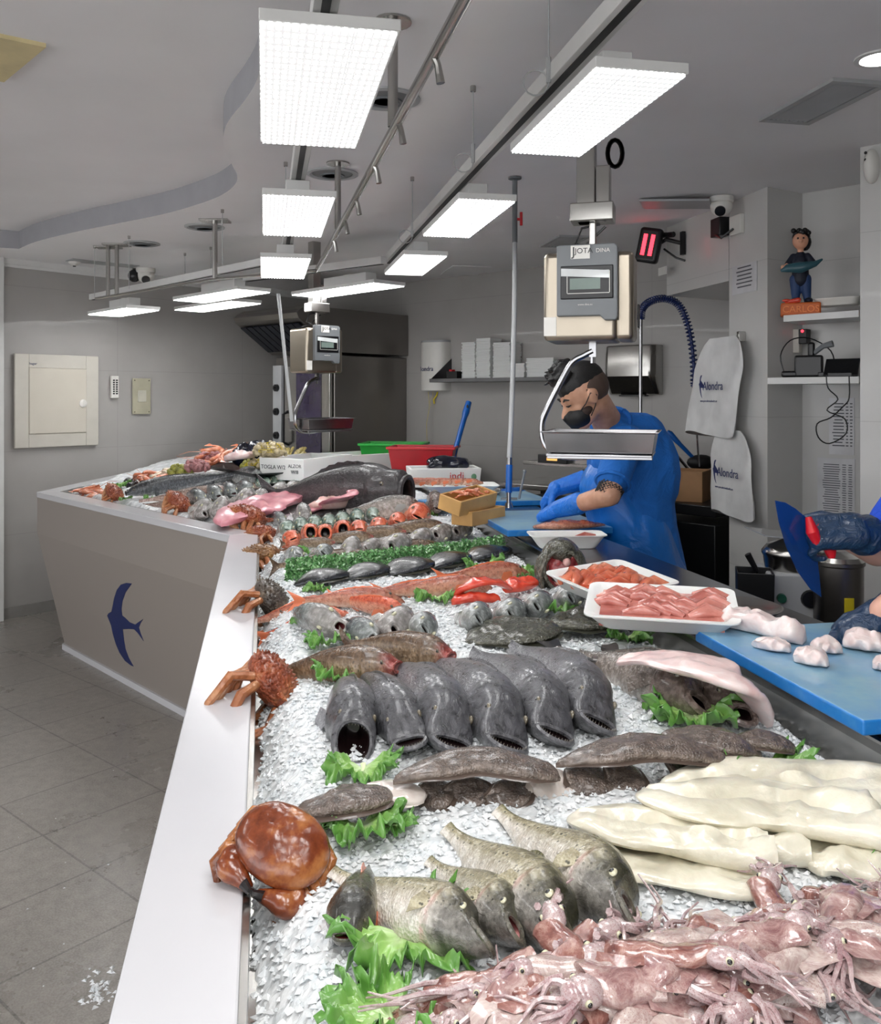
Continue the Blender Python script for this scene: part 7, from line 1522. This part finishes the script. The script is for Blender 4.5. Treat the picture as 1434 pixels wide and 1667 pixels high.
for sd in (1, -1): mb = MB(); mb.tube([H(.088, sd*.018, .022), H(.087, sd*.034, .03), H(.075, sd*.05, .024)], [.003, .0045, .002], 6); mb.build('eyebrow', M_hair, man); mb = MB(); mb.tube([H(.088, sd*.022, .002), H(.084, sd*.034, .0), H(.076, sd*.045, .003)], [.002, .004, .002], 6); mb.build('eye', M_black, man)
# shirt
mb = MB()
for a, ra_, b, rb_ in ((ch+Vector((0, 0, .03)), .165, wa, .15), (wa, .15, hp, .165), (Sh, .078, ch+Vector((.0, 0, .04)), .13), (Sf, .075, ch+Vector((0, 0, .04)), .13), (Sh+Vector((.01, 0, .005)), .074, Sh.lerp(El, .68), .066), (Sf, .07, Sf.lerp(Ef, .6), .06)): mb.cone(a, ra_, b, rb_)
mb.cone(nk+Vector((.02, .0, -.015)), .07, ch+Vector((.04, .02, .09)), .13); mb.ell(ch+Vector((.1, .03, -.04)), (.12, .16, .2))
sh_ = fuse(mb, 'shirt', M_shirt, man, .009, 5)
mb = MB(); c_ = nk+Vector((.012, .0, -.005)); ax = (nk-H(-.035, 0, -.04)).normalized(); u = ax.orthogonal().normalized(); v_ = ax.cross(u); mb.tube([c_+(u*cos(a)+v_*sin(a))*.072 for a in [2*pi*k/24 for k in range(25)]], .012, 8, caps=False, flat=1.6); mb.build('collar', M_shirt, sh_)
q = Sh.lerp(El, .68); ax = (El-Sh).normalized(); u = ax.orthogonal().normalized(); v_ = ax.cross(u); mb = MB(); mb.tube([q+ax*.02+(u*cos(a)+v_*sin(a))*.062 for a in [2*pi*k/28 for k in range(29)]], .008, 6, caps=False); mb.build('sleeve_hem', M_shirt, sh_)
mb = MB()
for k in range(3): mb.box((0, 0, 0), (.006, .05, .005), M=Matrix.Translation(rel(1062, 706+k*3, 3.5)+Vector((.0, .0, 0))))
mb.build('white_back_print', M_white, sh_)
# tattoo bands following the arm
for (aa, bb, r0_, n0) in ((Sh.lerp(El, .86), El.lerp(Wr, .05), .0475, 2), (Ef.lerp(Wf, .05), Ef.lerp(Wf, .25), .043, 1)):
    ax = (bb-aa).normalized(); u = ax.orthogonal().normalized(); v_ = ax.cross(u); mb = MB()
    for k in range(n0+2):
        q = aa.lerp(bb, k/(n0+1)); mb.tube([q+ax*(.006*(-1)**j)+(u*cos(a)+v_*sin(a))*(r0_-.0005*k) for j, a in enumerate([2*pi*m/36 for m in range(37)])], .0028, 5, caps=False)
    mb.build('tattoo', M_ink2, man)
# apron
mb = MB(); mb.cone(ch+Vector((-.06, -.0, -.1)), .14, wa+Vector((-.03, -.02, -.05)), .158); mb.cone(wa+Vector((-.03, -.02, 0)), .158, hp+Vector((-.02, -.03, -.05)), .185); mb.cone(hp+Vector((-.02, -.03, 0)), .18, hp+Vector((0, -.05, -.35)), .2); mb.cone(hp+Vector((.05, -.05, .0)), .12, hp+Vector((.14, -.1, -.03)), .05)
ap = fuse(mb, 'apron', M_apron, man, .01, 6); 
mb = MB()
for sd in (-1, 1): q = Vector((hp.x-.03, hp.y+sd*.1, .0)); mb.ell((q.x-.04, q.y, .055), (.14, .055, .055))
mb.build('boots', M_white, man)
mb = MB()
for sd in (-1, 1): mb.cone(hp+Vector((0, sd*.09, -.05)), .11, Vector((hp.x-.03, hp.y+sd*.1, .5)), .085); mb.cone(Vector((hp.x-.03, hp.y+sd*.1, .5)), .085, Vector((hp.x+.0, hp.y+sd*.1, .14)), .075)
fuse(mb, 'trousers', simple('dark_trousers', '15171c', .8), man, .01, 3)
hn = rel(868, 838, 3.62); d_ = (hn-Wr); hand(man, 'glove', M_glove, Wr+d_.normalized()*.04, d_+Vector((0, 0, -.02)), (-.1, -.5, .85), (.6, .7, .5), 1.1, -1, cuff=.13, cuffdir=Wr-El)
hf = rel(878, 815, 3.78); d_ = (hf-Wf); hand(man, 'glove', M_glove, Wf+d_.normalized()*.0, d_+Vector((0, 0, -.04)), (.1, -.2, .95), (.55, .7, .5), 1.1, 1, cuff=.17, cuffdir=Wf-Ef)
# the woman at the right edge
wo = thing('person', 'person at the right edge in a royal blue shirt holding a blue scraper', 'person', (1.33, 2.28, 0)); O = wo.location.copy()
h1 = rel(1352, 862, 2.0); e1 = rel(1428, 893, 2.06); s1_ = rel(1500, 800, 2.12); h2 = rel(1412, 1012, 1.78); e2_ = rel(1500, 960, 1.8); s2_ = rel(1560, 800, 1.95)
hc2 = Vector((.0, .02, 1.575)); ch2 = Vector((.02, 0, 1.27)); wa2 = Vector((.04, 0, 1.02)); hp2 = Vector((.05, 0, .86))
mb = MB(); mb.ell(hc2, (.09, .078, .11), 20, 14); mb.cone(hc2+Vector((-.03, 0, -.06)), .05, hc2+Vector((-.05, 0, -.08)), .035); mb.cone(hc2+Vector((-.085, 0, -.01)), .012, hc2+Vector((-.1, 0, -.03)), .012); mb.cone(hc2+Vector((.01, 0, -.08)), .048, ch2+Vector((0, 0, .14)), .06)
for a, ra_, b, rb_ in ((ch2, .13, wa2, .12), (wa2, .12, hp2, .15), (s1_, .05, e1, .043), (e1, .043, h1.lerp(e1, .25), .03), (s2_, .05, e2_, .043), (e2_, .043, h2.lerp(e2_, .3), .03), (s1_, .05, ch2+Vector((0, 0, .08)), .09), (s2_, .05, ch2+Vector((0, 0, .08)), .09)): mb.cone(a, ra_, b, rb_)
for sd in (-1, 1): mb.cone(hp2+Vector((0, sd*.08, 0)), .09, Vector((.04, sd*.09, .48)), .06); mb.cone(Vector((.04, sd*.09, .48)), .06, Vector((.05, sd*.09, .09)), .04)
fuse(mb, 'body', M_skin2, wo, .008, 4)
mb = MB(); mb.ell(hc2+Vector((.018, 0, .03)), (.1, .088, .1), 20, 14); mb.ell(hc2+Vector((.06, 0, -.02)), (.07, .08, .1), 16, 10); mb.ell(hc2+Vector((.11, 0, .03)), (.05, .05, .05)); fuse(mb, 'hair', M_hairr, wo, .006, 2)
for sd in (-1, 1): mb = MB(); mb.ell(hc2+Vector((-.085, sd*.03, .01)), (.008, .013, .008)); mb.build('eye', M_black, wo)
mb = MB()
for a, ra_, b, rb_ in ((ch2, .15, wa2, .14), (wa2, .14, hp2, .165), (s1_, .068, s1_.lerp(e1, .62), .062), (s2_, .068, s2_.lerp(e2_, .6), .06), (s1_, .07, ch2+Vector((0, 0, .09)), .1), (s2_, .07, ch2+Vector((0, 0, .09)), .1)): mb.cone(a, ra_, b, rb_)
fuse(mb, 'shirt', M_shirt2, wo, .009, 4)
mb = MB()
for sd in (-1, 1): mb.cone(hp2+Vector((0, sd*.08, 0)), .11, Vector((.04, sd*.09, .48)), .08); mb.cone(Vector((.04, sd*.09, .48)), .08, Vector((.05, sd*.09, .12)), .07)
fuse(mb, 'trousers', simple('white_trousers', 'b9b9bb', .8), wo, .01, 3)
mb = MB()
for sd in (-1, 1): mb.ell((.0, sd*.09, .05), (.13, .05, .05))
mb.build('shoes', M_white, wo)
hand(wo, 'glove', M_gloved, h1+Vector((.045, -.02, .0)), (-.8, .1, -.05), (-.2, -.6, .78), (.75, .9, .6), 1.2, -1, cuff=.03, cuffdir=h1-e1)
hand(wo, 'glove', M_gloved, h2+Vector((.04, .02, .01)), (-.85, -.1, -.45), (-.35, -.3, .9), (.55, .55, .35), 1.05, -1, cuff=.06, cuffdir=h2-e2_)
# scraper: translucent blue curved blade with a red handle
o0 = D(1335, 880, 1.99); scp = thing('scraper', 'curved translucent blue plastic blade with a red grip held at the right', 'scraper', o0)
nb = NT('clear_blue_plastic'); nb.set(color='1c4f9c', rough=.12, trans=.55, ior=1.3, coat=.4)
pb = [(1262, 815), (1268, 850), (1280, 890), (1298, 930), (1320, 960), (1337, 972), (1334, 940), (1330, 905), (1326, 870), (1315, 845), (1295, 828), (1278, 818)]
bm = bmesh.new(); f = bm.faces.new([bm.verts.new(D(x, y, 1.97+.0008*(x-1300))-o0) for x, y in pb]); r = bmesh.ops.triangulate(bm, faces=[f]); r = bmesh.ops.extrude_face_region(bm, geom=bm.faces[:]); bmesh.ops.translate(bm, verts=[v for v in r['geom'] if isinstance(v, bmesh.types.BMVert)], vec=(0, .003, 0)); bmesh.ops.recalc_face_normals(bm, faces=bm.faces[:])
me = bpy.data.meshes.new('blade'); bm.to_mesh(me); bm.free(); me.materials.append(nb.m); o = bpy.data.objects.new('blade', me); C.objects.link(o); o.parent = scp
mb = MB(); mb.tube([D(1316, 842, 1.965)-o0, D(1322, 865, 1.955)-o0, D(1334, 892, 1.965)-o0], [.007, .014, .008], 10); mb.tube([D(1326, 855, 1.985)-o0, D(1345, 885, 1.985)-o0, D(1352, 898, 1.985)-o0, D(1354, 908, 1.985)-o0], [.01, .012, .013, .008], 10); mb.build('grip', M_red, scp)
# ------------------------------------------------------------ light fittings
def lampmat():
    n = NT('led_lens'); v = n.coord('Object'); sx = n.node('ShaderNodeSeparateXYZ'); n.link(v, sx.inputs[0])
    # dots of the lens grid: 22 along, 12 across
    vx = n.math('SINE', n.math('MULTIPLY', sx.outputs['X'], 2*pi*34)); vy = n.math('SINE', n.math('MULTIPLY', sx.outputs['Y'], 2*pi*72))
    p = n.math('MULTIPLY', n.math('ADD', vx, 1), n.math('ADD', vy, 1))
    ln = n.math('GREATER_THAN', n.math('ABSOLUTE', n.math('SUBTRACT', n.math('ABSOLUTE', sx.outputs['Y']), .04)), .0018)
    d = n.ramp(n.math('MULTIPLY', n.math('MULTIPLY', p, .25), ln), [(0, .014), (.16, .022), (.4, .4), (.8, 1.0)])
    n.set(color='e8e8ea', rough=.3, emit=n.mix(1.0, d, (1, .985, .97, 1), 'MULTIPLY'), estr=LAMP)
    n.link(d, n.b.inputs['Emission Color']); return n.m
LAMP = 22.0
M_led = lampmat()
def make_lamp(w=.24, L=.72):
    t = thing('led_panel_light', 'x', 'ceiling light')
    mb = MB(); mb.box((0, 0, .014), (L, w, .022)); mb.build('housing', M_trim, t, bevel=.002)
    mb = MB(); mb.box((0, 0, .001), (L-.012, w-.012, .006)); mb.build('lens', M_led, t, smooth=False)
    mb = MB(); mb.box((-.03, 0, .058), (L*.5, w*.34, .066)); mb.build('driver_box', M_trim, t, bevel=.002)
    mb = MB(); mb.box((-.03, 0, .09), (.06, .03, .02)); mb.build('track_adapter', M_white, t)
    return t
lampdefs = [  # centre point, angle, label
    (G(518, 159, 2.25), ANG_A, 'largest, nearest hanging LED panel light with a bright square lens grid, top left of centre', .25, .75),
    (G(481.5, 355.7, 2.25), ANG_A, 'hanging LED panel light second from the front in the left row', .24, .72),
    (G(463, 438, 2.25), ANG_A, 'small-looking LED panel light farthest back in the left row', .24, .72),
    (G(956, 194, 2.25), ANG_A, 'slanting LED panel light nearest the front in the right row', .2, .62),
    (G(757, 359, 2.25), ANG_A, 'LED panel light second from the front in the right row', .2, .68),
    (G(674, 433, 2.25), ANG_A, 'LED panel light farthest back in the right row', .21, .66),
    (G(200, 509, 2.19), ANG_E, 'leftmost far LED panel light hanging over the far counter end', .24, .66),
    (G(358, 483, 2.25), ANG_E, 'far LED panel light on the white track left of centre, nearer of a close pair', .24, .85),
    (G(352, 500, 2.25), ANG_E, 'far LED panel light just behind and below its close neighbour', .24, .85),
    (G(563, 474, 2.25), ANG_E, 'far LED panel light hanging in front of the extractor hood', .24, .85)]
lamp0 = make_lamp()
for i, (p, a, lb, w, L) in enumerate(lampdefs):
    o = lamp0 if i == 0 else dup(lamp0)
    o.location = p; o.rotation_euler = (0, 0, a); o.scale = (L/.72, w/.24, 1); o['label'] = lb; o['group'] = 'LED panel lights over the counters'
# further fittings of the same rows, above and behind the viewer
def area(p, w, L, a, e):
    l = bpy.data.lights.new('panel_glow', 'AREA'); l.shape = 'RECTANGLE'; l.size = L; l.size_y = w; l.energy = e; l.color = (1, .985, .97)
    o = bpy.data.objects.new('panel_glow', l); C.objects.link(o); o.location = p; o.rotation_euler = (0, 0, a)
for p in (Vector((-.19, .55, 2.25)), Vector((.45, .55, 2.25)), Vector((.0, -.6, 2.25)), Vector((.8, -.5, 2.25)), Vector((-2.2, 1.6, 2.6)), Vector((-1.8, .2, 2.6))):
    area(p, .24, .7, ANG_A, 4)
